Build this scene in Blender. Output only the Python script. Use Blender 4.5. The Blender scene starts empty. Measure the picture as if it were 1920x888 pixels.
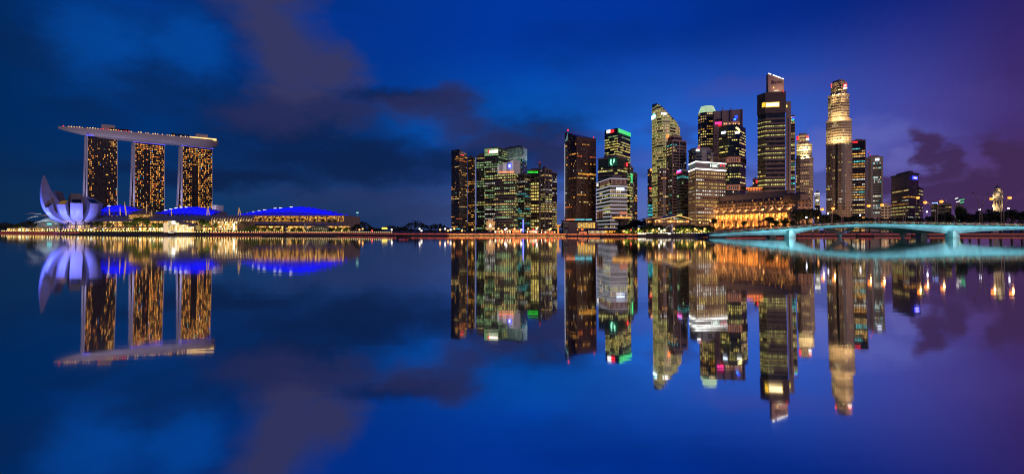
import bpy, math, random
from mathutils import Vector, Matrix
from math import sin, cos, tan, pi, radians, atan2, sqrt
random.seed(11)
R = random.random
U = random.uniform
scene = bpy.context.scene
col = scene.collection

# ------------------------------------------------------------------ camera
HOR, CAMH, FOC = 431.0, 5.0, 1000.0       # horizon row in the photo, eye height, focal length in photo pixels
cam_d = bpy.data.cameras.new('camera')
cam = bpy.data.objects.new('camera', cam_d)
col.objects.link(cam)
cam.location = (0, 0, CAMH)
cam.rotation_euler = (radians(90), 0, 0)
cam_d.sensor_width = 36.0
cam_d.lens = 36.0 * FOC / 1920.0
cam_d.shift_y = -(444.0 - HOR) / 1920.0
cam_d.clip_start = 0.5
cam_d.clip_end = 20000
scene.camera = cam

def s(r, g, b, k=1.0):                     # sRGB 0-255 to linear
    f = lambda c: ((c / 255.0) / 12.92 if c <= 10.3 else (((c / 255.0) + 0.055) / 1.055) ** 2.4)
    return (f(r) * k, f(g) * k, f(b) * k, 1.0)

# ------------------------------------------------------------------ sky
SUN_EL, SUN_AZ = radians(9), radians(150)   # the last soft glow comes from behind the camera's right shoulder
world = bpy.data.worlds.new('World')
scene.world = world
world.use_nodes = True
world.cycles.sampling_method = 'MANUAL'
world.cycles.sample_map_resolution = 256
nt = world.node_tree
nt.nodes.clear()
N = nt.nodes.new
def lk(a, b): nt.links.new(a, b)
def mth(op, a, b=None, c=None, clamp=False):
    n = N('ShaderNodeMath'); n.operation = op; n.use_clamp = clamp
    for i, v in enumerate((a, b, c)):
        if v is None: continue
        if isinstance(v, (int, float)): n.inputs[i].default_value = v
        else: lk(v, n.inputs[i])
    return n.outputs[0]
def sstep(v, lo, hi):
    n = N('ShaderNodeMapRange'); n.interpolation_type = 'SMOOTHSTEP'
    lk(v, n.inputs[0]); n.inputs[1].default_value = lo; n.inputs[2].default_value = hi
    return n.outputs[0]
def mixc(f, a, b):
    n = N('ShaderNodeMix'); n.data_type = 'RGBA'
    if isinstance(f, (int, float)): n.inputs[0].default_value = f
    else: lk(f, n.inputs[0])
    for v, i in ((a, 6), (b, 7)):
        if isinstance(v, tuple): n.inputs[i].default_value = v
        else: lk(v, n.inputs[i])
    return n.outputs[2]
def wnoise(vec, scale, detail=4, rough=.55, sc=(1, 1, 1), off=(0, 0, 0)):
    m = N('ShaderNodeMapping'); m.inputs['Scale'].default_value = sc; m.inputs['Location'].default_value = off
    lk(vec, m.inputs[0])
    n = N('ShaderNodeTexNoise'); n.inputs['Scale'].default_value = scale
    n.inputs['Detail'].default_value = detail; n.inputs['Roughness'].default_value = rough
    lk(m.outputs[0], n.inputs[0])
    return n.outputs[0]
def wramp(f, stops):
    n = N('ShaderNodeValToRGB'); lk(f, n.inputs[0])
    e = n.color_ramp.elements
    while len(e) < len(stops): e.new(0.5)
    for i, (p, c) in enumerate(stops): e[i].position = p; e[i].color = c
    return n.outputs[0]
tc = N('ShaderNodeTexCoord')
D = tc.outputs['Generated']
sx = N('ShaderNodeSeparateXYZ'); lk(D, sx.inputs[0])
dx, dy, dz = sx.outputs
hyp = mth('SQRT', mth('ADD', mth('MULTIPLY', dx, dx), mth('MULTIPLY', dy, dy)))
S0 = mth('DIVIDE', dx, mth('MAXIMUM', hyp, .001))     # sine of the azimuth
E0 = mth('ABSOLUTE', mth('ARCSINE', dz))               # elevation
def SE(px, py):                                         # where a photo position lies on the sky
    x = (px - 960) / FOC; z = (HOR - py) / FOC
    h = sqrt(1 + x * x)
    return x / h, math.atan2(z, h)
w1 = wnoise(D, 7.0, 6, .62, (1, 1, 1.8))
w2 = wnoise(D, 7.0, 6, .62, (1, 1, 1.8), (7.3, 2.1, 4.4))
w3 = wnoise(D, 2.2, 5, .55, (1, 1, 2.6), (1.3, 9.1, 2.4))
w4 = wnoise(D, 11.0, 6, .62, (1, 1, 2.2), (3.3, 1.1, 6.4))
SW = mth('ADD', S0, mth('MULTIPLY', mth('SUBTRACT', w1, .5), .16))
EW = mth('ADD', E0, mth('MULTIPLY', mth('SUBTRACT', w2, .5), .11))
T = mth('MULTIPLY_ADD', S0, .6, .5)                     # 0.086 .. 0.914 over the picture
def tpos(px): return .5 + .6 * SE(px, 431)[0]
def hramp(lst): return wramp(T, [(tpos(p), s(*c)) for p, c in lst])
low = hramp([(0, (14, 46, 86)), (420, (20, 58, 104)), (760, (46, 68, 118)), (1000, (74, 94, 158)), (1220, (92, 112, 186)), (1540, (120, 124, 196)), (1700, (100, 82, 148)), (1900, (94, 58, 106))])
mid = hramp([(0, (0, 44, 98)), (350, (0, 56, 126)), (760, (6, 66, 150)), (1000, (8, 98, 206)), (1220, (38, 106, 216)), (1500, (56, 96, 202)), (1700, (74, 76, 168)), (1900, (66, 47, 114))])
top = hramp([(0, (0, 44, 100)), (220, (0, 64, 160)), (650, (0, 52, 146)), (950, (0, 56, 162)), (1250, (0, 52, 158)), (1560, (4, 40, 136)), (1750, (22, 36, 124)), (1900, (42, 34, 108))])
g = mixc(sstep(E0, .02, .17), low, mid)
g = mixc(sstep(E0, .15, .36), g, top)
def blobs(lst, soft):
    acc = None
    for px, py, rx, ry in lst:
        s0, e0 = SE(px, py)
        k = 1 / sqrt(1 + ((px - 960) / FOC) ** 2)
        rs, re = rx / FOC * k ** 3 * 1.1, ry / FOC * k
        a = mth('DIVIDE', mth('SUBTRACT', SW, s0), rs); b = mth('DIVIDE', mth('SUBTRACT', EW, e0), re)
        d = mth('SQRT', mth('ADD', mth('MULTIPLY', a, a), mth('MULTIPLY', b, b)))
        v = mth('SUBTRACT', 1.35, d)
        acc = v if acc is None else mth('MAXIMUM', acc, v)
    acc = mth('ADD', acc, mth('MULTIPLY', mth('SUBTRACT', w4, .5), .7))
    return sstep(acc, .35 - soft, .35 + soft)
# broad soft darker and lighter drifts over the whole sky
g = mixc(mth('MULTIPLY', sstep(w3, .45, .68), mth('MULTIPLY_ADD', S0, -.46, .34), clamp=True), g, s(2, 36, 82))
g = mixc(mth('MULTIPLY', blobs([(760, 232, 130, 22), (1000, 215, 90, 40), (640, 235, 70, 16), (200, 90, 90, 70), (340, 90, 60, 60)], .7), .5), g, s(4, 84, 182))
# dark navy bank sweeping from the middle of the left half down to the first towers
g = mixc(mth('MULTIPLY', blobs([(60, 90, 100, 40), (330, 178, 140, 30), (170, 205, 70, 24)], .9), .5), g, s(10, 38, 84))
g = mixc(mth('MULTIPLY', blobs([(560, 235, 150, 62), (680, 300, 260, 46), (880, 300, 150, 40), (990, 270, 90, 44), (430, 330, 220, 24), (740, 190, 120, 20)], .75), .85), g, s(13, 32, 72))
g = mixc(mth('MULTIPLY', blobs([(505, -10, 88, 60), (530, 60, 72, 50), (565, 115, 84, 52), (630, 125, 50, 44), (560, 172, 70, 26)], .62), .95), g, s(56, 58, 100))
g = mixc(mth('MULTIPLY', blobs([(760, 206, 70, 22), (830, 196, 56, 34), (870, 230, 50, 26), (950, 262, 76, 24), (1035, 286, 46, 34), (520, 215, 90, 30), (640, 215, 60, 24)], .62), .8), g, s(43, 48, 94))
g = mixc(mth('MULTIPLY', blobs([(1620, 262, 120, 26), (1560, 300, 60, 30), (1690, 300, 40, 14)], .7), .36), g, s(120, 122, 200))
g = mixc(mth('MULTIPLY', blobs([(1850, 190, 120, 30), (1430, 160, 130, 22), (1180, 300, 90, 16)], .6), .22), g, s(84, 70, 146))
g = mixc(mth('MULTIPLY', blobs([(1100, 262, 60, 12), (1260, 250, 50, 14), (1300, 330, 120, 14), (1540, 345, 50, 16)], .5), .5), g, s(48, 60, 128))
g = mixc(mth('MULTIPLY', blobs([(1752, 292, 32, 46), (1890, 300, 46, 52), (1810, 345, 110, 26), (1660, 350, 60, 14), (1850, 385, 170, 30), (1930, 320, 60, 60)], .45), .92), g, s(66, 44, 86))
g = mixc(mth('MULTIPLY', blobs([(880, 395, 180, 18), (700, 370, 160, 16), (1010, 350, 90, 16)], .6), .5), g, s(42, 54, 100))
sky = N('ShaderNodeTexSky'); sky.sky_type = 'NISHITA'; sky.sun_disc = False
sky.sun_elevation = radians(-4); sky.sun_rotation = SUN_AZ
add = N('ShaderNodeMix'); add.data_type = 'RGBA'; add.blend_type = 'ADD'; add.inputs[0].default_value = .05
lk(g, add.inputs[6]); lk(sky.outputs[0], add.inputs[7])
bg = N('ShaderNodeBackground'); lk(add.outputs[2], bg.inputs[0]); bg.inputs[1].default_value = 0.92
wo = N('ShaderNodeOutputWorld'); lk(bg.outputs[0], wo.inputs[0])

# ------------------------------------------------------------------ dusk sun: weak, broad, mauve
sun_d = bpy.data.lights.new('sun', 'SUN')
sun_d.energy = 0.8
sun_d.angle = radians(40)
sun_d.color = (1.0, .66, .56)
sun = bpy.data.objects.new('sun', sun_d); col.objects.link(sun)
_dir = Vector((sin(SUN_AZ) * cos(SUN_EL), cos(SUN_AZ) * cos(SUN_EL), sin(SUN_EL)))
sun.rotation_euler = (-_dir).to_track_quat('-Z', 'Y').to_euler()
sun.location = (0, 0, 400)

scene.view_settings.view_transform = 'Standard'
scene.view_settings.look = 'None'
scene.view_settings.exposure = 0.0
scene.view_settings.gamma = 1.0
scene.render.engine = 'CYCLES'
scene.cycles.use_denoising = True
scene.cycles.filter_width = 1.05
scene.cycles.max_bounces = 5
scene.cycles.diffuse_bounces = 2
scene.cycles.glossy_bounces = 3
scene.cycles.sample_clamp_indirect = 6
scene.cycles.caustics_reflective = False
scene.cycles.caustics_refractive = False

# ------------------------------------------------------------------ helpers
def W(px, Y): return ((px - 960.0) * Y / FOC, Y)
def Z(py, Y): return CAMH + (HOR - py) * Y / FOC
def P3(px, py, Y): x, y = W(px, Y); return (x, y, Z(py, Y))

MATS = {}
def mat(name, base, rough=.6, var=.18, scale=.25, metal=0.0, emit=None, es=1.0, sample=True, bump=0.0, emvar=0.0, spec=.4):
    if name in MATS: return MATS[name]
    m = bpy.data.materials.new(name); m.use_nodes = True
    t = m.node_tree; b = t.nodes['Principled BSDF']
    b.inputs['Roughness'].default_value = rough
    b.inputs['Metallic'].default_value = metal
    b.inputs['Specular IOR Level'].default_value = spec
    c = t.nodes.new('ShaderNodeTexCoord')
    n = t.nodes.new('ShaderNodeTexNoise'); n.inputs['Scale'].default_value = scale; n.inputs['Detail'].default_value = 5
    t.links.new(c.outputs['Object'], n.inputs[0])
    r = t.nodes.new('ShaderNodeValToRGB')
    e = r.color_ramp.elements
    e[0].position, e[1].position = .3, .72
    e[0].color = tuple(min(1, max(0, v * (1 - var))) for v in base[:3]) + (1,)
    e[1].color = tuple(min(1, max(0, v * (1 + var))) for v in base[:3]) + (1,)
    t.links.new(n.outputs[0], r.inputs[0]); t.links.new(r.outputs[0], b.inputs['Base Color'])
    if bump:
        bp = t.nodes.new('ShaderNodeBump'); bp.inputs['Strength'].default_value = bump
        t.links.new(n.outputs[0], bp.inputs['Height']); t.links.new(bp.outputs[0], b.inputs['Normal'])
    if emit:
        b.inputs['Emission Color'].default_value = tuple(emit[:3]) + (1,)
        b.inputs['Emission Strength'].default_value = es
        if emvar:
            n2 = t.nodes.new('ShaderNodeTexNoise'); n2.inputs['Scale'].default_value = scale * 2.2; n2.inputs['Detail'].default_value = 3
            t.links.new(c.outputs['Object'], n2.inputs[0])
            mr = t.nodes.new('ShaderNodeMapRange'); mr.inputs[1].default_value = .3; mr.inputs[2].default_value = .7
            mr.inputs[3].default_value = es * (1 - emvar); mr.inputs[4].default_value = es * (1 + emvar)
            t.links.new(n2.outputs[0], mr.inputs[0]); t.links.new(mr.outputs[0], b.inputs['Emission Strength'])
        if not sample: m.cycles.emission_sampling = 'NONE'
    MATS[name] = m
    return m
def pane_mat():
    m = bpy.data.materials.new('window_glass'); m.use_nodes = True
    t = m.node_tree; b = t.nodes['Principled BSDF']
    b.inputs['Base Color'].default_value = (.012, .014, .018, 1)
    b.inputs['Roughness'].default_value = .12
    a = t.nodes.new('ShaderNodeAttribute'); a.attribute_name = 'lamp'
    c = t.nodes.new('ShaderNodeTexCoord')
    n = t.nodes.new('ShaderNodeTexNoise'); n.inputs['Scale'].default_value = .6; n.inputs['Detail'].default_value = 3
    t.links.new(c.outputs['Object'], n.inputs[0])
    mr = t.nodes.new('ShaderNodeMapRange'); mr.inputs[1].default_value = .3; mr.inputs[2].default_value = .7
    mr.inputs[3].default_value = .75; mr.inputs[4].default_value = 1.95
    t.links.new(n.outputs[0], mr.inputs[0])
    t.links.new(a.outputs['Color'], b.inputs['Emission Color'])
    t.links.new(mr.outputs[0], b.inputs['Emission Strength'])
    m.cycles.emission_sampling = 'NONE'
    return m
PANE = pane_mat()

ORG = {}
def empty(name, loc, label, cat, group=None):
    o = bpy.data.objects.new(name, None); col.objects.link(o)
    o.location = loc; o.empty_display_size = 2
    o['label'] = label; o['category'] = cat
    if group: o['group'] = group
    ORG[o.name] = Vector(loc)
    return o
def org(o):
    while o is not None and o.parent is not None: o = o.parent
    return ORG.get(o.name, Vector((0, 0, 0))) if o is not None else Vector((0, 0, 0))

class MB:
    def __init__(self): self.v = []; self.f = []; self.m = []; self.c = []
    def face(self, pts, m=0, c=None):
        i = len(self.v); self.v += [tuple(p) for p in pts]; self.f.append(tuple(range(i, i + len(pts)))); self.m.append(m); self.c.append(c)
    def box(self, x0, x1, y0, y1, z0, z1, m=0):
        i = len(self.v)
        self.v += [(x, y, z) for z in (z0, z1) for x, y in ((x0, y0), (x1, y0), (x1, y1), (x0, y1))]
        for q in ((0, 3, 2, 1), (4, 5, 6, 7), (0, 1, 5, 4), (1, 2, 6, 5), (2, 3, 7, 6), (3, 0, 4, 7)):
            self.f.append(tuple(i + k for k in q)); self.m.append(m); self.c.append(None)
        return self
    def prism(self, poly, z0, z1, m=0, mtop=None):
        n = len(poly); i = len(self.v)
        zt = z1 if callable(z1) else (lambda x, y: z1)
        zb = z0 if callable(z0) else (lambda x, y: z0)
        self.v += [(x, y, zb(x, y)) for x, y in poly] + [(x, y, zt(x, y)) for x, y in poly]
        for k in range(n):
            j = (k + 1) % n
            self.f.append((i + k, i + j, i + n + j, i + n + k)); self.m.append(m); self.c.append(None)
        self.f.append(tuple(i + n + k for k in range(n))); self.m.append(m if mtop is None else mtop); self.c.append(None)
        self.f.append(tuple(i + n - 1 - k for k in range(n))); self.m.append(m); self.c.append(None)
        return self
    def bar(self, a, b, w, h=None, m=0):          # straight bar between two points, square section
        a, b = Vector(a), Vector(b); h = h or w
        d = (b - a).normalized()
        up = Vector((0, 0, 1)) if abs(d.z) < .95 else Vector((0, 1, 0))
        r = d.cross(up).normalized(); u = r.cross(d)
        i = len(self.v)
        for p in (a, b):
            for sx_, su in ((-1, -1), (1, -1), (1, 1), (-1, 1)):
                self.v.append(tuple(p + r * sx_ * w / 2 + u * su * h / 2))
        for q in ((0, 1, 2, 3), (7, 6, 5, 4), (0, 4, 5, 1), (1, 5, 6, 2), (2, 6, 7, 3), (3, 7, 4, 0)):
            self.f.append(tuple(i + k for k in q)); self.m.append(m); self.c.append(None)
        return self
    def tube(self, pts, rad, n=6, m=0, cap=True):
        pts = [Vector(p) for p in pts]
        if not isinstance(rad, (list, tuple)): rad = [rad] * len(pts)
        i = len(self.v)
        for k, p in enumerate(pts):
            d = (pts[min(k + 1, len(pts) - 1)] - pts[max(k - 1, 0)]).normalized()
            ref = Vector((0, 1, 0)) if abs(d.y) < .9 else Vector((1, 0, 0))
            r = d.cross(ref).normalized(); u = r.cross(d)
            for q in range(n):
                a = 2 * pi * q / n
                self.v.append(tuple(p + (r * cos(a) + u * sin(a)) * rad[k]))
        for k in range(len(pts) - 1):
            for q in range(n):
                j = (q + 1) % n
                self.f.append((i + k * n + q, i + k * n + j, i + (k + 1) * n + j, i + (k + 1) * n + q)); self.m.append(m); self.c.append(None)
        if cap:
            self.f.append(tuple(i + n - 1 - q for q in range(n))); self.m.append(m); self.c.append(None)
            e = i + (len(pts) - 1) * n
            self.f.append(tuple(e + q for q in range(n))); self.m.append(m); self.c.append(None)
        return self
    def lathe(self, cx, cy, prof, n=16, m=0):      # prof: (r, z)
        i = len(self.v)
        for r, z in prof:
            for q in range(n):
                a = 2 * pi * q / n
                self.v.append((cx + r * cos(a), cy + r * sin(a), z))
        for k in range(len(prof) - 1):
            for q in range(n):
                j = (q + 1) % n
                self.f.append((i + k * n + q, i + k * n + j, i + (k + 1) * n + j, i + (k + 1) * n + q)); self.m.append(m); self.c.append(None)
        self.f.append(tuple(i + n - 1 - q for q in range(n))); self.m.append(m); self.c.append(None)
        e = i + (len(prof) - 1) * n
        self.f.append(tuple(e + q for q in range(n))); self.m.append(m); self.c.append(None)
        return self
    def grid(self, rows, m=0, closed=False):
        i = len(self.v); n = len(rows[0])
        for r in rows: self.v += [tuple(p) for p in r]
        for k in range(len(rows) - 1):
            for q in range(n if closed else n - 1):
                j = (q + 1) % n
                self.f.append((i + k * n + q, i + k * n + j, i + (k + 1) * n + j, i + (k + 1) * n + q)); self.m.append(m); self.c.append(None)
        return self
    def build(self, name, mats, parent=None, smooth=False, origin=None):
        o0 = org(parent) if parent is not None else (Vector(origin) if origin else Vector((0, 0, 0)))
        me = bpy.data.meshes.new(name)
        me.from_pydata([(x - o0.x, y - o0.y, z - o0.z) for x, y, z in self.v], [], self.f)
        if not isinstance(mats, (list, tuple)): mats = [mats]
        for q in mats: me.materials.append(q)
        if any(self.m): me.polygons.foreach_set('material_index', self.m)
        if any(c is not None for c in self.c):
            at = me.color_attributes.new('lamp', 'FLOAT_COLOR', 'CORNER')
            buf = []
            for f, c in zip(self.f, self.c): buf += list((c or (0, 0, 0))[:3]) + [1.0] if False else ((list((c or (0, 0, 0))[:3]) + [1.0]) * len(f))
            at.data.foreach_set('color', buf)
        if smooth: me.polygons.foreach_set('use_smooth', [True] * len(self.f))
        me.update()
        o = bpy.data.objects.new(name, me); col.objects.link(o)
        if parent is not None: o.parent = parent
        elif origin: o.location = origin
        if name in ('window_row', 'glazing_row', 'atrium_light', 'railing_post'): o['kind'] = 'stuff'
        return o
def tag(o, label=None, cat=None, group=None, kind=None):
    for k, v in (('label', label), ('category', cat), ('group', group), ('kind', kind)):
        if v: o[k] = v
    return o
def copy_tree(o, parent=None):
    c = o.copy(); col.objects.link(c)
    if parent is not None: c.parent = parent
    for ch in o.children: copy_tree(ch, c)
    return c

def light(name, kind, loc, power, color, parent=None, aim=None, size=.3, cone=90, blend=.6, up=.25):
    if kind == 'OMNI': kind = 'POINT'
    elif kind == 'POINT':                       # made a spot aimed away from the bay, which keeps streaks off the water
        kind = 'SPOT'; cone = 150; blend = 1.0
        aim = Vector(loc) + Vector((loc[0], loc[1], 0)).normalized() + Vector((0, 0, up))
    d = bpy.data.lights.new(name, kind); d.energy = power; d.color = color[:3]; d.shadow_soft_size = size
    if kind == 'SPOT': d.spot_size = radians(cone); d.spot_blend = blend
    o = bpy.data.objects.new(name, d); col.objects.link(o)
    loc = Vector(loc)
    if aim is not None: o.rotation_euler = (Vector(aim) - loc).to_track_quat('-Z', 'Y').to_euler()
    o.location = loc - (org(parent) if parent is not None else Vector((0, 0, 0)))
    if parent is not None: o.parent = parent
    return o

def ccw(poly):
    a = sum(poly[i][0] * poly[(i + 1) % len(poly)][1] - poly[(i + 1) % len(poly)][0] * poly[i][1] for i in range(len(poly)))
    return poly if a > 0 else poly[::-1]
def inset(poly, d):
    n = len(poly); out = []
    for i in range(n):
        p0, p1, p2 = Vector(poly[i - 1]), Vector(poly[i]), Vector(poly[(i + 1) % n])
        e1 = (p1 - p0).normalized(); e2 = (p2 - p1).normalized()
        n1 = Vector((-e1.y, e1.x)); n2 = Vector((-e2.y, e2.x))
        b = (n1 + n2); k = d * 2 / max(b.length_squared, .3)
        q = p1 + b * k
        out.append((q.x, q.y))
    return out
def quad(A, B, C):
    a, b, c = Vector(W(*A)), Vector(W(*B)), Vector(W(*C))
    d = a + c - b
    return ccw([tuple(a), tuple(b), tuple(c), tuple(d)])
def slab(A, B, depth):
    a, b = Vector(W(*A)), Vector(W(*B))
    e = (b - a).normalized(); n = Vector((-e.y, e.x))
    if n.y < 0: n = -n
    return ccw([tuple(a), tuple(b), tuple(b + n * depth), tuple(a + n * depth)])
def facing(p0, p1, Y):                            # facade ends seen at two photo columns, the facade square to the line of sight
    t0, t1 = (p0 - 960) / FOC, (p1 - 960) / FOC; tm = (t0 + t1) / 2
    f = lambda t: Y * (1 + tm * tm) / (1 + t * tm)
    return (p0, f(t0)), (p1, f(t1))
def local(p0, p1, Y, pts):                        # plan given as (photo column, metres behind the facade line)
    A, B = facing(p0, p1, Y); a, b = Vector(W(*A)), Vector(W(*B))
    e = (b - a).normalized(); n = Vector((-e.y, e.x))
    if n.y < 0: n = -n
    return ccw([tuple(a + (b - a) * ((p - p0) / (p1 - p0)) + n * v) for p, v in pts])
def edge_pt(A, B, px, out=.7):                  # point of the facade line A-B seen at photo column px, a little proud of it
    a, b = Vector(W(*A)), Vector(W(*B)); t = (px - 960) / FOC
    d = b - a
    k = (t * a.y - a.x) / (d.x - t * d.y)
    p = a + d * k
    n = Vector((d.y, -d.x)).normalized()
    if n.y > 0 and abs(n.y) > .05: n = -n
    return p + n * out

def pick(cols):
    x = R() * sum(w for _, w in cols)
    for c, w in cols:
        x -= w
        if x <= 0: return c
    return cols[-1][0]
AMB, WRM, YEL, GRN, CYN, WHT, ORG_, LIM = s(255, 176, 70), s(255, 214, 130), s(250, 222, 116), s(178, 224, 150), s(90, 220, 220), s(240, 240, 225), s(255, 130, 50), s(232, 224, 126)

def tower(name, label, poly, ztop, wall, glass, lit, sh=3.9, z0=2.0, sill=.28, wh=.55, pw=3.0, gap=.14, spandrel=True, piers=0, pier_d=.45, pier_mat=None, top=None,
          zfirst=None, cap=True, rowskip=None, cat='tower', group=None, parent=None, ztoplit=None, blank_top=0.0, segs=1):
    """poly: plan in metres; top(x,y): sloping roof height; lit: dict(p, on, run, cols, k)"""
    poly = ccw(poly)
    cx = sum(p[0] for p in poly) / len(poly); cy = sum(p[1] for p in poly) / len(poly)
    e = parent if parent is not None else empty(name, (cx, cy, z0), label, cat, group)
    tf = top if top else (lambda x, y: ztop)
    MB().prism(inset(poly, .65), z0, tf).build('core', glass, e)
    if cap and not top:
        b = MB(); b.prism(inset(poly, -.15), ztop - 1.0, ztop + .9); b.build('parapet', wall, e)
        b = MB(); q = inset(poly, min(7, max(2.5, .22 * min((Vector(poly[i]) - Vector(poly[i - 1])).length for i in range(len(poly))))))
        b.prism(q, ztop + .8, ztop + U(2.6, 4.6)); b.build('plant_room', wall, e)
        for _ in range(random.randint(0, 3)):
            mx_, my_ = cx + U(-6, 6), cy + U(-4, 4); MB().tube([(mx_, my_, ztop + 2), (mx_, my_, ztop + U(6, 12))], [.22, .1], 5).build('aerial', metal_w, e)
    edges = []
    for i in range(len(poly)):
        a, b = Vector(poly[i]), Vector(poly[(i + 1) % len(poly)])
        L = (b - a).length
        if L < 1.2: continue
        d = (b - a) / L; nn = Vector((d.y, -d.x))
        m = (a + b) / 2
        face = nn.dot((Vector((0, 0)) - m).normalized())
        edges.append((a, b, d, nn, L, face))
    zf = z0 if zfirst is None else zfirst
    k = 0
    while zf + sh <= ztop + .1:
        if rowskip and rowskip(zf): zf += sh; k += 1; continue
        mb = MB(); sp = MB()
        fl_on = R() < lit['p']
        fcol = pick(lit['cols'])
        kk = lit.get('k', 1.0) * U(.7, 1.25)
        for ei, (a, b, d, nn, L, face) in enumerate(edges):
            n = max(1, int(round(L / pw))); w = L / n
            if face > -.12:
                on = R() < lit['on']; sw = .6 / lit.get('run', 4)
                pon = lit['on'] if fl_on else lit['on'] * .18
                on = R() < pon
                tint = fcol
                for j in range(n):
                    if R() < sw:
                        on = R() < pon; tint = fcol if R() < .88 else pick(lit['cols'])
                    p = a + d * (w * j + w * gap); q = a + d * (w * (j + 1) - w * gap)
                    p = p - nn * .4; q = q - nn * .4
                    z1 = zf + sh * sill; z2 = zf + sh * (sill + wh)
                    if z2 > tf((p.x + q.x) / 2, (p.y + q.y) / 2) - blank_top: continue
                    if on:
                        v = kk * U(.35, 1.25) * (1 if R() < .85 else .35); c = (tint[0] * v, tint[1] * v, tint[2] * v)
                    else:
                        v = .0 if R() < .8 else .03; c = (tint[0] * v, tint[1] * v, tint[2] * v)
                    mb.face([(p.x, p.y, z1), (q.x, q.y, z1), (q.x, q.y, z2), (p.x, p.y, z2)], 0, c)
            if spandrel:
                S_ = segs if top else 1
                for q_ in range(S_):
                    p = a + d * (L * q_ / S_); q = a + d * (L * (q_ + 1) / S_)
                    if zf + sh * sill > tf((p.x + q.x) / 2, (p.y + q.y) / 2): continue
                    pi_, qi_ = p - nn * .66, q - nn * .66
                    z1, z2 = zf, zf + sh * (sill - .04)
                    sp.face([(p.x, p.y, z1), (q.x, q.y, z1), (q.x, q.y, z2), (p.x, p.y, z2)])
                    sp.face([(p.x, p.y, z2), (q.x, q.y, z2), (qi_.x, qi_.y, z2), (pi_.x, pi_.y, z2)])
                    sp.face([(pi_.x, pi_.y, z1), (qi_.x, qi_.y, z1), (q.x, q.y, z1), (p.x, p.y, z1)])
        if mb.f: mb.build('window_row', PANE, e)
        if sp.f: sp.build('spandrel', wall, e)
        zf += sh; k += 1
    if piers:
        b = MB()
        for (a, b_, d, nn, L, face) in edges:
            if face < -.12: continue
            n = max(1, int(round(L / piers)))
            for j in range(n + 1):
                c = a + d * (L * j / n); hw = pier_d
                zt = tf(c.x, c.y)
                pb = MB()
                q = [c - d * hw + nn * .12, c + d * hw + nn * .12, c + d * hw - nn * .6, c - d * hw - nn * .6]
                pb.prism(ccw([tuple(v) for v in q]), z0, zt - .05)
                pb.build('pier', pier_mat or wall, e)
    return e

def sign(parent, A, B, px0, px1, py0, py1, mt, name='sign', out=.8, thick=.5, text=None, tmat=None, tsize=.8, label=None):
    a, b = edge_pt(A, B, px0, out), edge_pt(A, B, px1, out)
    d = (b - a).normalized(); n = Vector((d.y, -d.x))
    if n.y > 0: n = -n
    q = [a, b, b - n * thick, a - n * thick]
    q = [tuple(v) for v in q]
    mb = MB(); ya = (a.y + b.y) / 2
    z0, z1 = Z(py1, ya), Z(py0, ya)
    mb.prism(ccw(q), z0, z1)
    o = mb.build(name, mt, parent)
    if text:
        lettering(o, text, a + n * .15, b + n * .15, z0, z1, tmat, tsize)
    if label: o['label'] = label
    return o
def lettering(parent, text, a, b, z0, z1, mt, tsize=.8):
    c = bpy.data.curves.new('lettering', 'FONT'); c.body = text; c.align_x = 'CENTER'; c.align_y = 'CENTER'
    c.size = (z1 - z0) * tsize * 1.25; c.extrude = .08; c.resolution_u = 2
    c.materials.append(mt)
    tmp = bpy.data.objects.new('lettering', c); col.objects.link(tmp)
    me = bpy.data.meshes.new_from_object(tmp.evaluated_get(bpy.context.evaluated_depsgraph_get()))
    bpy.data.objects.remove(tmp)
    o = bpy.data.objects.new('lettering', me); col.objects.link(o)
    o['kind'] = 'stuff'
    o.parent = parent
    if a.x > b.x: a, b = b, a
    ang = atan2(b.y - a.y, b.x - a.x)
    m = (a + b) / 2
    o0 = org(parent)
    o.location = (m.x - o0.x, m.y - o0.y, (z0 + z1) / 2 - o0.z)
    o.rotation_euler = (pi / 2, 0, ang)
    return o

# ------------------------------------------------------------------ shared materials
def dk(name, rgb, rough=.25): return mat(name, rgb, rough, .15, .1)
concrete = mat('pale_concrete', (.34, .30, .28), .8, .12, .08, bump=.1)
pinkstone = mat('pink_granite', (.30, .21, .19), .7, .14, .1)
brownstone = mat('brown_granite', (.17, .115, .095), .6, .16, .1)
greystone = mat('grey_granite', (.22, .2, .2), .65, .12, .1)
whitewall = mat('white_cladding', (.72, .71, .72), .55, .06, .05)
darkglass = mat('dark_curtain_glass', (.03, .03, .034), .16, .3, .06)
blueglass = mat('blue_curtain_glass', (.02, .03, .05), .14, .3, .06)
greenglass = mat('green_curtain_glass', (.026, .042, .038), .16, .3, .06)
brownglass = mat('brown_curtain_glass', (.085, .052, .042), .3, .25, .06)
paleglass = mat('pale_curtain_glass', (.09, .11, .13), .2, .2, .06)
metal_d = mat('dark_metal', (.05, .05, .055), .45, .1, .5, metal=.4)
spd = mat('dark_spandrel', (.15, .13, .125), .5, .15, .2)
metal_w = mat('white_metal', (.6, .6, .6), .4, .1, .5)
em = lambda n, c, k=1.0, smp=True, var=.15: mat('glow_' + n, (.2, .2, .2), .5, emit=c, es=k, sample=smp, emvar=var, scale=.3)
e_white = em('white', s(255, 250, 240), 1.6, False)
e_warm = em('warm', s(255, 205, 120), 1.6, False)
e_amber = em('amber', s(255, 160, 60), 1.6, False)
e_orange = em('orange', s(255, 120, 40), 2.2, False)
e_red = em('red', s(255, 30, 36), 1.5, False)
e_green = em('green', s(40, 240, 130), 1.1, False)
e_blue = em('blue', s(20, 70, 255), 1.5, False)
e_cyan = em('cyan', s(90, 230, 235), 1.1, False)
e_pink = em('pink', s(255, 50, 150), 1.5, False)
e_yellow = em('yellow', s(255, 220, 80), 1.6, False)
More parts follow.
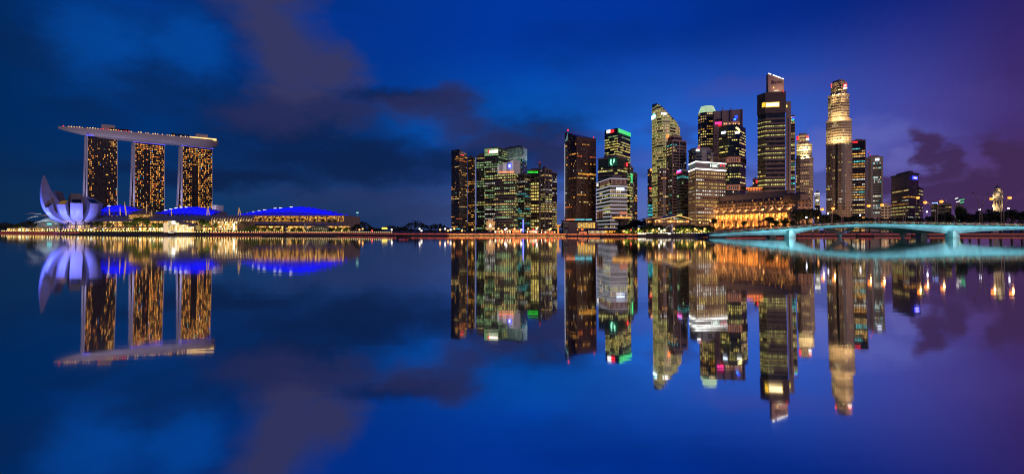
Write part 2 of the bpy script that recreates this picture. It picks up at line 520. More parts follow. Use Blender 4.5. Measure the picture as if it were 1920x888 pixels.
# ------------------------------------------------------------------ water, ground, quay
def water_mat():
    m = bpy.data.materials.new('calm_bay_water'); m.use_nodes = True
    t = m.node_tree; b = t.nodes['Principled BSDF']
    b.inputs['Base Color'].default_value = (.80, .82, .86, 1)
    b.inputs['Metallic'].default_value = 1.0
    b.inputs['Roughness'].default_value = .034
    c = t.nodes.new('ShaderNodeTexCoord')
    mp = t.nodes.new('ShaderNodeMapping'); mp.inputs['Scale'].default_value = (.05, .32, 1)
    t.links.new(c.outputs['Object'], mp.inputs[0])
    n = t.nodes.new('ShaderNodeTexNoise'); n.inputs['Scale'].default_value = 1.0; n.inputs['Detail'].default_value = 3
    t.links.new(mp.outputs[0], n.inputs[0])
    bp = t.nodes.new('ShaderNodeBump'); bp.inputs['Strength'].default_value = 1.0; bp.inputs['Distance'].default_value = .006
    t.links.new(n.outputs[0], bp.inputs['Height'])
    # added normal tilt away from this bank lengthens reflections, fading out up the bay
    nv = t.nodes.new('ShaderNodeVectorMath'); nv.operation = 'ADD'; 
    sp = t.nodes.new('ShaderNodeSeparateXYZ'); t.links.new(c.outputs['Object'], sp.inputs[0])
    k1 = t.nodes.new('ShaderNodeMath'); k1.operation = 'MULTIPLY'; k1.inputs[1].default_value = -1 / 75.0; t.links.new(sp.outputs[1], k1.inputs[0])
    k2 = t.nodes.new('ShaderNodeMath'); k2.operation = 'EXPONENT'; t.links.new(k1.outputs[0], k2.inputs[0])
    k3 = t.nodes.new('ShaderNodeMath'); k3.operation = 'MULTIPLY'; k3.inputs[1].default_value = .029; t.links.new(k2.outputs[0], k3.inputs[0])
    cv = t.nodes.new('ShaderNodeCombineXYZ'); t.links.new(k3.outputs[0], cv.inputs[1]); t.links.new(cv.outputs[0], nv.inputs[1])
    t.links.new(bp.outputs[0], nv.inputs[0])
    nn = t.nodes.new('ShaderNodeVectorMath'); nn.operation = 'NORMALIZE'
    t.links.new(nv.outputs[0], nn.inputs[0]); t.links.new(nn.outputs[0], b.inputs['Normal'])
    return m
mb = MB()
mb.face([(-9000, -60, 0), (9000, -60, 0), (9000, 9000, 0), (-9000, 9000, 0)])
tag(mb.build('water', water_mat()), kind='structure')

SHORE = [(-500, 860), (0, 800), (70, 740), (150, 660), (240, 605), (300, 570), (410, 540), (520, 520), (640, 500), (740, 462), (840, 445), (1060, 428), (1200, 422), (1330, 416), (1440, 430), (1600, 440), (1800, 445), (2600, 445)]
def shoreY(px):
    for (p0, y0), (p1, y1) in zip(SHORE, SHORE[1:]):
        if p0 <= px <= p1: return y0 + (y1 - y0) * (px - p0) / (p1 - p0)
    return SHORE[-1][1]
ground_m = mat('paved_ground', (.07, .065, .06), .85, .3, .05)
pts = [W(p, y) for p, y in SHORE]
mb = MB(); mb.prism(ccw(pts + [(9000, 445), (9000, 9000), (-9000, 9000), (-9000, 860)]), -2, 2.0)
tag(mb.build('ground', ground_m), kind='structure')
quay_m = mat('quay_stone', (.11, .085, .07), .8, .25, .4, bump=.3)
# stone quay edge; the glowing strips below its coping are added
for i, ((p0, y0), (p1, y1)) in enumerate(zip(SHORE[:-1], SHORE[1:])):
    if p1 < -100 or p0 > 2000: continue
    a, b = Vector(W(p0, y0)), Vector(W(p1, y1)); d = (b - a).normalized(); n = Vector((d.y, -d.x))
    mb = MB(); q = [a + n * .9, b + n * .9, b - n * .6, a - n * .6]
    mb.prism(ccw([tuple(v) for v in q]), -1, 2.35)
    qo = tag(mb.build('quay_wall', quay_m), kind='structure')
added_strip_red = em('added_quay_red', s(215, 70, 38), .6, False, .85)
added_strip_orange = em('added_quay_orange', s(255, 124, 52), 1.1, False, .85)
def strip(p0, p1, z, h, mt, out=1.0, name='light_strip', label=None):  # added glowing strips in place of the boats' light trails
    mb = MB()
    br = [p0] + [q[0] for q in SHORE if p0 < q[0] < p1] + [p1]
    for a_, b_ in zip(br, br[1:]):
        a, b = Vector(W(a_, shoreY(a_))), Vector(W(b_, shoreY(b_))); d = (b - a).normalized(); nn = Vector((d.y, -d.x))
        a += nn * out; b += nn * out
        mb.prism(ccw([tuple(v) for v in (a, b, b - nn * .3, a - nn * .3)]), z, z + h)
    o = mb.build(name, mt); tag(o, label, 'light strip', 'added light strips along the quay')
strip(-60, 150, 1.0, .9, added_strip_red, label='added red light strip, in place of boat trails, on the quay below the lotus shaped museum')
strip(395, 650, 1.9, .6, added_strip_red, 1.3, label='added red light strip, in place of boat trails, on the quay before the blue roofed hall')
strip(650, 840, 1.5, .6, added_strip_red, 1.1, label='added red light strip, in place of boat trails, on the quay before the low dark trees')
strip(838, 1062, 1.3, .7, added_strip_orange, label='added orange light strip, in place of boat trails, on the quay below the leftmost dark towers')
strip(1064, 1198, 1.2, .6, added_strip_orange, label='added orange light strip, in place of boat trails, on the quay before the red roofed pier hall')
strip(842, 1060, .45, .3, em('added_quay_amber', s(255, 180, 80), 1.1, False, .6), label='thin added amber light strip just above the water below the left towers')
strip(1198, 1326, .5, .7, added_strip_red, label='added red light strip, in place of boat trails, on the quay below the white statue')
strip(1360, 1930, 1.2, .5, added_strip_red, label='added red light strip on the far bank seen under the bridge')

# ------------------------------------------------------------------ integrated hotel: three towers under one deck
HL, HR = Vector((-852, 1000)), Vector((-643, 1154))
hd = (HR - HL).normalized()
hotel = empty('hotel', (HL.x + 100, HL.y + 75, 2), 'hotel of three splayed dark towers carrying one long boat shaped roof deck', 'hotel')
legwhite = mat('white_end_wall', (.5, .49, .53), .55, .06, .1)
hglass = mat('hotel_glass', (.016, .014, .016), .2, .3, .05)
VIOLET = (.42, .40, 1.0)
def hotel_tower(pl, pr, Yl, ztop, seed, dark):
    random.seed(seed)
    ang = atan2(hd.y, hd.x) + radians(15)
    d = Vector((cos(ang), sin(ang))); nb = Vector((-d.y, d.x))      # along the face, into depth
    A = Vector(W(pl, Yl)); t = (pr - 960) / FOC
    k = (t * A.y - A.x) / (d.x - t * d.y)
    B = A + d * k; L = k
    t0 = bpy.data.objects.new('tower', None); col.objects.link(t0); t0.parent = hotel
    # side profile: front slab stands upright, rear slab leans back; (offset back at z)
    Hh = ztop - 2
    def fr(z): u = (z - 2) / Hh; return 0.0 + 3.0 * u * 0
    def back(z): u = 1 - (z - 2) / Hh; return 21 + 24 * u ** 1.6
    def gap0(z): u = 1 - (z - 2) / Hh; return 9.5 + 0 * u
    zs = [2 + Hh * i / 14 for i in range(15)]
    zsplit = 2 + Hh * .52
    # core volumes
    def loft(v0f, v1f, zs_, inset_=0.0):
        mb = MB(); rows = []
        for z in zs_:
            a0 = A + d * inset_ + nb * v0f(z); b0 = B - d * inset_ + nb * v0f(z); b1 = B - d * inset_ + nb * v1f(z); a1 = A + d * inset_ + nb * v1f(z)
            rows.append([(p.x, p.y, z) for p in (a0, b0, b1, a1)])
        mb.grid(rows, closed=True); mb.face(rows[-1]); mb.face(rows[0][::-1])
        return mb
    o = loft(lambda z: .5, lambda z: 9.5, zs, .9).build('front_slab', hglass, t0)
    o = loft(lambda z: max(9.8, back(z) - 10), lambda z: back(z), zs, .9).build('rear_slab', hglass, t0)
    # white end walls of each slab
    for (f0, f1, nm) in ((lambda z: 0, lambda z: 9.5, 'end_wall'), (lambda z: max(9.6, back(z) - 9), lambda z: back(z) + .3, 'end_wall')):
        for side in (0, 1):
            mb = MB(); rows = []
            for z in zs:
                base = A if side == 0 else B
                q0 = base - d * .0 if side == 0 else base - d * .9
                q1 = q0 + d * .9
                rows.append([(p.x, p.y, z) for p in (q0 + nb * f0(z), q1 + nb * f0(z), q1 + nb * f1(z), q0 + nb * f1(z))])
            mb.grid(rows, closed=True); mb.face(rows[-1]); mb.face(rows[0][::-1])
            mb.build(nm, legwhite, t0)
    # floor slab lines and rows of rooms on the front
    nrow, ncol = 46, 20
    rh = (ztop - 10) / nrow; cw = (L - 1.8) / ncol
    slabm = mat('hotel_floor_edge', (.05, .04, .042), .5, .2, .2)
    for r in range(nrow):
        z = 8 + r * rh
        mb = MB(); u = r / nrow
        for c in range(ncol):
            x = c / ncol
            p = .3
            for (x0, x1, u0, u1, q) in dark:
                if x0 <= x < x1 and u0 <= u <= u1: p = q
            p0 = A + d * (.9 + cw * (c + .26)) + nb * .35; p1 = A + d * (.9 + cw * (c + .76)) + nb * .35
            on = R() < p
            if on:
                v = U(.35, 1.7) * (1 if R() < .8 else .4); cc = pick([(s(255, 168, 66), 6), (s(255, 190, 96), 3), (s(255, 140, 60), 2)])
                if R() < .025: cc = pick([(s(60, 150, 255), 1), (s(255, 60, 70), 1), (s(120, 220, 200), 1)])
                cc = tuple(k_ * v for k_ in cc[:3])
            else:
                g_ = U(0, .02); cc = (g_, g_ * .8, g_ * .6)
            mb.face([(p0.x, p0.y, z + rh * .26), (p1.x, p1.y, z + rh * .26), (p1.x, p1.y, z + rh * .78), (p0.x, p0.y, z + rh * .78)], 0, cc)
        mb.build('window_row', PANE, t0)
        mb = MB()
        q = [A + d * .9 + nb * .05, B - d * .9 + nb * .05, B - d * .9 + nb * .55, A + d * .9 + nb * .55]
        mb.prism(ccw([tuple(v) for v in q]), z - rh * .10, z + rh * .06)
        mb.build('floor_edge', slabm, t0)
    # a few rooms in the gap between the slabs, seen from the end
    mb = MB()
    for r in range(0, 14):
        if R() < .7:
            z = 8 + r * rh * 1.6
            p0 = A + nb * (10.5) + d * 3; p1 = A + nb * (back(z) - 11) + d * 3
            v = U(.3, 1.0)
            mb.face([(p0.x, p0.y, z), (p1.x, p1.y, z), (p1.x, p1.y, z + 2.2), (p0.x, p0.y, z + 2.2)], 0, tuple(k_ * v for k_ in AMB[:3]))
    if mb.f: mb.build('atrium_light', PANE, t0)
    # violet light line below the deck
    mb = MB(); q = [A - d * 1 - nb * 1.2, B + d * 1 - nb * 1.2, B + d * 1 + nb * 4, A - d * 1 + nb * 4]
    mb.prism(ccw([tuple(v) for v in q]), ztop - .2, ztop + 2.2)
    mb.build('light_line', em('violet_line', s(86, 84, 255), 1.0, False), t0)
    # violet floodlights on the end walls
    base = A - d * 22 + nb * 12
    light('floodlight', 'SPOT', (base.x, base.y - 6, 8), 170000, (.50, .46, 1.0), hotel, (A.x - 2, A.y + 8, 90), 1.0, 70, .9)
    base = A - d * 30 + nb * 4
    light('floodlight', 'SPOT', (base.x, base.y, 30), 190000, (.66, .60, 1.0), hotel, (A.x, A.y + 8, 150), 1.0, 60, .9)
    return A, B, d, nb
ZD = 187.0
t1 = hotel_tower(163.5, 220.5, 1024, Z(255, 1030), 5, [(.18, .62, 0, .58, .0), (.18, .62, .58, 1, .10), (0, .2, 0, 1, .32), (.62, 1, .0, .12, .1), (.62, .78, 0, 1, .22), (.78, .95, .9, .97, .9)])
t2 = hotel_tower(252.5, 309.0, 1076, Z(267, 1082), 6, [(.28, .5, 0, 1, .12), (0, .28, 0, .9, .4), (.5, .56, .3, 1, .9), (.56, 1, 0, 1, .5), (.56, 1, .2, .28, .06), (0, 1, .93, 1, .85), (0, .4, 0, .12, .1)])
t3 = hotel_tower(342.0, 398.5, 1122, Z(274, 1128), 7, [(.3, .5, 0, .74, .0), (.5, .56, .25, 1, .92), (0, .3, 0, 1, .5), (.56, 1, .26, 1, .52), (.0, 1, .2, .26, .05), (.2, .9, .86, 1, .7), (.56, .75, 0, .1, .5), (.75, 1, 0, .22, .1)])
# the deck: a long hull, thin at the prow
hull_m = mat('hull_cladding', (.25, .23, .26), .45, .1, .05)
ND = 40
Ltot = (HR - HL).length + 6
dn = Vector((-hd.y, hd.x))
rows = []; rim = []
for i in range(ND + 1):
    u = i / ND
    c = HL + hd * (Ltot * u) + dn * 9
    wv = 19 * min(1, (u / .30 + .02)) ** .6 * (1 - max(0, (u - .93) / .07) ** 2 * .55)
    zt = Z(237.5, 1004) - 2.2 * u
    dp = 3.2 + 12.0 * min(1, u / .22) ** .8 * (1 - max(0, (u - .95) / .05) ** 2 * .5)
    ring = []
    for q in range(11):
        a = pi * q / 10
        ring.append((c.x - dn.x * wv * cos(a), c.y - dn.y * wv * cos(a), zt - dp * sin(a) ** .7))
    rows.append(ring); rim.append((c, wv, zt, dp))
mb = MB(); mb.grid([r[::-1] for r in rows]); mb.face(rows[0]); mb.face(rows[-1][::-1])
deck = mb.build('roof_deck', hull_m, hotel, smooth=True)
mb = MB(); mb.grid([[(c.x - dn.x * w, c.y - dn.y * w, z + .05), (c.x + dn.x * w, c.y + dn.y * w, z + .05)] for c, w, z, dp in rim])
mb.build('deck_floor', concrete, deck)
mb = MB(); 
for i in range(ND):
    (c0, w0, z0_, _), (c1, w1, z1_, _) = rim[i], rim[i + 1]
    mb.bar((c0.x - dn.x * w0, c0.y - dn.y * w0, z0_ + .6), (c1.x - dn.x * w1, c1.y - dn.y * w1, z1_ + .6), .5, 1.2)
mb.build('parapet', concrete, deck)
# deck lights: small lamps along the rim, plus the two lift blocks
for i in range(64):
    u = .03 + .95 * i / 63; c, w, z, dp = rim[int(u * ND)]
    if R() < .2: continue
    cc = HL + hd * (Ltot * u) + dn * 9
    mb = MB(); hh = U(.8, 2.2); off = -w * U(.9, 1.0)
    mb.box(cc.x + dn.x * off - .7, cc.x + dn.x * off + .7, cc.y + dn.y * off - .6, cc.y + dn.y * off + .6, z + .9, z + 1.1 + hh)
    m_ = e_red if (.18 < u < .42 and R() < .5) or i == 0 else (e_warm if R() < .5 else e_amber)
    mb.build('deck_light', m_, deck)
for u0, u1, h in ((.245, .325, 13), (.845, .93, 13)):
    mb = MB(); a = HL + hd * Ltot * u0 + dn * 6; b = HL + hd * Ltot * u1 + dn * 6
    z = rim[int(u0 * ND)][2]
    mb.prism(ccw([tuple(a), tuple(b), tuple(b + dn * 12), tuple(a + dn * 12)]), z, z + h)
    mb.build('lift_block', concrete, deck)
u0, u1 = .80, .985
mb = MB(); a = HL + hd * Ltot * u0 - dn * 8; b = HL + hd * Ltot * u1 - dn * 8; z = rim[-2][2]
mb.prism(ccw([tuple(a), tuple(b), tuple(b + dn * 7), tuple(a + dn * 7)]), z, z + 4.0)
mb.build('terrace_bar', e_warm, deck)
mb = MB(); mb.prism(ccw([tuple(a - hd * 1 - dn), tuple(b + hd - dn), tuple(b + dn * 8), tuple(a + dn * 8)]), z + 4, z + 4.8); mb.build('terrace_roof', concrete, deck)
for px in (200, 300, 385):
    a = Vector(W(px, 940)); light('floodlight', 'SPOT', (a.x + 30, a.y, 24), 280000, (.86, .74, .95), hotel, (a.x - 55, a.y + 110, 195), 2, 45, 1)
a = Vector(W(140, 930)); light('floodlight', 'SPOT', (a.x, a.y, 30), 260000, (.86, .74, .95), hotel, P3(150, 245, 1010), 2, 40, 1)

# ------------------------------------------------------------------ lotus museum
MX, MY = W(147, 715)
museum = empty('museum', (MX, MY, 2), 'lotus shaped white museum with curved petals lit violet blue beside the quay', 'museum')
petal_m = mat('white_petal_shell', (.34, .34, .38), .42, .04, .08)
petal_in = mat('grey_petal_inside', (.15, .145, .155), .6, .1, .1)
sky_m = mat('dark_skylight', (.01, .01, .012), .2)
def petal(phi, Rr, H, wmax, point=0.0, bulge=.22, z00=15, thick=0):
    f = radians(phi + 39)                 # angles count from the side that faces the bay
    rad = Vector((sin(f), -cos(f))); tg = Vector((cos(f), sin(f)))
    c0 = Vector((MX, MY))
    rows = []; n = 16; inner = []
    for i in range(n + 1):
        t = i / n
        r0, z0 = 6.0, z00
        r1, z1 = Rr * .92, z00 + (H - z00) * (.02 if point < .5 else -.02)
        r2, z2 = Rr, H
        if thick > 15: r1, z1, r2 = Rr * 1.22, z00 + (H - z00) * .10, Rr * .94
        r = (1 - t) ** 2 * r0 + 2 * t * (1 - t) * r1 + t * t * r2
        z = (1 - t) ** 2 * z0 + 2 * t * (1 - t) * z1 + t * t * z2
        dr = 2 * (1 - t) * (r1 - r0) + 2 * t * (r2 - r1); dz = 2 * (1 - t) * (z1 - z0) + 2 * t * (z2 - z1)
        l = sqrt(dr * dr + dz * dz); nr, nz = dz / l, -dr / l          # outward (down/out) normal of the profile
        w = min(r * .30, wmax)
        if point: w *= (1 - point * max(0, (t - .35) / .65) ** 1.3)
        ring = []
        for q in range(7):
            v = -1 + 2 * q / 6
            bl = w * bulge * (1 - v * v)
            rr, zz = r + nr * bl, z + nz * bl
            p = c0 + rad * rr + tg * (w * v)
            ring.append((p.x, p.y, zz))
        th = (2.0 + w * .75) if not thick else min(1.5 + thick * max(0, 1 - t) ** .8, 4 + r * .62)
        tilt = 5.0 * max(0, (t - .8) / .2) if not thick else 0
        pi0 = c0 + rad * (r - nr * th - .25 * tilt) + tg * (-w * .8); pi1 = c0 + rad * (r - nr * th - .25 * tilt) + tg * (w * .8)
        inner.append([ring[0], (pi0.x, pi0.y, z - nz * th + tilt), (pi1.x, pi1.y, z - nz * th + tilt), ring[-1]])
        rows.append(ring)
    mb = MB(); mb.grid(rows)
    mb.grid([x[::-1] for x in inner], m=1)
    o = mb.build('petal', [petal_m, petal_in], museum, smooth=False)
    for i_, pl in enumerate(o.data.polygons): pl.use_smooth = pl.material_index == 0
    # end of the petal: recessed dark skylight in a white rim
    e = rows[-1] + [inner[-1][2], inner[-1][1]]
    mb = MB(); mb.face(e); c_ = Vector((sum(p[0] for p in e) / len(e), sum(p[1] for p in e) / len(e), sum(p[2] for p in e) / len(e)))
    mb2 = MB(); q = [tuple(c_ + (Vector(p) - c_) * .86 + Vector((rad.x, rad.y, .4)) * .12) for p in e]; mb2.face(q)
    mb.build('rim', petal_in, o); mb2.build('skylight', sky_m if not 20 < -phi < 60 else mat('amber_skylight', (.1, .07, .02), .4, emit=s(150, 110, 30), es=.5, sample=False), o)
    return o
petal(-80, 38, 75.5, 12, .90, .2, 12, 32)
petal(-62, 36, 34, 7.2, .5)
petal(-38, 28.5, 38, 5.6)
petal(-4, 28, 40, 6.3)
petal(38, 28, 40.5, 6.3)
petal(76, 25, 41, 6.3)
petal(112, 23, 43, 7)
petal(150, 23, 45, 7.4)
petal(188, 25, 49, 8)
petal(226, 30, 57, 9, .3, .22, 15, 12)
mb = MB(); mb.lathe(MX, MY, [(7.6, 12), (8.8, 14), (9.2, 18), (5, 24)], 24); mb.build('bowl', petal_m, museum, smooth=True)
mb = MB(); mb.lathe(MX, MY, [(12.5, 2), (12.5, 10.5), (10.5, 11.5)], 20); mb.build('glass_lobby', mat('lit_lobby_glass', (.2, .16, .1), .3, emit=s(235, 190, 110), es=.62, sample=False, emvar=.5, scale=.5), museum)
for k in range(20):
    a = 2 * pi * k / 20; mb = MB(); mb.bar((MX + 12.7 * cos(a), MY + 12.7 * sin(a), 2), (MX + 12.7 * cos(a), MY + 12.7 * sin(a), 11.3), .35); mb.build('mullion', metal_d, museum)
for k in range(10):
    a = 2 * pi * (k + .3) / 10; mb = MB()
    mb.tube([(MX + 17 * cos(a), MY + 17 * sin(a), 2), (MX + 15 * cos(a), MY + 15 * sin(a), 9), (MX + 14 * cos(a), MY + 14 * sin(a), 17)], [.7, .8, .7], 8); mb.build('column', metal_d, museum, smooth=True)
for ang_, rr_, pw_ in ((-100, 66, 1.6), (-70, 56, 1.2), (-34, 50, .8), (4, 50, .8), (40, 50, .8), (74, 52, .8)):
    f_ = radians(ang_ + 39); dx_, dy_ = rr_ * sin(f_), -rr_ * cos(f_)
    light('floodlight', 'SPOT', (MX + dx_, MY + dy_, 10.0), 150000 * pw_, (.10, .135, 1.0), museum, (MX + dx_ * .45, MY + dy_ * .45, 32), .6, 95, .8)
light('floodlight', 'POINT', (MX + 3, MY - 21, 9.5), 4500, (1, .72, .38), museum, size=.3)
light('floodlight', 'POINT', (MX - 12, MY - 17, 9.5), 3500, (1, .72, .38), museum, size=.3)
light('floodlight', 'POINT', (MX + 16, MY - 14, 9.5), 3500, (1, .72, .38), museum, size=.3)

# ------------------------------------------------------------------ shell roofed theatre front at the left edge
SX, SY = W(82, 860)
shell = empty('canopy_hall', (SX, SY, 2), 'low hall with layered white shell canopies behind the lotus museum', 'hall')
shm = mat('white_canopy_rib', (.62, .64, .66), .4, .08, .2)
def canopy(px0, px1, py0, py1, py2, Y, dep, mt, n=14, arch=.5):
    rows = []
    for i in range(n + 1):
        t = i / n; px = px0 + (px1 - px0) * t
        zt = Z(py0 + (py1 - py0) * t, Y); hgt = sin(pi * min(1, .08 + t * .92)) ** arch
        zc = Z(py2, Y)
        x, y = W(px, Y)
        rows.append([(x, y, zc + (zt - zc) * hgt * .35), (x, y + dep * .2, zc + (zt - zc) * hgt * .8), (x, y + dep * .55, zc + (zt - zc) * hgt), (x, y + dep, zc + (zt - zc) * hgt * .75)])
    mb = MB(); mb.grid(rows)
    o = mb.build('canopy', mt, shell, smooth=True)
    o.modifiers.new('thickness', 'SOLIDIFY').thickness = .7
    for i in range(0, n + 1):
        r = [tuple(Vector(p) + Vector((0, -.3, .25))) for p in rows[i]]
        mb = MB(); mb.tube(r, .3, 4); mb.build('rib', shm, o)
canopy(62, 104, 410, 398, 421, 850, 40, mat('pale_canopy_skin', (.46, .52, .56), .35, .1, .1))
canopy(71, 112, 399, 397, 408, 880, 36, mat('cream_canopy_skin', (.56, .50, .44), .4, .1, .1))
canopy(84, 112, 404, 402, 410, 835, 20, mat('slate_canopy_skin', (.20, .19, .24), .4, .1, .1))
mb = MB(); mb.prism(slab((66, 862), (112, 862), 30), 2, Z(413, 862)); mb.build('wall', concrete, shell)
mb = MB(); mb.tube([P3(46, 401.3, 850), P3(60, 399.6, 850), P3(78, 401.5, 850)], [.3, .9, .4], 6); mb.build('blade', shm, shell, smooth=True)
mb = MB(); mb.tube([P3(48.5, 411.5, 845), P3(55, 408.5, 845), P3(64, 405.6, 845), P3(72, 405.4, 845)], [.5, .9, 1.1, .6], 6); mb.build('blade', shm, shell, smooth=True)
light('floodlight', 'POINT', P3(74, 419, 838), 9000, (.75, .95, 1), shell, size=.3)
light('floodlight', 'POINT', P3(93, 421, 834), 8000, (.8, .92, 1), shell, size=.3)
light('floodlight', 'POINT', P3(100, 401, 870), 5000, (1, .85, .7), shell, size=.3)
mb = MB(); x, y = W(92.5, 828); mb.box(x - 3.4, x + 3.4, y - .4, y + .4, Z(421.2, 828), Z(418.2, 828)); mb.build('teal_sign', e_cyan, shell)

# ------------------------------------------------------------------ long arcade along the left quay
def glazing(parent, A, B, z0, z1, nx, nz, cols, k=1.0, pon=.92, name='glazing_row', gapx=.1, gapz=.12, out=.3, dim=.35):
    a, b = Vector(A), Vector(B); d = (b - a); L = d.length; d /= L; n = Vector((d.y, -d.x))
    if n.y > 0: n = -n
    a = a + n * out
    zh = (z1 - z0) / nz; w = L / nx
    for r in range(nz):
        mb = MB()
        for c in range(nx):
            p = a + d * (w * (c + gapx)); q = a + d * (w * (c + 1 - gapx))
            v = k * (U(.55, 1.3) if R() < pon else dim * U(.1, .6)); cc = pick(cols)
            mb.face([(p.x, p.y, z0 + zh * (r + gapz)), (q.x, q.y, z0 + zh * (r + gapz)), (q.x, q.y, z0 + zh * (r + 1 - gapz)), (p.x, p.y, z0 + zh * (r + 1 - gapz))], 0, tuple(i * v for i in cc[:3]))
        mb.build(name, PANE, parent)
goldc = [(s(236, 176, 84), 4), (s(214, 150, 70), 3), (s(250, 206, 120), 2), (s(190, 128, 56), 3)]
brightc = [(s(255, 226, 160), 4), (s(255, 240, 200), 3), (s(255, 204, 120), 2)]
slate = mat('slate_roof', (.20, .18, .18), .5, .12, .15)
gilt = mat('sand_cladding', (.36, .27, .17), .7, .15, .1)
arc_A, arc_B = W(176, 705), W(402, 640)
arcade = empty('shopping_arcade', ((arc_A[0] + arc_B[0]) / 2, (arc_A[1] + arc_B[1]) / 2, 2), 'long gold lit shopping arcade with grey sloping roof below the hotel towers', 'arcade')
va, vb = Vector(arc_A), Vector(arc_B); ad = (vb - va).normalized(); an = Vector((ad.y, -ad.x)); an = an if an.y < 0 else -an
def plan(p, q, f, bk): return ccw([tuple(p + an * f), tuple(q + an * f), tuple(q - an * bk), tuple(p - an * bk)])
mb = MB(); mb.prism(plan(va, vb, 0, 45), 2, 17); mb.build('wall', gilt, arcade)
mb = MB()
p, q = va + an * 3, vb + an * 3; p2, q2 = va - an * 14, vb - an * 14
mb.face([(p.x, p.y, 16.6), (q.x, q.y, 16.6), (q2.x, q2.y, 23), (p2.x, p2.y, 23)]); mb.face([(p.x, p.y, 16.2), (q.x, q.y, 16.2), (q.x, q.y, 16.6), (p.x, p.y, 16.6)])
mb.face([(p2.x, p2.y, 23), (q2.x, q2.y, 23), (q2.x - an.x * 20, q2.y - an.y * 20, 23), (p2.x - an.x * 20, p2.y - an.y * 20, 23)])
mb.build('roof', slate, arcade)
glazing(arcade, arc_A, arc_B, 9.5, 16.2, 70, 4, goldc, 1.2)
glazing(arcade, arc_A, arc_B, 3, 8.6, 60, 1, brightc + goldc, 1.9, .9)
for k in range(24):
    p = va + (vb - va) * (k / 23) + an * 1; mb = MB(); mb.bar((p.x, p.y, 2), (p.x, p.y, 16.4), .8); mb.build('column', gilt, arcade)
mb = MB(); mb.prism(plan(va - ad * 6, vb, 14, 0), 8.2, 8.9); mb.build('awning', gilt, arcade)
for k in range(9):
    p = va + (vb - va) * ((k + .5) / 9) + an * 12
    light('lamp', 'POINT', (p.x, p.y, 7), 7000, (1, .70, .30), arcade, size=.3)
# gold link block between the two blue roofs
lb = empty('link_block', (*W(266, 690), 2), 'gold lit stepped block between the two blue lit roofs', 'building')
mb = MB(); mb.prism(slab((240, 690), (287, 690), 30), 2, Z(401.5, 690)); mb.prism(slab((247, 695), (283, 695), 24), Z(401.7, 690), Z(399.6, 690)); mb.build('wall', gilt, lb)
glazing(lb, W(243, 690), W(285, 690), Z(411, 690), Z(402.5, 690), 22, 3, goldc, .75)
mb = MB(); mb.prism(slab((238, 688.5), (289, 688.5), 34), Z(399.5, 690) + 1.6, Z(399.5, 690) + 2.4); mb.build('roof', slate, lb)

# blue lit layered roofs
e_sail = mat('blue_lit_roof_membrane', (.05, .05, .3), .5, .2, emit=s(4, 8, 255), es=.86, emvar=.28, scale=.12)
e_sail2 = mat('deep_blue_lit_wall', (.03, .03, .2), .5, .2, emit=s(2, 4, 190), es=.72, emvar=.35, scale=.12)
def sail_roof(name, label, px0, px1, prof, pybase, Y, dep, n, tip=True):
    e = empty(name, (*W((px0 + px1) / 2, Y), 2), label, 'roofed hall')
    def py(px):
        for (a, ya), (b, yb) in zip(prof, prof[1:]):
            if a <= px <= b: return ya + (yb - ya) * (px - a) / (b - a)
        return prof[-1][1]
    mid = min(prof, key=lambda q: q[1])[0]
    for k in range(n):
        a = px0 + (px1 - px0) * k / n; b = px0 + (px1 - px0) * (k + 1) / n
        side = -1 if (a + b) / 2 < mid else 1
        zt = Z(py((a + b) / 2), Y) - .0
        zb = Z(pybase, Y)
        (x0, _), (x1, _) = W(a + .0, Y), W(b - .0, Y)
        mb = MB(); rows = []
        lip = 1.2
        for i in range(7):
            u = i / 6
            yy = Y + dep * u * .55
            zz = zb + (zt - zb) * (.42 + .58 * sin(u * pi / 2))
            rows.append([(x0 - (lip if side < 0 else 0), yy, zz), (x1 + (lip if side > 0 else 0), yy, zz)])
        mb.grid(rows)
        o = mb.build('roof_panel', e_sail, e, smooth=True); o.modifiers.new('thickness', 'SOLIDIFY').thickness = .5
        mb = MB(); mb.face([(x0, Y + .5, zb), (x1, Y + .5, zb), (x1, Y + .5, zb + (zt - zb) * .44), (x0, Y + .5, zb + (zt - zb) * .44)]); mb.build('wall_panel', e_sail2, e)
        if tip and R() < .85 :
            xx = x0 - lip if side < 0 else x1 + lip
            mb = MB(); mb.box(xx - .9, xx + .9, Y + dep * .40, Y + dep * .5, zt - .9, zt + .15); mb.build('lit_edge', e_white if side < 0 else e_sail, e)
        mb = MB(); mb.box(x0 + .2, x1 - .2, Y + dep * .5, Y + dep, zb, zt - .4); mb.build('back_wall', slate, e)
    return e
sail_roof('blue_roof_hall', 'blue lit stepped roof hall right of the lotus museum', 188, 243, [(188, 385), (200, 383), (222, 386.5), (243, 393)], 403.6, 735, 40, 6)
sail_roof('blue_roof_hall', 'blue lit stepped roof hall below the middle and right hotel towers', 285, 394, [(285, 398.5), (297, 393), (320, 388), (345, 385.5), (365, 389), (394, 396)], 408, 740, 45, 11)
expo = sail_roof('convention_hall', 'long convention hall with big blue lit roof and amber glass front', 449, 636, [(449, 399), (470, 394), (500, 389), (547, 385), (575, 389), (610, 396), (636, 403)], 404.2, 700, 60, 18)
ex_A, ex_B = Vector(W(446, 690)), Vector(W(646, 690))
mb = MB(); mb.box(ex_A.x, ex_B.x, 690, 760, 2, Z(404, 690)); mb.build('wall', gilt, expo)
glazing(expo, ex_A, ex_B, Z(415, 690), Z(404.8, 690), 80, 4, [(s(240, 170, 60), 4), (s(214, 140, 50), 3), (s(255, 200, 90), 1), (s(140, 84, 30), 2)], .78, .85)
for k in range(13):
    x = ex_A.x + (ex_B.x - ex_A.x) * k / 12; mb = MB(); mb.bar((x, 688.6, Z(416, 690)), (x, 688.6, Z(402.5, 690)), .8); mb.build('mast', gilt, expo)
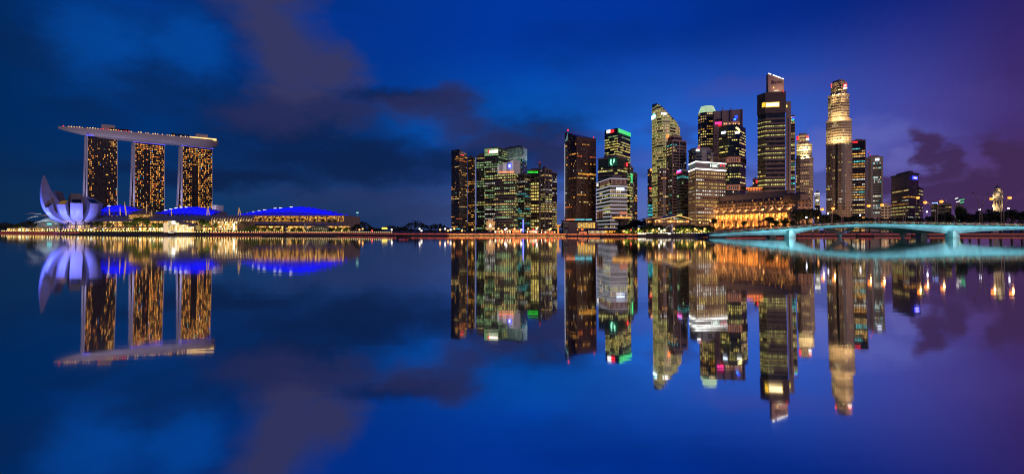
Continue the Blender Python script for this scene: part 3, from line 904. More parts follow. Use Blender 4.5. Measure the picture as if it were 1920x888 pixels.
mb = MB(); mb.face([(ex_A.x - 4, 660, Z(420, 660)), (ex_B.x + 6, 660, Z(422, 660)), (ex_B.x + 2, 688, Z(416.5, 688)), (ex_A.x + 20, 688, Z(414.5, 688))]); mb.build('terrace_roof', slate, expo)
glazing(expo, W(470, 661), W(655, 661), 3, Z(423.4, 661), 70, 2, goldc, 1.3, .85)
mb = MB(); mb.box(W(440, 662)[0], W(658, 662)[0], 662, 686, 2, Z(423, 662)); mb.build('podium', gilt, expo)
# white trapezoid fly tower right of the third hotel tower
x0, _ = W(394, 1180); x1, _ = W(401, 1180); x2, _ = W(405.5, 1180)
mb = MB(); b0 = [(x0, 1180), (x1, 1180), (x1, 1210), (x0, 1210)]
mb.v += [(x, y, 2) for x, y in b0] + [(x0, 1180, Z(384.5, 1180)), (x2, 1180, Z(384, 1180)), (x2, 1210, Z(384, 1180)), (x0, 1210, Z(384.5, 1180))]
for q in ((0, 3, 2, 1), (4, 5, 6, 7), (0, 1, 5, 4), (1, 2, 6, 5), (2, 3, 7, 6), (3, 0, 4, 7)): mb.f.append(q); mb.m.append(0); mb.c.append(None)
o = mb.build('fly_tower', whitewall, origin=None); tag(o, 'plain pale slab with slanted edge right of the rightmost hotel tower', 'tower')
light('floodlight', 'POINT', P3(404, 396, 1160), 16000, (.7, .65, 1.0), None, size=.3)
# crystal pavilion
cp = empty('glass_pavilion', (*W(335, 556), 2), 'bright gold glass pavilion with slanted roof standing at the quay', 'pavilion')
a, b = W(315, 556), W(364, 552)
mb = MB()
pl = [a, b, (b[0] - 2, b[1] + 16), (a[0], a[1] + 16)]
mb.prism(ccw(pl), 2, lambda x, y: Z(411.5, 556) + (Z(422, 556) - Z(411.5, 556)) * (x - a[0]) / (b[0] - a[0])); mb.build('frame', gilt, cp)
for c in range(14):
    t0, t1_ = c / 14, (c + 1) / 14
    hz = lambda t: Z(412.5, 556) + (Z(423, 556) - Z(412.5, 556)) * t
    for r in range(7):
        z0_, z1_ = 2.4 + r * 2.0, 2.4 + (r + 1) * 2.0
        if z1_ > hz(t1_): continue
        x0, x1 = a[0] + (b[0] - a[0]) * t0, a[0] + (b[0] - a[0]) * t1_
        v = U(.7, 1.25) * (1.0 if c > 3 else .62); cc = pick(brightc)
        mb = MB(); mb.face([(x0 + .12, a[1] - .4 - 4 * t0, z0_ + .12), (x1 - .12, a[1] - .4 - 4 * t1_, z0_ + .12), (x1 - .12, a[1] - .4 - 4 * t1_, z1_ - .12), (x0 + .12, a[1] - .4 - 4 * t0, z1_ - .12)], 0, tuple(i * v for i in cc[:3])); mb.build('pane', PANE, cp)
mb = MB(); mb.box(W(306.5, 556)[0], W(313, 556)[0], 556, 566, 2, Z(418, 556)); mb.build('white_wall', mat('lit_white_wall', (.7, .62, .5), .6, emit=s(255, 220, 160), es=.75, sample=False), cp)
mb = MB(); x, y = W(326.5, 555); mb.box(x - 1.7, x + 1.7, y - 1.4, y - .8, Z(420.5, 555), Z(414, 555)); mb.build('lit_panel', e_white, cp)
mb = MB(); mb.box(W(308, 548)[0], W(366, 548)[0], 545, 556, -1, 2.6); mb.build('plinth', quay_m, cp)
# glass hall with ribbed vault
gh = empty('vaulted_hall', (*W(425, 600), 2), 'glass fronted hall with ribbed gold vault roof beside the quay', 'hall')
mb = MB(); mb.box(W(398, 600)[0], W(446, 600)[0], 600, 640, 2, Z(414, 600)); mb.build('wall', gilt, gh)
glazing(gh, W(399, 600), W(445, 600), 2.5, Z(414.5, 600), 22, 5, goldc + brightc, 1.25, .86)
mb = MB(); mb.box(W(437, 598)[0], W(440.5, 598)[0], 597.6, 598.2, Z(432, 598), Z(418, 598)); mb.build('lit_screen', em('screen', s(225, 250, 225), 1.3, False), gh)
for k in range(16):
    px = 396 + k * 5.0
    pts = [P3(px, 414.6, 602), P3(px + 1.5, 409.5, 606), P3(px + 3.5, 405.2, 616), P3(px + 6.5, 403.8, 632)]
    mb = MB(); mb.tube(pts, .55, 5); mb.build('vault_rib', mat('gold_rib', (.62, .5, .3), .5), gh)
mb = MB(); rows = [[P3(394 + k * 5, 414.8, 604), P3(395.5 + k * 5, 410, 608), P3(397.5 + k * 5, 405.8, 618), P3(400.5 + k * 5, 404.3, 634)] for k in range(17)]
mb.grid(rows); mb.build('vault_roof', mat('gold_vault', (.30, .22, .13), .6, .3, .4), gh, smooth=True)
for k in range(5): light('lamp', 'POINT', P3(402 + k * 16, 412.2, 600), 1500, (1, .76, .36), gh, size=.3)
# leaning masts and thin poles on the arcade roof
def mast(px0, py0, px1, py1, Y, label, r=.7, mt=None):
    o = MB().tube([P3(px0, py0, Y), P3((px0 + px1) / 2, (py0 + py1) / 2, Y), P3(px1, py1, Y)], [r * .8, r, r * .35], 6).build('roof_mast', mt or mat('gold_lit_mast', (.6, .48, .3), .5, emit=s(210, 160, 90), es=.45, sample=False), origin=None)
    tag(o, label, 'mast', 'masts on the arcade roof')
mast(205.6, 403.6, 204.5, 388, 700, 'slim mast on the arcade roof, nearest the lotus museum')
mast(225.6, 404, 225, 388, 700, 'slim mast on the arcade roof between museum and leaning mast')
mast(236.8, 404.5, 233.3, 378.5, 700, 'tall leaning mast on the arcade roof beside the second hotel tower', .9)
mast(274.6, 400, 275.2, 380, 690, 'slim mast before the foot of the middle hotel tower')
mast(284.5, 405, 284.3, 393.5, 690, 'short mast at the left end of the middle blue roof')
mast(321.8, 407, 321.2, 392.5, 690, 'mast with a red lamp before the middle blue roof')
mast(387.5, 408, 389, 387, 690, 'left leg of the leaning mast pair beside the right blue roof end')
mast(393.5, 408, 389.8, 387, 690, 'right leg of the leaning mast pair beside the right blue roof end')
mast(446.5, 404, 448, 389, 690, 'short leaning mast at the left end of the convention hall')
mast(451.5, 404, 448.4, 389, 690, 'second leaning mast at the left end of the convention hall')
# distant light pole behind the trees
lp = empty('light_pole', (*W(670, 900), 2), 'tall thin pole with a pale green top light beyond the convention hall', 'light pole')
MB().tube([P3(670, 434, 900), P3(670, 398.6, 900)], [.5, .3], 6).build('pole', mat('teal_pole', (.1, .2, .2), .5, emit=s(60, 140, 160), es=.5, sample=False), lp)
x, y, z = P3(670, 398.4, 900); MB().box(x - 2, x + 2, y - .6, y + .6, z - .5, z + .5).build('lamp_head', em('mint', s(170, 255, 220), 1.4, False), lp)
x, y, z = P3(670, 416.6, 900); MB().box(x - 1.6, x + 1.6, y - .6, y + .6, z - .6, z + .6).build('lamp_head', em('ice', s(170, 220, 255), 1.3, False), lp)
# yellow sign box
yb = empty('roadside_sign', (*W(721, 640), 2), 'glowing yellow sign box above the dark trees in the middle', 'sign')
x, y, z = P3(721, 427.8, 640); MB().box(x - 3.2, x + 3.2, y - .4, y + .4, z - 1.1, z + 1.1).build('sign_panel', e_yellow, yb)
for k in (-1, 1): MB().bar((x + k * 2, y, 2), (x + k * 2, y, z - 1), .3).build('post', metal_d, yb)
# ------------------------------------------------------------------ towers of the business district, left to right
random.seed(21)
amb = dict(p=.55, on=.34, run=2.5, cols=[(AMB, 5), (WRM, 2), (ORG_, 1), (CYN, .3)], k=.75)
grn = dict(p=.8, on=.62, run=4, cols=[(GRN, 5), (LIM, 3), (WHT, 1), (WRM, 1)], k=.55)
yel = dict(p=.9, on=.85, run=10, cols=[(YEL, 4), (WRM, 3), (LIM, 1)], k=.8)
yg = dict(p=.9, on=.74, run=4, cols=[(LIM, 4), (YEL, 3), (GRN, 1)], k=.62)
teal = dict(p=.8, on=.6, run=4, cols=[(CYN, 3), (GRN, 3), (WRM, 1), (WHT, 1)], k=.4)
spar = dict(p=.4, on=.35, run=2, cols=[(AMB, 3), (WRM, 3), (WHT, 1)], k=.7)
whi = dict(p=.7, on=.6, run=4, cols=[(WHT, 3), (WRM, 3), (LIM, 1)], k=.6)
def zt(py, Y): return Z(py, Y)
# 1 dark pair with amber rooms
A, B, C = (845.8, 925), (861, 900), (876.6, 925)
pl = quad(A, B, C); xa, xc = W(*A)[0], W(*C)[0]
za, zc = zt(278.5, 905), zt(290, 925)
tf1 = lambda x, y: za if x < W(858, 905)[0] else za + (zc - za) * min(1, max(0, (x - W(858, 905)[0]) / (xc - W(858, 905)[0])))
t = tower('residential_tower', 'leftmost dark residential tower with slanted top and amber rooms', pl, za, spd, darkglass, amb, 3.4, pw=2.2, top=tf1, segs=6, sill=.3, wh=.42, spandrel=True)
sign(t, B, C, 863.5, 869, 289.8, 291.4, e_red)
pl = quad((876.8, 935), (888.5, 925), (891, 945))
t = tower('residential_tower', 'lower dark residential tower with flat roof beside the leftmost slanted one', pl, zt(295.5, 930), spd, darkglass, amb, 3.4, pw=2.2, sill=.3, wh=.42)
x, y = W(891.4, 923); MB().box(x - .4, x + .4, y - .5, y + .5, 2, zt(296, 923)).build('light_fin', mat('pale_fin', (.5, .52, .6), .4, emit=s(120, 130, 170), es=.5, sample=False), t)
# 2 green lit bank tower
A, B = (893, 965), (935, 945)
t = tower('office_tower', 'green lit office tower with red and white sign on its raised block', slab(A, (908, 958), 40), zt(291, 960), spd, greenglass, grn, 4.2, pw=3.4, wh=.45)
tower('', '', slab((908.2, 957), B, 40), zt(277.5, 950), spd, greenglass, dict(grn, on=.66), 4.2, pw=3.4, wh=.45, parent=t)
sign(t, (908.2, 957), B, 917.5, 934, 281.2, 286.6, em('redwhite', s(255, 232, 222), 2.0, False), out=1.0, label='white sign panel with a red end')
sign(t, (908.2, 957), B, 915.2, 918, 281.2, 286.6, e_red, out=1.1)
for k in range(5):
    z = zt(279 + k * 2.7, 950); a, b = edge_pt((908.2, 957), B, 908.6, .5), edge_pt((908.2, 957), B, 934.6, .5)
    mb = MB(); 
    for c in range(9):
        p, q = a + (b - a) * ((c + .08) / 9), a + (b - a) * ((c + .92) / 9); v = U(.35, .7)
        mb.face([(p.x, p.y, z - 1.0), (q.x, q.y, z - 1.0), (q.x, q.y, z + .5), (p.x, p.y, z + .5)], 0, tuple(i * v for i in GRN[:3]))
    mb.build('window_row', PANE, t)
# low tan annex in front of it
t2 = tower('office_block', 'low tan block before the green lit office tower', slab((911, 800), (928, 800), 20), zt(416, 800), gilt, brownglass, dict(amb, on=.5), 3.8, pw=4, zfirst=zt(431, 800))
# 4 tall pale glass tower with lit crown
A, B, C = (945, 985), (979, 955), (988.5, 985)
t = tower('glass_tower', 'tall pale glass tower with faintly lit crown in the left cluster', quad(A, B, C), zt(274, 955), paleglass, mat('crown_glass', (.12, .14, .15), .25, .2, .08), dict(p=.8, on=.5, run=5, cols=[(CYN, 3), (WHT, 3), (GRN, 2)], k=.36), 4.2, pw=3.0, blank_top=14)
for k in range(7):
    z = zt(277 + k * 3.2, 955)
    for (P_, Q_, p0, p1, v0) in ((A, B, 946, 978.5, .10 + .02 * k), (B, C, 979.6, 988, .20 + .04 * k)):
        a, b = edge_pt(P_, Q_, p0, .5), edge_pt(P_, Q_, p1, .5); mb = MB(); n = 12 if p1 < 979 else 5
        for c in range(n):
            p, q = a + (b - a) * ((c + .05) / n), a + (b - a) * ((c + .95) / n); v = v0 * U(.6, 1.2) * (.4 + .6 * c / n); cc = s(190, 225, 215)
            mb.face([(p.x, p.y, z - 1.4), (q.x, q.y, z - 1.4), (q.x, q.y, z + 1.2), (p.x, p.y, z + 1.2)], 0, tuple(i * v for i in cc[:3]))
        mb.build('crown_panel', PANE, t)
# tower with two lit faces below it
A, B, C = (964, 895), (983, 870), (996, 890)
tower('office_tower', 'teal windowed office tower right of the curved white crown', quad(A, B, C), zt(326.5, 870), spd, blueglass, teal, 4.0, pw=2.6)
# 3 front block with curved white crown and blue sign
A, B, C = (927, 835), (966, 815), (972, 850)
q = quad(A, B, C)
t = tower('office_tower', 'office tower with curved white crown and a square blue sign', q, zt(324, 815), spd, darkglass, dict(grn, cols=[(GRN, 3), (LIM, 4), (WRM, 2), (ORG_, .4)], k=.62), 4.1, pw=3.6, wh=.42, cap=False)
pc = Vector(W(933, 831)); pd = Vector(W(966, 815)); dd = (pd - pc).normalized(); nb = Vector((-dd.y, dd.x))
z0c = zt(324.5, 820)
crown = MB(); nn_ = 10; rows = []
for i in range(nn_ + 1):
    u = i / nn_; p = pc + (pd - pc) * u; zz = zt(310, 825) + (zt(299.5, 818) - zt(310, 825)) * u ** .8
    rows.append((p, zz))
for (p, za_), (q_, zb_) in zip(rows, rows[1:]):
    mb = MB(); P4 = [p, q_, q_ + nb * 16, p + nb * 16]
    mb.v += [(v.x, v.y, z0c) for v in P4] + [(p.x, p.y, za_), (q_.x, q_.y, zb_), (q_.x + nb.x * 16, q_.y + nb.y * 16, zb_), (p.x + nb.x * 16, p.y + nb.y * 16, za_)]
    for f in ((0, 3, 2, 1), (4, 5, 6, 7), (0, 1, 5, 4), (1, 2, 6, 5), (2, 3, 7, 6), (3, 0, 4, 7)): mb.f.append(f); mb.m.append(0); mb.c.append(None)
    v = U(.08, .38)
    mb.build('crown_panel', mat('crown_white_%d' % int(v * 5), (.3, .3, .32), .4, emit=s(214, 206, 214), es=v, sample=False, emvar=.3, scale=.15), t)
sign(t, (933, 831), (966, 815), 952.5, 959.5, 306, 316, e_blue, out=1.0)
sign(t, (933, 831), (966, 815), 954.6, 957.6, 308, 314, e_white, out=1.5, name='sign_mark')
for k in range(11): sign(t, (933, 831), (966, 815), 936 + k * 2.6, 937.6 + k * 2.6, 321.3, 323.6, e_orange, out=.9, name='lit_letter')
# 5 yellow banded tower with green lettering
A, B = (988.8, 905), (1010.5, 895)
t = tower('office_tower', 'office tower with wide yellow window bands and green rooftop lettering', slab(A, B, 36), zt(318.5, 900), brownstone, darkglass, dict(yel, p=.78), 5.2, pw=4.0, wh=.5, rowskip=lambda z: zt(334, 900) < z or zt(384, 900) < z < zt(380, 900))
for k in range(9):
    sign(t, A, B, 989.8 + k * 2.2, 991.2 + k * 2.2, 320.6 + (k % 2) * .5, 324.4, em('green_letter', s(30, 230, 40), 1.1, False), out=.9, name='lit_letter')
# 6 dark stepped slab with spine
A, B, C = (1010.5, 900), (1021.5, 880), (1035, 895)
t = tower('office_tower', 'dark stepped office tower with red beacon on its tall spine', quad((1011, 900), (1022, 885), (1035, 900)), zt(317.6, 890), greystone, darkglass, dict(whi, cols=[(WRM, 4), (LIM, 3), (WHT, 2)], p=.8, on=.7, run=5), 4.0, pw=3.0, piers=10)
tower('', '', slab((1036, 915), (1045, 925), 30), zt(324, 915), greystone, darkglass, dict(whi, k=.4, on=.6), 4.0, pw=3.0, parent=t)
x, y = W(1012, 893); MB().box(x - 1.7, x + 1.7, y - 1.5, y + 4, 2, zt(305.5, 893)).build('spine', metal_d, t)
MB().box(x + 5, x + 11, y + 4, y + 12, zt(318, 893), zt(312, 893)).build('plant_room', metal_d, t)
MB().lathe(x, y, [(.5, zt(305.5, 893)), (1.0, zt(304.8, 893)), (.4, zt(304, 893))], 8).build('beacon', e_red, t)
# blue light column
bl = empty('light_column', (*W(981, 470), 2), 'slim bright blue light column standing on the quay', 'light column')
x, y = W(981, 470); MB().box(x - .45, x + .45, y - .4, y + .4, 2.8, zt(411, 470)).build('column', em('blue_white', s(120, 120, 255), 2.2, False), bl)
MB().box(x - .9, x + .9, y + 1.2, y + 1.6, 2.6, zt(413, 470) * .8).build('backing_panel', em('deepblue', s(10, 10, 220), .8, False, .5), bl)
MB().box(x - 3.2, x + 3.2, y - .8, y + 1.8, 1.9, 2.8).build('base', metal_d, bl)
# 7 brown glass twin with pointed top
A, B, C = (1059.4, 775), (1081.5, 750), (1117, 768)
za, zb = zt(244.6, 760), zt(255.5, 750)
xl, xp, xm = W(1059.4, 775)[0], W(1065, 768)[0], W(1081.5, 750)[0]
def tf7(x, y):
    if x <= xp: return za
    if x <= xm: return za + (zb - za) * (x - xp) / (xm - xp)
    return zb
q7 = quad(A, B, C)
t = tower('residential_tower', 'brown glass tower with sharp pointed top and red beacon', q7, za, brownglass, brownglass, dict(spar, p=.7, on=.26, run=1.6, cols=[(AMB, 4), (WRM, 3), (ORG_, 2), (WHT, .6)], k=.6), 3.4, pw=2.4, sill=.3, wh=.5, top=tf7, segs=8, blank_top=5, piers=15, pier_d=.5, pier_mat=brownglass)
a = edge_pt(A, B, 1059.6, .4); b = edge_pt(A, B, 1065, .4)
mb = MB(); mb.face([(a.x, a.y, zt(262, 770)), (b.x, b.y, zt(262, 768)), (b.x, b.y, za - 1), (a.x, a.y, za - 14)]); mb.build('crown_glass', mat('pale_lit_glass', (.3, .4, .4), .3, emit=s(120, 170, 170), es=.4, sample=False), t)
mb = MB(); p = Vector(W(1059.0, 773)); mb.bar((p.x, p.y, zt(407, 773)), (p.x, p.y, zt(270, 773)), .8, 1.2); mb.build('light_fin', mat('pale_fin2', (.5, .5, .5), .4, emit=s(190, 205, 220), es=.55, sample=False), t)
p = W(1065, 766); MB().lathe(p[0], p[1], [(.3, za), (1.3, za + 1), (1.3, za + 2), (.3, za + 3)], 8).build('beacon', e_red, t)
p = W(1113, 765); MB().lathe(p[0], p[1], [(.3, zb), (1.0, zb + .8), (.3, zb + 2)], 8).build('beacon', e_red, t)
mb = MB(); a, b = edge_pt(B, C, 1084, .7), edge_pt(B, C, 1116.5, .7)
for c in range(22):
    p, q = a + (b - a) * ((c + .1) / 22), a + (b - a) * ((c + .9) / 22); v = U(.3, .9); mb.face([(p.x, p.y, zt(328, 758)), (q.x, q.y, zt(328, 758)), (q.x, q.y, zt(325, 758)), (p.x, p.y, zt(325, 758))], 0, tuple(i * v for i in AMB[:3]))
mb.build('window_row', PANE, t)
# 8 tower with green crown
A, B, C = (1133, 853), (1158, 830), (1182.5, 874)
t = tower('office_tower', 'yellow green windowed tower with glowing green crown and red sign', quad(A, B, C), zt(239.6, 830), darkglass, darkglass, yg, 4.1, pw=2.6, wh=.5, blank_top=11, cap=False)
sign(t, B, C, 1159, 1182.3, 0, 0, e_green, out=.6, name='green_crown') if False else None
a, b = edge_pt(B, C, 1158.8, .7), edge_pt(B, C, 1182.3, .7)
for c in range(8):
    p, q = a + (b - a) * ((c + .02) / 8), a + (b - a) * ((c + .98) / 8); z1 = zt(239.6, 830) - .4; mb = MB()
    mb.face([(p.x, p.y, z1 - 6.2), (q.x, q.y, z1 - 6.2), (q.x, q.y, z1), (p.x, p.y, z1)]); mb.build('crown_panel', em('crown_green', s(60, 236, 130), .95, False, .3), t)
sign(t, A, B, 1138, 1145, 243.6, 249.4, e_white, out=.9); sign(t, A, B, 1145, 1151.5, 243.4, 248.6, e_red, out=.9)
# NTUC style block with U sign
A, B, C = (1120.5, 745), (1158, 722), (1177, 745)
t = tower('office_tower', 'dark green office tower with a glowing green U shaped sign', quad(A, B, C), zt(294, 722), spd, greenglass, dict(yg, p=.75, on=.6), 4.1, pw=2.8, rowskip=lambda z: z > zt(313, 722), wh=.45)
sg = em('u_green', s(150, 255, 205), 1.5, False)
P0 = edge_pt(A, B, 1145, 1.0); P1 = edge_pt(A, B, 1153, 1.0)
def on(u, w): v = P0 + (P1 - P0) * u; return (v.x, v.y, zt(308.5, 725) + (zt(298, 725) - zt(308.5, 725)) * w)
MB().tube([on(.22, 1), on(.1, .6), on(.08, .3), on(.25, .05), on(.48, .0)], [.9, 1.0, 1.05, .95, .6], 6).build('sign_stroke', sg, t)
MB().tube([on(.95, 1), on(.85, .6), on(.72, .3)], [.9, 1.05, .6], 6).build('sign_stroke', sg, t)
sign(t, A, B, 1140.5, 1157.5, 295.4, 311, mat('sign_backing', (.02, .09, .06), .5, emit=s(4, 60, 40), es=.5, sample=False), out=.3, name='sign_backing')
sign(t, B, C, 1173.6, 1176, 305, 312, e_red, out=1.0); 
# slim towers right of it
t = tower('office_tower', 'slim dark tower with green light edge behind the U sign tower', quad((1171, 800), (1181, 790), (1188, 812)), zt(313, 795), brownstone, darkglass, yg, 4.0, pw=2.6)
sign(t, (1181, 790), (1188, 812), 1183.4, 1184.8, 325, 341, e_green, out=.9)
tower('office_tower', 'slim unlit concrete tower right of the green edged one', quad((1183, 860), (1189, 850), (1195.5, 868)), zt(325.5, 855), concrete, darkglass, dict(spar, p=.3), 4.0, pw=3)
# 9 banded office block with white light lines
A, B, C = (1117.7, 661), (1143.6, 600), (1176, 606)
q9 = quad(A, B, C)
t = tower('office_block', 'office block banded with white light lines and white corner lettering', q9, zt(334, 600), spd, darkglass, dict(yg, p=.75, on=.5, cols=[(LIM, 3), (WRM, 3), (GRN, 1)], k=.6), 4.4, pw=2.4, spandrel=False, wh=.42)
lw = em('white_line', s(205, 205, 222), .8, False)
qq = inset(q9, -.3); zz = zt(427, 600)
sh_ = (zt(334.4, 600) - zt(427, 600)) / 13.0
for k in range(14):
    z = zz + k * sh_
    if k in (12,): continue
    mb = MB(); mb.prism(qq, z - .38, z + .38); mb.build('light_line', lw, t)
for k in range(8):
    p = edge_pt(A, B, 1124 + k * 2.6, .5); MB().box(p.x - .5, p.x + .5, p.y - .5, p.y + .5, zt(334, 600) - 6.5, zt(334, 600) - 1.2).build('screen_pier', mat('warm_pier', (.4, .3, .26), .6, emit=s(120, 80, 60), es=.4, sample=False), t)
for k in range(12):
    p = edge_pt(B, C, 1146 + k * 2.4, .5); MB().box(p.x - .35, p.x + .35, p.y - .4, p.y + .4, zt(334, 600) - 6.5, zt(334, 600) - 1.2).build('screen_pier', mat('warm_pier', (.4, .3, .26), .6), t)
sign(t, A, B, 1117.9, 1124.8, 343.8, 350.4, metal_d, out=.6, text='OUE', tmat=e_white, tsize=.85)
sign(t, B, C, 1155, 1170, 351.8, 357.2, em('bluewhite', s(205, 225, 255), 1.9, False), out=.9)
sign(t, A, B, 1120.5, 1131.5, 396, 408.5, mat('tan_portal', (.42, .28, .2), .6, emit=s(150, 90, 60), es=.35, sample=False), out=1.2, name='portal')
for k in range(3): sign(t, A, B, 1122 + k * 3.3, 1123.9 + k * 3.3, 398, 408.4, darkglass, out=1.5, name='portal_opening')
# round restaurant tower
RX, RY = W(1166, 560)
t = empty('round_restaurant', (RX, RY, 2), 'round saucer restaurant on a thick stem beside the banded office block', 'restaurant')
mb = MB(); mb.lathe(RX, RY, [(3.9, 2), (3.6, zt(414, 560)), (5.5, zt(412, 560))], 16); mb.build('stem', gilt, t, smooth=True)
mb = MB(); mb.lathe(RX, RY, [(6, zt(414, 560)), (8.5, zt(411.5, 560)), (9.6, zt(409.5, 560))], 24); mb.build('lower_ring', mat('tan_ring', (.42, .28, .18), .6), t, smooth=True)
mb = MB(); mb.lathe(RX, RY, [(9.4, zt(409.4, 560)), (10.0, zt(407.8, 560)), (9.6, zt(406.9, 560))], 24); mb.build('window_ring', em('ring_warm', s(255, 180, 80), 1.2, True, .5), t, smooth=True)
mb = MB(); mb.lathe(RX, RY, [(9.8, zt(406.9, 560)), (10.6, zt(404.2, 560)), (9.2, zt(402.2, 560)), (3, zt(401.6, 560))], 24); mb.build('upper_ring', mat('tan_ring', (.42, .28, .18), .6), t, smooth=True)
MB().box(RX - 2, RX + 5.2, RY - 3, RY + 3, zt(402, 560), zt(397, 560)).build('roof_box', mat('lit_tan_box', (.55, .38, .28), .6, emit=s(225, 130, 80), es=.6, sample=False), t)
for k in range(4): light('lamp', 'POINT', (RX - 9 + 6 * k, RY - 10.6, zt(405.4, 560)), 160, (1, .7, .35), t, size=.15)
# small towers at the left foot of the lit curved tower
t = tower('office_tower', 'narrow tower with small red and cyan lights left of the curved lit tower', quad((1213.7, 905), (1218, 895), (1223.5, 905)), zt(318.5, 900), pinkstone, darkglass, dict(spar, p=.5), 3.9, pw=2.5)
sign(t, (1218, 895), (1223.5, 905), 1218.6, 1221.6, 316.6, 320.5, e_amber, out=.9)
t = tower('office_block', 'low block with cyan window bands left of the curved lit tower', quad((1214, 800), (1217, 790), (1224, 795)), zt(376, 790), concrete, darkglass, dict(p=1, on=.96, run=9, cols=[(s(60, 205, 225), 1)], k=.75), 4.6, pw=2, rowskip=lambda z: z > zt(384, 790))
sign(t, (1217, 790), (1224, 795), 1216.5, 1221.5, 351.5, 354, e_red, out=.6); 
# 10 curved tower fully lit, sloping crown
A = (1222, 825)
pts = [W(1222, 825), W(1231, 806), W(1243, 798), W(1256, 800), W(1267, 810), W(1275.4, 826)]
back = [(W(1275.4, 826)[0] - 6, 856), (W(1222, 825)[0] + 10, 856)]
xs = [W(1222, 825)[0], W(1233, 805)[0], W(1253, 799)[0], W(1270, 815)[0], W(1275.4, 826)[0]]
zs_ = [zt(197.6, 825) + 2, zt(198, 805) + 3, zt(212, 799), zt(230, 815), zt(241, 826)]
def tf10(x, y):
    if x <= xs[0]: return zs_[0]
    for i in range(4):
        if x <= xs[i + 1]: return zs_[i] + (zs_[i + 1] - zs_[i]) * (x - xs[i]) / (xs[i + 1] - xs[i])
    return zs_[-1]
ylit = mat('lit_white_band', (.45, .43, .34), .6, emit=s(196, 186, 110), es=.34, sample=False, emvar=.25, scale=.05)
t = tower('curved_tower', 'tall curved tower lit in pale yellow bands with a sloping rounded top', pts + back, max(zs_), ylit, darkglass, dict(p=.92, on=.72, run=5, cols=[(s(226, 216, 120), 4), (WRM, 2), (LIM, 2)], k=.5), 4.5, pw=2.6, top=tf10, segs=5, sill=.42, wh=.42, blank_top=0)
sign(t, (1222, 825), (1231, 806), 1222.6, 1229.4, 216, 223, em('icewhite', s(225, 255, 255), 2.0, False), out=1.0); sign(t, (1222, 825), (1231, 806), 1224.8, 1227.6, 212.5, 216, e_cyan, out=1.0)
sign(t, (1231, 806), (1243, 798), 1240, 1242.6, 210.6, 215, e_white, out=1.2); sign(t, (1243, 798), (1256, 800), 1243.2, 1249, 210.9, 215.2, e_white, out=1.0)
# 11 pink banded tower before it
A, B, C = (1250, 775), (1261, 755), (1286.6, 765)
t = tower('office_tower', 'pink stone office tower with dark bands before the curved lit tower', quad(A, B, C), zt(263, 755), pinkstone, darkglass, dict(whi, p=.6, on=.42, cols=[(WRM, 3), (CYN, 1.5), (WHT, 2), (AMB, 1)]), 4.2, pw=2.8, sill=.36, wh=.4, piers=12, pier_d=.6)
tower('', '', quad((1251, 775), (1262, 762), (1279, 768)), zt(255.5, 762), pinkstone, brownglass, dict(spar, p=0), 4, z0=zt(262, 762), parent=t)
x, y = W(1250.8, 762); MB().tube([(x, y, zt(262, 762)), (x, y, zt(239, 762))], [.7, .2], 6).build('spire', mat('spire_pink', (.5, .4, .4), .4, emit=s(255, 160, 130), es=.5, sample=False), t); MB().box(x - 1, x + 2.4, y - 1, y + 1, zt(258, 762), zt(252, 762)).build('beacon', e_orange, t)
# 12 round stone tower
cx_, cy_ = W(1243, 700); ring = [(cx_ + 7.5 * cos(2 * pi * k / 10), cy_ + 8 * sin(2 * pi * k / 10)) for k in range(10)]
tower('office_tower', 'rounded brown stone tower at the foot of the curved lit tower', ring, zt(318.5, 692), brownstone, darkglass, dict(spar, p=.35), 4.0, pw=2.4, sill=.42, wh=.36)
# 13 dark green windowed tower with pink blue sign
A, B, C = (1268.5, 690), (1279, 670), (1293, 690)
t = tower('office_tower', 'dark glass tower with a pink and blue sign and green windows', quad(A, B, C), zt(318, 670), spd, darkglass, dict(p=.4, on=.6, run=5, cols=[(GRN, 4), (LIM, 2), (CYN, 1)], k=.6), 4.0, pw=2.6)
sign(t, A, B, 1269.6, 1277.6, 319.6, 324.6, e_pink, out=.9); sign(t, A, B, 1271.6, 1278.4, 318.6, 321.6, em('bluelilac', s(150, 160, 255), 1.7, False), out=1.3)
# 15 rounded glass tower behind the HSBC block
cx_, cy_ = W(1313, 745); ring = [(cx_ + 16 * cos(2 * pi * k / 14), cy_ + 16 * sin(2 * pi * k / 14)) for k in range(14)]
t = tower('office_tower', 'rounded grey glass tower with a small red flag sign behind the white sign block', ring, zt(281, 735), greystone, paleglass, dict(spar, p=.2, k=.4), 4.2, pw=2.4, cap=True)
x, y = W(1310, 728); MB().face
mb = MB(); mb.v += [(x - 2.6, y, zt(279, 728)), (x + 1.8, y, zt(281, 728)), (x + 2.2, y, zt(272, 728)), (x - 1, y, zt(276, 728))]; mb.f.append((0, 1, 2, 3)); mb.m.append(0); mb.c.append(None)
o = mb.build('flag_sign', em('flag_red', s(200, 20, 24), .6, False), t); o.modifiers.new('thickness', 'SOLIDIFY').thickness = .4
sign(t, (1300, 728), (1325, 728), 1304.5, 1311, 279.5, 283.4, e_white, out=1.0)
tower('office_block', 'low grey concrete block joining the rounded glass tower', slab((1318, 735), (1338, 735), 20), zt(287.5, 735), concrete, greystone, dict(spar, p=0), 4.2, pw=4)
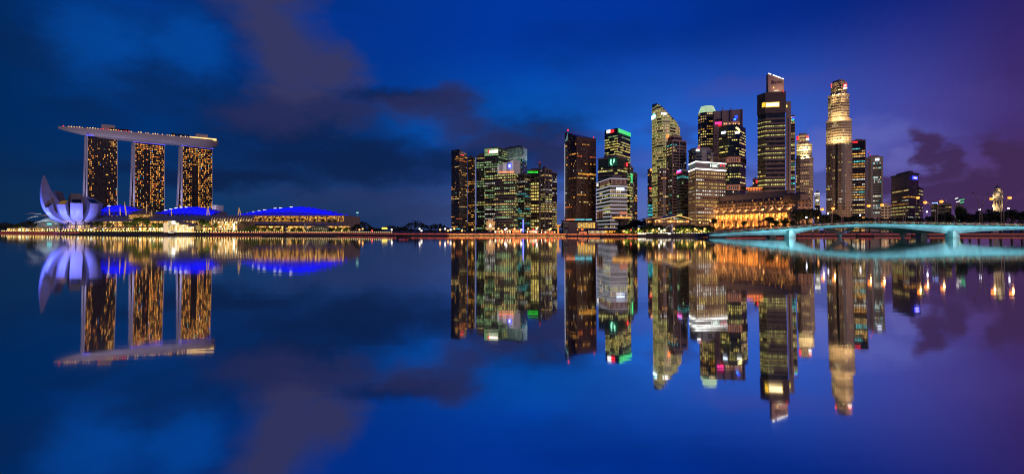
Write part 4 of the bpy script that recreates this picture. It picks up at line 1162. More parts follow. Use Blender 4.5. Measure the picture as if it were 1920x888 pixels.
# 14 HSBC block
A, B, C = (1291, 672), (1304.7, 640), (1361, 663)
q14 = quad(A, B, C)
tan = mat('tan_stone', (.30, .225, .15), .7, .15, .1)
t = tower('office_block', 'tan stone office block crowned by a white lit sign band with red diamond logo', q14, zt(317, 640), tan, tan, dict(p=.86, on=.78, run=6, cols=[(YEL, 4), (WRM, 3), (WHT, 2)], k=.72), 4.35, pw=3.6, sill=.42, wh=.34, gap=.16, piers=3.6, pier_d=.3, cap=False)
zt0, zt1 = zt(317, 640), zt(302.3, 640)
MB().prism(inset(q14, .3), zt0 - .2, zt1).build('sign_storey', greystone, t)
for z in (zt0, zt1 - .9): MB().prism(inset(q14, -.5), z, z + 1.15).build('light_band', em('band_white', s(255, 255, 248), 3.0, True), t)
sgn_w = mat('sign_white', (.6, .6, .6), .5, emit=s(225, 245, 225), es=.85, sample=False)
sgn_g = mat('sign_grey', (.1, .1, .1), .5, emit=s(80, 92, 86), es=.7, sample=False); sgn_l = em('sign_letter', s(235, 255, 235), 1.7, False)
o = sign(t, B, C, 1329.5, 1360, 306.4, 313.6, sgn_g, out=.5)
tred = em('sign_red', s(230, 10, 24), .9, False); tblk = mat('sign_black', (.02, .02, .02), .6)
lettering(o, 'HSBC', edge_pt(B, C, 1330, .75), edge_pt(B, C, 1346.5, .75), zt(313.4, 648), zt(306.6, 648), sgn_l, 1.0)
def hexlogo(parent, P_, Q_, p0, p1, py0, py1):
    a, b = edge_pt(P_, Q_, p0, .95), edge_pt(P_, Q_, p1, .95); m = (a + b) / 2
    z1, z0_ = zt(py0, m.y), zt(py1, m.y); zm = (z0_ + z1) / 2; w = (b - a)
    pt = lambda u, z: (a.x + w.x * u, a.y + w.y * u, z)
    mb = MB()
    mb.face([pt(.25, z0_), pt(.5, zm), pt(.25, z1)]); mb.face([pt(.75, z0_), pt(.75, z1), pt(.5, zm)])
    mb.face([pt(0, zm), pt(.25, z0_), pt(.25, z1)]); mb.face([pt(1, zm), pt(.75, z1), pt(.75, z0_)])
    mb.f = mb.f; mb.build('logo', tred, parent)
hexlogo(o, B, C, 1347.4, 1359.2, 307.2, 313.0)
o = sign(t, A, B, 1291.4, 1304, 307, 314.8, sgn_g, out=.5); hexlogo(o, A, B, 1297.6, 1303.6, 306.6, 313.2)
lettering(o, 'HSBC', edge_pt(A, B, 1291.6, .75), edge_pt(A, B, 1297.4, .75), zt(314.4, 662), zt(308.6, 662), sgn_l, .8)
# 16 octagonal tower with lit tapered crown
cx_, cy_ = W(1326, 915); octo = lambda r: [(cx_ + r * cos(2 * pi * (k + .5) / 8), cy_ + r * .9 * sin(2 * pi * (k + .5) / 8)) for k in range(8)]
t = tower('octagonal_tower', 'tall octagonal tower with tapered pale green lit crown', octo(14.8), zt(209, 900), spd, blueglass, dict(p=.8, on=.62, run=3, cols=[(YEL, 4), (AMB, 2), (WRM, 2)], k=.7), 4.3, pw=3.4, sill=.3, wh=.42, cap=False, piers=12, pier_d=.6, pier_mat=greystone)
for k in range(6):
    r = 14.6 - k * .75; z = zt(209, 900) + k * 1.95
    MB().prism(octo(r), z, z + 1.5).build('crown_ring', em('crown_ring', s(190, 226, 180), .95, False), t); MB().prism(octo(r - .5), z + 1.5, z + 1.95).build('crown_joint', greystone, t)
# 17 framed concrete slab with blue sign
A, B, C = (1337, 885), (1338.5, 878), (1391.5, 872)
E1, E2 = facing(1338.5, 1391.5, 876)
t = tower('concrete_tower', 'broad pinkish concrete tower with blue sign and two roof fins', slab(E1, E2, 34), zt(206.5, 876), pinkstone, pinkstone, dict(spar, p=.1), 4.6, pw=6, rowskip=lambda z: z > zt(246, 876), cap=False, piers=15, pier_d=1.0, sill=.5, wh=.3)
for p_ in (1355, 1370.5): sign(t, E1, E2, p_ - 1, p_ + 1, 202, 240, pinkstone, out=1.6, thick=3, name='roof_fin')
sign(t, E1, E2, 1342, 1354, 223, 226.6, darkglass, out=.5, name='vent_slot')
sign(t, E1, E2, 1340.5, 1353, 228.6, 233, e_pink, out=.9); sign(t, E1, E2, 1346.5, 1352.6, 232.6, 235.8, e_red, out=1.2)
sign(t, E1, E2, 1375, 1380.6, 222, 226, e_blue, out=.9); sign(t, E1, E2, 1377.5, 1383, 216.4, 221, e_blue, out=.9); sign(t, E1, E2, 1376, 1379.6, 222.6, 225, e_cyan, out=1.2, name='sign_mark')
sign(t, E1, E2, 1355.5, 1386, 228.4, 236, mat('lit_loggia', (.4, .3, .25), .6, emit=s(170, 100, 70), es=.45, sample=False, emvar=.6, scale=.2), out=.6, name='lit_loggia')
for p_ in (1358, 1361.5, 1368.5, 1375, 1378.5, 1385.6): sign(t, E1, E2, p_ - .7, p_ + .9, 231, 233, e_warm, out=1.0, name='lamp')
# 18 dark faceted glass tower with yellow moon sign
A, B, C, Dd = (1347.5, 790), (1364, 775), (1387, 770), (1399, 792)
v = [Vector(W(*k)) for k in (A, B, C, Dd)]; bk = [v[3] + Vector((-4, 28)), v[0] + Vector((15, 28))]
t = tower('glass_tower', 'dark faceted glass tower with a crescent shaped yellow white sign', [tuple(k) for k in v + bk], zt(236, 775), blueglass, blueglass, dict(p=.72, on=.5, run=3, cols=[(YEL, 4), (LIM, 2), (WRM, 2)], k=.7), 4.1, pw=2.8, wh=.45, cap=False, rowskip=lambda z: zt(306, 775) < z < zt(293, 775) or zt(357, 775) < z < zt(345, 775) or z < zt(366, 775), blank_top=6)
tfm = inset([tuple(k) for k in v + bk], 4); MB().prism(tfm, zt(236, 775), zt(233, 775)).build('plant_room', blueglass, t)
rust = mat('rose_granite', (.42, .25, .19), .6, .15, .1)
for z0_, z1_ in ((305, 294.5), (356.5, 346.5)):
    pl = inset([tuple(k) for k in v + bk], -.4); MB().prism(pl, zt(z0_, 775), zt(z1_, 775)).build('belt', rust, t)
    n = 16
    for (P_, Q_) in ((A, B), (B, C), (C, Dd)):
        for k in range(1, 6):
            p_ = P_[0] + (Q_[0] - P_[0]) * k / 6
            q = edge_pt(P_, Q_, p_, .6); MB().box(q.x - .8, q.x + .8, q.y - .4, q.y + .4, zt(z0_ - 1, 775), zt(z1_ + 3, 775)).build('belt_window', darkglass, t)
    for p_ in (1352, 1366, 1378, 1391):
        q = Vector(W(p_, 760)); light('lamp', 'POINT', (q.x, q.y, zt(z0_ + 1.5, 765)), 2100, (1, .52, .3), t, size=.2)
sign(t, A, B, 1353, 1360.8, 246.4, 251, em('blue_white2', s(225, 235, 255), 1.9, False), out=1.0)
q0 = edge_pt(B, C, 1378, 1.2); q1 = edge_pt(B, C, 1387, 1.2)
def mo(px, py): q = edge_pt(B, C, px, 1.2); return (q.x, q.y, zt(py, 772))
MB().tube([mo(1379.4, 239.4), mo(1383, 241.4), mo(1385.8, 244.6), mo(1386.4, 248.2)], [1.2, 1.5, 1.5, .8], 6).build('sign_crescent', em('moon', s(255, 232, 150), 2.0, False), t)
sign(t, B, C, 1378, 1386.6, 246.8, 250.6, e_white, out=.8)
# 19 banded brown tower with slab fin and yellow sign
A, B = (1420, 733), (1473, 720)
v0, v1 = Vector(W(*A)), Vector(W(*B)); vch = Vector(W(1434, 722)); 
pl19 = [tuple(Vector(W(1420, 741))), tuple(Vector(W(1435, 726))), tuple(v1), tuple(v1 + Vector((8, 30))), tuple(Vector(W(1420, 741)) + Vector((15, 24)))]
t = tower('bank_tower', 'brown banded tower with glowing yellow sign and a tall roof slab', pl19, zt(212, 724), brownstone, darkglass, dict(p=.72, on=.72, run=8, cols=[(LIM, 4), (YEL, 3), (CYN, 1), (WHT, 1)], k=.62), 6.1, pw=2.2, sill=.46, wh=.26, cap=False)
MB().prism(inset(pl19, -.3), zt(212, 724), zt(173, 724)).build('upper_block', mat('bronze_cladding', (.085, .055, .042), .5, .15, .08), t)
for k in range(5): MB().prism(inset(pl19, -.55), zt(210 - k * 2.4, 724) - .3, zt(210 - k * 2.4, 724) + .3).build('ledge', brownstone, t)
EB = ((1435, 726), (1473, 720))
sign(t, *EB, 1436, 1460, 193, 199.2, em('sign_yellow_core', s(255, 240, 190), 1.8, False), out=1.3, name='sign')
sign(t, (1435, 726), (1473, 720), 1435.2, 1461, 191.6, 200.8, em('sign_yellow', s(255, 196, 40), 1.3, False), out=.8, name='sign_glow_box')
sign(t, (1420, 741), (1435, 726), 1429.5, 1434.8, 192.6, 201, em('sign_yellow', s(255, 196, 40), 1.3, False), out=.8, name='sign_glow_box')
fin = [Vector(W(1440.4, 745)), Vector(W(1470, 738))]
fx = lambda u: fin[0] + (fin[1] - fin[0]) * u
mb = MB(); pp = [fin[0], fin[1], fin[1] + Vector((0, 6)), fin[0] + Vector((0, 6))]
zl, zr, zb_ = zt(138.5, 745), zt(149.5, 738), zt(176, 740)
mb.v += [(p.x, p.y, zb_) for p in pp] + [(pp[0].x, pp[0].y, zl), (pp[1].x, pp[1].y, zr), (pp[2].x, pp[2].y, zr), (pp[3].x, pp[3].y, zl)]
for f in ((0, 3, 2, 1), (4, 5, 6, 7), (0, 1, 5, 4), (1, 2, 6, 5), (2, 3, 7, 6), (3, 0, 4, 7)): mb.f.append(f); mb.m.append(0); mb.c.append(None)
rs = mb.build('roof_slab', rust, t)
for u0, u1 in ((0, .18), (.28, .8), (.84, .97)):
    a, b = fx(u0), fx(u1); MB().bar((a.x, a.y - .5, zl + (zr - zl) * u0 + .5), (b.x, b.y - .5, zl + (zr - zl) * u1 + .5), .9, 1.2).build('light_bar', e_white, rs)
lettering(rs, 'Bank', fx(.3) + Vector((0, -.6)), fx(.75) + Vector((0, -.6)), zt(158.6, 742), zt(151, 742), mat('sign_dark', (.03, .02, .03), .6), .95)
a = fx(.33); MB().lathe(a.x, a.y - .6, [(.3, zt(165.6, 742)), (.9, zt(164.4, 742)), (.3, zt(163.2, 742))], 8).build('sign_mark', e_yellow, rs)
for k in range(4): a = fx(.4 + .07 * k); MB().box(a.x - .6, a.x + .6, a.y - .7, a.y - .4, zt(171.2, 742), zt(169.4, 742)).build('lit_letter', em('pale_letter', s(230, 230, 190), .9, False), rs)
light('lamp', 'SPOT', (fx(.5).x, fx(.5).y - 14, zt(172, 730)), 9000, (1, .72, .55), t, (fx(.5).x, fx(.5).y, zt(156, 740)), .3, 110, .9)
a = W(1469, 719); MB().lathe(a[0], a[1], [(.3, zt(172.6, 719)), (1, zt(171.6, 719)), (.3, zt(170.4, 719))], 8).build('beacon', e_red, t)
# spine to its right
SP1, SP2 = facing(1473.6, 1483, 741)
sp = slab(SP1, SP2, 16)
MB().prism(sp, 2, zt(189.5, 740)).build('spine', mat('pale_spine', (.42, .33, .28), .7), t)
for k in range(40): sign(t, SP1, SP2, 1477, 1479, 221.5 + k * 3.6, 224 + k * 3.6, darkglass, out=.2, thick=.3, name='slot_window')
sign(t, SP1, SP2, 1474, 1476.2, 197, 201, e_yellow, out=.6)
ND1, ND2 = facing(1482.6, 1490.6, 772)
t = tower('office_tower', 'narrow dark tower with blue green sign behind the brown banded one', slab(ND1, ND2, 24), zt(217, 772), brownstone, darkglass, dict(whi, p=.5, cols=[(CYN, 1), (WRM, 2), (LIM, 2)]), 4, pw=2.4)
sign(t, ND1, ND2, 1484.6, 1489.8, 219, 226, e_blue, out=.8); sign(t, ND1, ND2, 1485.6, 1488.8, 223, 226.6, e_green, out=1.1)
t = tower('office_block', 'small dark block with a red crescent sign left of the brown banded tower', slab(*facing(1411, 1421, 765), 12), zt(336, 765), brownstone, darkglass, dict(spar, p=.3), 4, pw=2.4)
sign(t, *facing(1411, 1421, 765), 1417, 1420.4, 337.6, 343.4, e_red, out=.9)
# 20 stepped tower with floodlit crown
def facet(p0, p1, p2, p3, Y, dep):
    return local(p0, p3, Y, [(p0, 12), (p1, 5), (p2, 0), (p3, 11), (p3 - .06 * (p3 - p0), dep), (p0 + .06 * (p3 - p0), dep)])
def oct2(px0, px1, Y, dep, ch=.25):
    w = px1 - px0; c = w * ch; m = c * Y / FOC
    return local(px0, px1, Y, [(px0, m * .7), (px0 + c, 0), (px1 - c, 0), (px1, m * .7), (px1, dep - m), (px1 - c, dep), (px0 + c, dep), (px0, dep - m)])
cream = mat('cream_stone', (.40, .33, .25), .7, .12, .1)
gl = dict(p=.5, on=.4, run=3, cols=[(WRM, 4), (LIM, 2), (YEL, 1)], k=.65)
t = tower('bank_tower', 'stepped cream tower with floodlit crown and red and white sign', oct2(1491.5, 1525.4, 760, 26), zt(296, 760), cream, cream, gl, 3.9, pw=2.1, gap=.24, sill=.4, wh=.42, cap=True)
tower('', '', oct2(1493, 1523, 763, 22), zt(271, 763), cream, cream, dict(gl, p=.3), 3.9, pw=2.1, gap=.24, sill=.4, wh=.42, z0=zt(296, 760), parent=t)
tower('', '', oct2(1494.5, 1516.5, 766, 16, .2), zt(254.5, 766), cream, cream, dict(gl, p=.1), 3.9, pw=2.1, gap=.24, sill=.4, wh=.42, z0=zt(271, 763), parent=t)
sign(t, *facing(1494.5, 1516.5, 765), 1511.6, 1516.6, 254.8, 258, e_red, out=.8); sign(t, *facing(1494.5, 1516.5, 765), 1511.2, 1517, 259, 263, e_white, out=.8)
MB().box(W(1494.2, 765)[0], W(1495.4, 765)[0], 762, 766, zt(263, 765), zt(255.5, 765)).build('sign', e_red, t)
FLOOD = (1, .80, .40)
for p_ in (1496, 1508, 1516.5): q = edge_pt(*facing(1491.5, 1525, 760), p_, 1.5); light('floodlight', 'POINT', (q[0], q[1], zt(282, 760)), 13000, FLOOD, t, size=.2, up=1.2)
for p_ in (1515, 1505): q = edge_pt(*facing(1491.5, 1525, 760), p_, 2.0); light('floodlight', 'POINT', (q[0], q[1], zt(296.5, 760)), 13000, FLOOD, t, size=.2, up=1.2)
# small far block with white signs
t = tower('office_block', 'small far block with two white signs between the two floodlit towers', slab(*facing(1527, 1537.5, 990), 20), zt(362, 990), concrete, darkglass, whi, 4, pw=3)
sign(t, *facing(1527, 1537.5, 990), 1526.6, 1537, 362, 364.4, e_white, out=1); sign(t, *facing(1527, 1537.5, 990), 1529.6, 1535.4, 373.6, 376.4, e_white, out=1)
# 21 tallest stepped tower with floodlit tiers
st = mat('warm_granite', (.33, .25, .2), .7, .14, .1)
pn = dict(p=.55, on=.28, run=2, cols=[(WRM, 4), (LIM, 2), (WHT, 2), (YEL, 1)], k=.7)
kw = dict(pw=2.4, gap=.26, sill=.34, wh=.40)
t = tower('bank_tower', 'tallest stepped granite tower with two floodlit tiers and red roof signs', facet(1548, 1559.5, 1578, 1598, 800, 40), zt(224, 800), st, st, pn, 3.95, cap=True, **kw)
tower('', '', facet(1551.5, 1559.5, 1577, 1593.2, 803, 34), zt(176.5, 803), st, st, dict(pn, p=.3), 3.95, z0=zt(224, 800), parent=t, **kw)
tower('', '', facet(1557, 1566, 1577, 1588.6, 807, 26), zt(153.5, 807), st, st, dict(pn, p=.15), 3.95, z0=zt(176.5, 803), parent=t, **kw)
# projecting bays that give the stepped outline
for (p0, p1, Y0, ptop, pbot) in ((1559.5, 1578, 797.2, 224, 393), (1563, 1582, 800.2, 178, 224)):
    pass
sign(t, *facing(1557, 1588.6, 806), 1581.2, 1588.4, 157.4, 163.4, e_red, out=.6); sign(t, *facing(1557, 1588.6, 806), 1582.8, 1586.8, 158.8, 162.2, em('rosewhite', s(255, 215, 215), 1.6, False), out=1.0, name='sign_mark'); sign(t, *facing(1557, 1588.6, 806), 1581, 1588.6, 164.2, 166.4, e_white, out=.8)
sign(t, *facing(1557, 1588.6, 806), 1558, 1560, 157, 165, e_red, out=.6)
sign(t, *facing(1557, 1588.6, 806), 1567, 1577.5, 163.6, 167.4, darkglass, out=.5, name='roof_opening'); sign(t, *facing(1557, 1588.6, 806), 1571, 1576, 167.2, 168.6, e_warm, out=.8, name='lit_slot')
FL = (1, .74, .32)
for p_, py, Y_, pw_ in ((1553.6, 223.5, 799, 4200), (1561, 225, 797, 4400), (1569, 225, 797, 4600), (1577, 225, 797, 5600), (1585, 225, 797, 4800), (1592, 224, 799, 3600),
                   (1552.5, 266.5, 798, 5600), (1562, 267, 796, 7000), (1567, 267, 796, 5200), (1579, 267, 796, 6000), (1585, 267, 796, 5200), (1594, 266, 798, 4000),
                   (1560.5, 190.5, 799.5, 3600), (1583.5, 190.5, 799.5, 3600), (1572, 178, 803, 3600), (1562, 178, 803, 2600), (1583, 178, 803, 2600)):
    q = edge_pt(*facing(1548, 1598, Y_), p_, .6); light('floodlight', 'POINT', (q.x, q.y, zt(py, Y_)), pw_ * 3.4, FL, t, size=.2, up=1.6)
for py in (265.8, 189.5): pass
MB().prism(facet(1547.4, 1559.4, 1578, 1598.6, 798.6, 42), zt(267.6, 799), zt(266.6, 799)).build('ledge', st, t)
# tall dark glass bays let into the shaft of the tallest tower
_A, _B = facing(1548, 1598, 800); _a, _b = Vector(W(*_A)), Vector(W(*_B)); _e = (_b - _a).normalized(); _n = Vector((-_e.y, _e.x)); _n = _n if _n.y > 0 else -_n
_pt = lambda p, v: _a + (_b - _a) * ((p - 1548) / 50.0) + _n * v
for (p0, v0, p1, v1, c0, c1) in ((1559.5, 5, 1578, 0, 1566.5, 1571), (1578, 0, 1598, 11, 1579.5, 1584.5)):
    f = lambda q: _pt(q, v0 + (v1 - v0) * (q - p0) / (p1 - p0)) - _n * .35
    u, w_ = f(c0), f(c1)
    MB().prism(ccw([tuple(u), tuple(w_), tuple(w_ + _n * .6), tuple(u + _n * .6)]), zt(392, 800), zt(270, 800)).build('glass_bay', darkglass, t)
# 22 banded tower with red sign
A, B = facing(1597.6, 1622.4, 856)
t = tower('bank_tower', 'grey banded tower with red rooftop lettering beside the tallest tower', slab(A, B, 30), zt(263.5, 856), brownstone, darkglass, dict(p=.9, on=.8, run=6, cols=[(WHT, 3), (WRM, 4), (AMB, 1.5), (CYN, .6)], k=.95), 4.1, pw=2.2, sill=.34, wh=.42, rowskip=lambda z: z > zt(277, 856) or zt(326, 856) < z < zt(318, 856), piers=22, pier_d=.7)
for k in range(8): sign(t, A, B, 1598.6 + k * 1.25, 1599.5 + k * 1.25, 264.8, 268, e_red, out=.9, name='lit_letter')
# 23 concrete slab with white sign
A, B = facing(1622.8, 1656, 874)
t = tower('concrete_tower', 'plain grey concrete slab tower with pale blue sign and red roof aerials', slab(A, B, 28), zt(295, 874), concrete, concrete, dict(p=.0, on=.1, cols=[(WHT, 1)], k=.5), 4.0, pw=30, spandrel=False, rowskip=lambda z: True)
lit23 = dict()
for r in range(22):
    z = zt(306 + r * 4.4, 872); a, b = edge_pt(A, B, 1637, .35), edge_pt(A, B, 1652, .35); mb = MB(); on_ = R() < .5
    for c in range(9):
        p, q = a + (b - a) * ((c + .04) / 9), a + (b - a) * ((c + .96) / 9); v = (U(.2, .8) if (on_ and R() < .7) else .01); cc = pick([(WHT, 3), (CYN, 1.5), (WRM, 1)])
        mb.face([(p.x, p.y, z - .9), (q.x, q.y, z - .9), (q.x, q.y, z + .9), (p.x, p.y, z + .9)], 0, tuple(i * v for i in cc[:3]))
    mb.build('window_row', PANE, t)
for p_ in (1634.5, 1654): sign(t, A, B, p_ - 1.6, p_ + 1.6, 293, 408, concrete, out=1.4, thick=1.3, name='buttress')
sign(t, A, B, 1641, 1648.6, 296.6, 301, em('icewhite2', s(225, 232, 255), 1.9, False), out=.9)
for p_, py in ((1628.4, 284.5), (1632, 290)):
    x, y = W(p_, 878); MB().tube([(x, y, zt(296, 878)), (x, y, zt(py + 1, 878))], .25, 5).build('aerial', metal_d, t); MB().lathe(x, y, [(.3, zt(py + 1.4, 878)), (1, zt(py + .6, 878)), (.3, zt(py - .4, 878))], 8).build('beacon', e_red, t)
tower('office_block', 'low pale concrete block right of the grey slab tower', slab(*facing(1652, 1671, 760), 20), zt(386, 760), concrete, concrete, dict(spar, p=.1), 4, pw=4)
# 24 dark wedge tower with blue sign
A, B, C = (1670, 715), (1703, 660), (1723.5, 672)
t = tower('office_tower', 'dark wide office tower with a bright blue sign near its top', quad(A, B, C), zt(324, 660), metal_d, mat('plum_glass', (.035, .022, .03), .25, .2, .06), dict(p=.86, on=.5, run=5, cols=[(LIM, 3), (WRM, 4), (WHT, 2), (AMB, 1)], k=.5), 4.2, pw=2.4, sill=.34, wh=.36, rowskip=lambda z: z > zt(350, 660))
sign(t, B, C, 1709.8, 1719.6, 330, 336.6, em('blue_violet', s(40, 60, 255), 1.6, False), out=.9); sign(t, B, C, 1711.6, 1717.4, 332, 334.8, em('lilac', s(210, 190, 255), 1.8, False), out=1.2, name='sign_mark')
tower('', '', quad((1700, 690), (1724, 671.5), (1731.5, 690)), zt(352.5, 676), metal_d, mat('plum_glass', (.035, .022, .03), .25, .2, .06), dict(p=.8, on=.4, run=5, cols=[(LIM, 3), (WRM, 4)], k=.5), 4.2, pw=2.4, sill=.34, wh=.36, parent=t)
t = tower('office_block', 'low dark block with a pale blue roof sign left of the trees', quad((1745, 640), (1757, 625), (1785, 632)), zt(382.5, 625), spd, darkglass, dict(p=.7, on=.4, run=4, cols=[(WHT, 2), (LIM, 2), (WRM, 2)], k=.35), 4.0, pw=2.2, sill=.34, wh=.36)
sign(t, (1745, 640), (1757, 625), 1746.5, 1757, 379.6, 383.6, em('ice3', s(140, 165, 255), 1.8, False), out=.8)
t = tower('lit_pavilion', 'small far block with green light bars left of the clock tower', slab(*facing(1790, 1806, 620), 10), zt(386, 620), spd, darkglass, dict(p=1, on=.6, run=2, cols=[(GRN, 2), (YEL, 2)], k=.6), 4, pw=2, cat='block')
for p0, p1, py in ((1791, 1796, 371.6), (1793, 1800, 377.6), (1799, 1808, 374), (1801, 1807, 379)):
    a, b = Vector(W(p0, 619)), Vector(W(p1, 619)); MB().bar((a.x, a.y, zt(py + 1, 619)), (b.x, b.y, zt(py - .6, 619)), .7).build('light_bar', e_green if R() < .7 else e_white, t)
    MB().bar(((a.x + b.x) / 2, a.y + .6, zt(386, 619)), ((a.x + b.x) / 2, a.y + .6, zt(py, 619)), .3).build('post', metal_d, t)
# clock tower
CX, CY = W(1871, 560)
t = empty('clock_tower', (CX, CY, 2), 'white floodlit clock tower with domed lantern above the trees', 'clock tower')
cs = mat('white_stucco', (.62, .53, .40), .7, .08, .2)
MB().box(CX - 4.6, CX + 4.6, CY - 4.6, CY + 4.6, 2, zt(372, 560)).build('shaft', cs, t)
for k in (-1, 1):
    MB().box(CX + k * 4.0 - .9, CX + k * 4.0 + .9, CY - 5.1, CY - 4.6, 2, zt(371, 560)).build('pilaster', cs, t)
for k in (-1, 0, 1): MB().box(CX + k * 2.2 - .55, CX + k * 2.2 + .55, CY - 4.75, CY - 4.5, zt(384, 560), zt(375, 560)).build('louvre', mat('dark_louvre', (.12, .09, .06), .7), t)
MB().box(CX - 5.4, CX + 5.4, CY - 5.4, CY + 5.4, zt(372, 560), zt(370.6, 560)).build('cornice', cs, t)
MB().box(CX - 4.4, CX + 4.4, CY - 4.4, CY + 4.4, zt(370.6, 560), zt(359.5, 560)).build('clock_stage', cs, t)
for k in (-1, 1): MB().box(CX + k * 4.4 - .6, CX + k * 4.4 + .6, CY - 5, CY - 4.3, zt(370.6, 560), zt(357.5, 560)).build('corner_pier', cs, t)
MB().tube([(CX, CY - 4.6, zt(365, 560)), (CX, CY - 4.3, zt(365, 560))], 2.0, 16).build('clock_face', mat('clock_dial', (.7, .65, .5), .5, emit=s(255, 220, 150), es=.5, sample=False), t)
MB().box(CX - 5, CX + 5, CY - 5, CY + 5, zt(359.5, 560), zt(358.4, 560)).build('cornice', cs, t)
MB().lathe(CX, CY, [(3.2, zt(358.4, 560)), (3.2, zt(353.6, 560)), (3.5, zt(353.2, 560))], 8).build('lantern', cs, t)
MB().lathe(CX, CY, [(3.5, zt(353.2, 560)), (2.9, zt(350.8, 560)), (1.5, zt(349, 560)), (.4, zt(348, 560)), (.15, zt(345.8, 560))], 12).build('dome', mat('grey_dome', (.1, .1, .11), .5), t, smooth=True)
for dx_, py, pw_ in ((-6, 389, 2600), (6, 389, 2600), (-5.2, 370, 900), (5.2, 370, 900), (0, 357, 500)):
    light('floodlight', 'POINT', (CX + dx_, CY - 8.5 if py > 380 else CY - 6.4, zt(py, 560)), pw_, (1, .74, .36), t, size=.2)
t.rotation_euler = (0, 0, radians(-42)); t.scale = (.8, .8, 1)      # the clock tower's front looks towards the bay
# ------------------------------------------------------------------ floodlit colonnaded hotel
random.seed(31)
FA, FB = Vector(W(1326, 670)), Vector(W(1495, 540))
fd = (FB - FA).normalized(); fn = Vector((fd.y, -fd.x)); fn = fn if fn.x < 0 else -fn
FL_ = (FB - FA).length
fs = mat('sandstone', (.40, .27, .16), .75, .14, .15, bump=.1)
fdark = mat('brown_stone_trim', (.24, .155, .11), .75, .14, .15)
froof = mat('dark_red_roof', (.10, .05, .045), .7, .2, .2)
ful = empty('colonnade_hotel', ((FA.x + FB.x) / 2, (FA.y + FB.y) / 2, 2), 'grand hotel with golden floodlit colonnade and stepped brown upper floors', 'hotel')
def fpl(u0, u1, f, bk):
    a, b = FA + fd * FL_ * u0, FA + fd * FL_ * u1
    return ccw([tuple(a + fn * f), tuple(b + fn * f), tuple(b - fn * bk), tuple(a - fn * bk)])
ZB, ZC, ZR, ZA = 9.0, 25.6, 36.6, 46.0
MB().prism(fpl(0, 1, .5, 20), 2, ZB).build('plinth', fdark, ful)
MB().prism(fpl(.0, 1, -4.5, 20), ZB, ZC).build('colonnade_wall', fs, ful)
MB().prism(fpl(-.005, 1.005, 1.2, 20), ZC, ZC + 1.6).build('cornice', fs, ful)
MB().prism(fpl(-.003, 1.003, .4, 20), ZC - 2.6, ZC).build('architrave', fs, ful)
MB().prism(fpl(.0, 1, -.8, 20), ZC + 1.6, ZC + 3.0).build('balustrade', fs, ful)
for sd in (0.0, .93):
    MB().prism(fpl(sd, sd + .07, .2, 6), ZB, ZC - 2.6).build('end_pavilion', fs, ful)
nc = 15
for k in range(nc):
    u = .09 + .82 * k / (nc - 1); p = FA + fd * FL_ * u - fn * .9
    mb = MB(); mb.lathe(p.x, p.y, [(1.15, ZB), (1.15, ZB + .7), (.92, ZB + .9), (.78, ZC - 3.6), (1.1, ZC - 3.1), (1.1, ZC - 2.6)], 10)
    mb.build('column', fs, ful, smooth=True)
for k in range(nc - 1):
    u = .09 + .82 * (k + .5) / (nc - 1)
    for z0_, z1_ in ((ZB + 1.5, ZB + 5.5), (ZB + 7.5, ZB + 11.5)):
        p = FA + fd * FL_ * u - fn * 4.3
        a, b = p - fd * 1.3, p + fd * 1.3; v = U(.1, .8); cc = s(255, 170, 70)
        mb = MB(); mb.face([(a.x, a.y, z0_), (b.x, b.y, z0_), (b.x, b.y, z1_), (a.x, a.y, z1_)], 0, tuple(i * v for i in cc[:3])); mb.build('window', PANE, ful)
    q = FA + fd * FL_ * u - fn * 1.6
    light('lamp', 'POINT', (q.x, q.y, ZC - 5.5), 8500, (1, .44, .10), ful, size=.25)
    mb = MB(); mb.lathe(q.x, q.y, [(.1, ZC - 5.1), (.42, ZC - 4.8), (.42, ZC - 4.3), (.1, ZC - 4.0)], 8); mb.build('lantern', e_orange, ful)
for k in range(11):
    q = FA + fd * FL_ * (.06 + .88 * k / 10) + fn * 2.4
    light('lamp', 'POINT', (q.x, q.y, ZB + .8), 8500, (1, .44, .10), ful, size=.2)
    q = FA + fd * FL_ * (.06 + .88 * k / 10) + fn * 2.6
    light('lamp', 'POINT', (q.x, q.y, ZC + 1.8), 3000, (1, .5, .22), ful, size=.2)
# upper floors
MB().prism(fpl(.02, .98, -3.2, 20), ZC + 1.6, ZC + 6.2).build('upper_wall', fs, ful)
MB().prism(fpl(.02, .98, -2.6, 20), ZC + 6.2, ZC + 7.0).build('string_course', fdark, ful)
MB().prism(fpl(.02, .98, -4.0, 20), ZC + 7.0, ZR - 1.4).build('upper_wall', fs, ful)
MB().prism(fpl(.01, .99, -1.8, 20), ZR - 1.4, ZR).build('eaves', fdark, ful)
for k in range(26):
    for z0_, f in ((ZC + 3.3, 3.05), (ZC + 7.6, 3.85)):
        u = .05 + .9 * (k + .5) / 26; p = FA + fd * FL_ * u - fn * f
        a, b = p - fd * .9, p + fd * .9; v = U(.3, .9) if R() < .16 else .02; cc = s(255, 190, 80)
        mb = MB(); mb.face([(a.x, a.y, z0_), (b.x, b.y, z0_), (b.x, b.y, z0_ + 1.9), (a.x, a.y, z0_ + 1.9)], 0, tuple(i * v for i in cc[:3])); mb.build('window', PANE, ful)
pl_ = fpl(.02, .98, -3, 20); pl2 = fpl(.03, .97, -6, 17)
mb = MB(); n = 4
for k in range(4):
    j = (k + 1) % 4; mb.face([(*pl_[k], ZR), (*pl_[j], ZR), (*pl2[j], ZR + 3.4), (*pl2[k], ZR + 3.4)])
mb.face([(*p, ZR + 3.4) for p in pl2]); mb.build('mansard_roof', froof, ful)
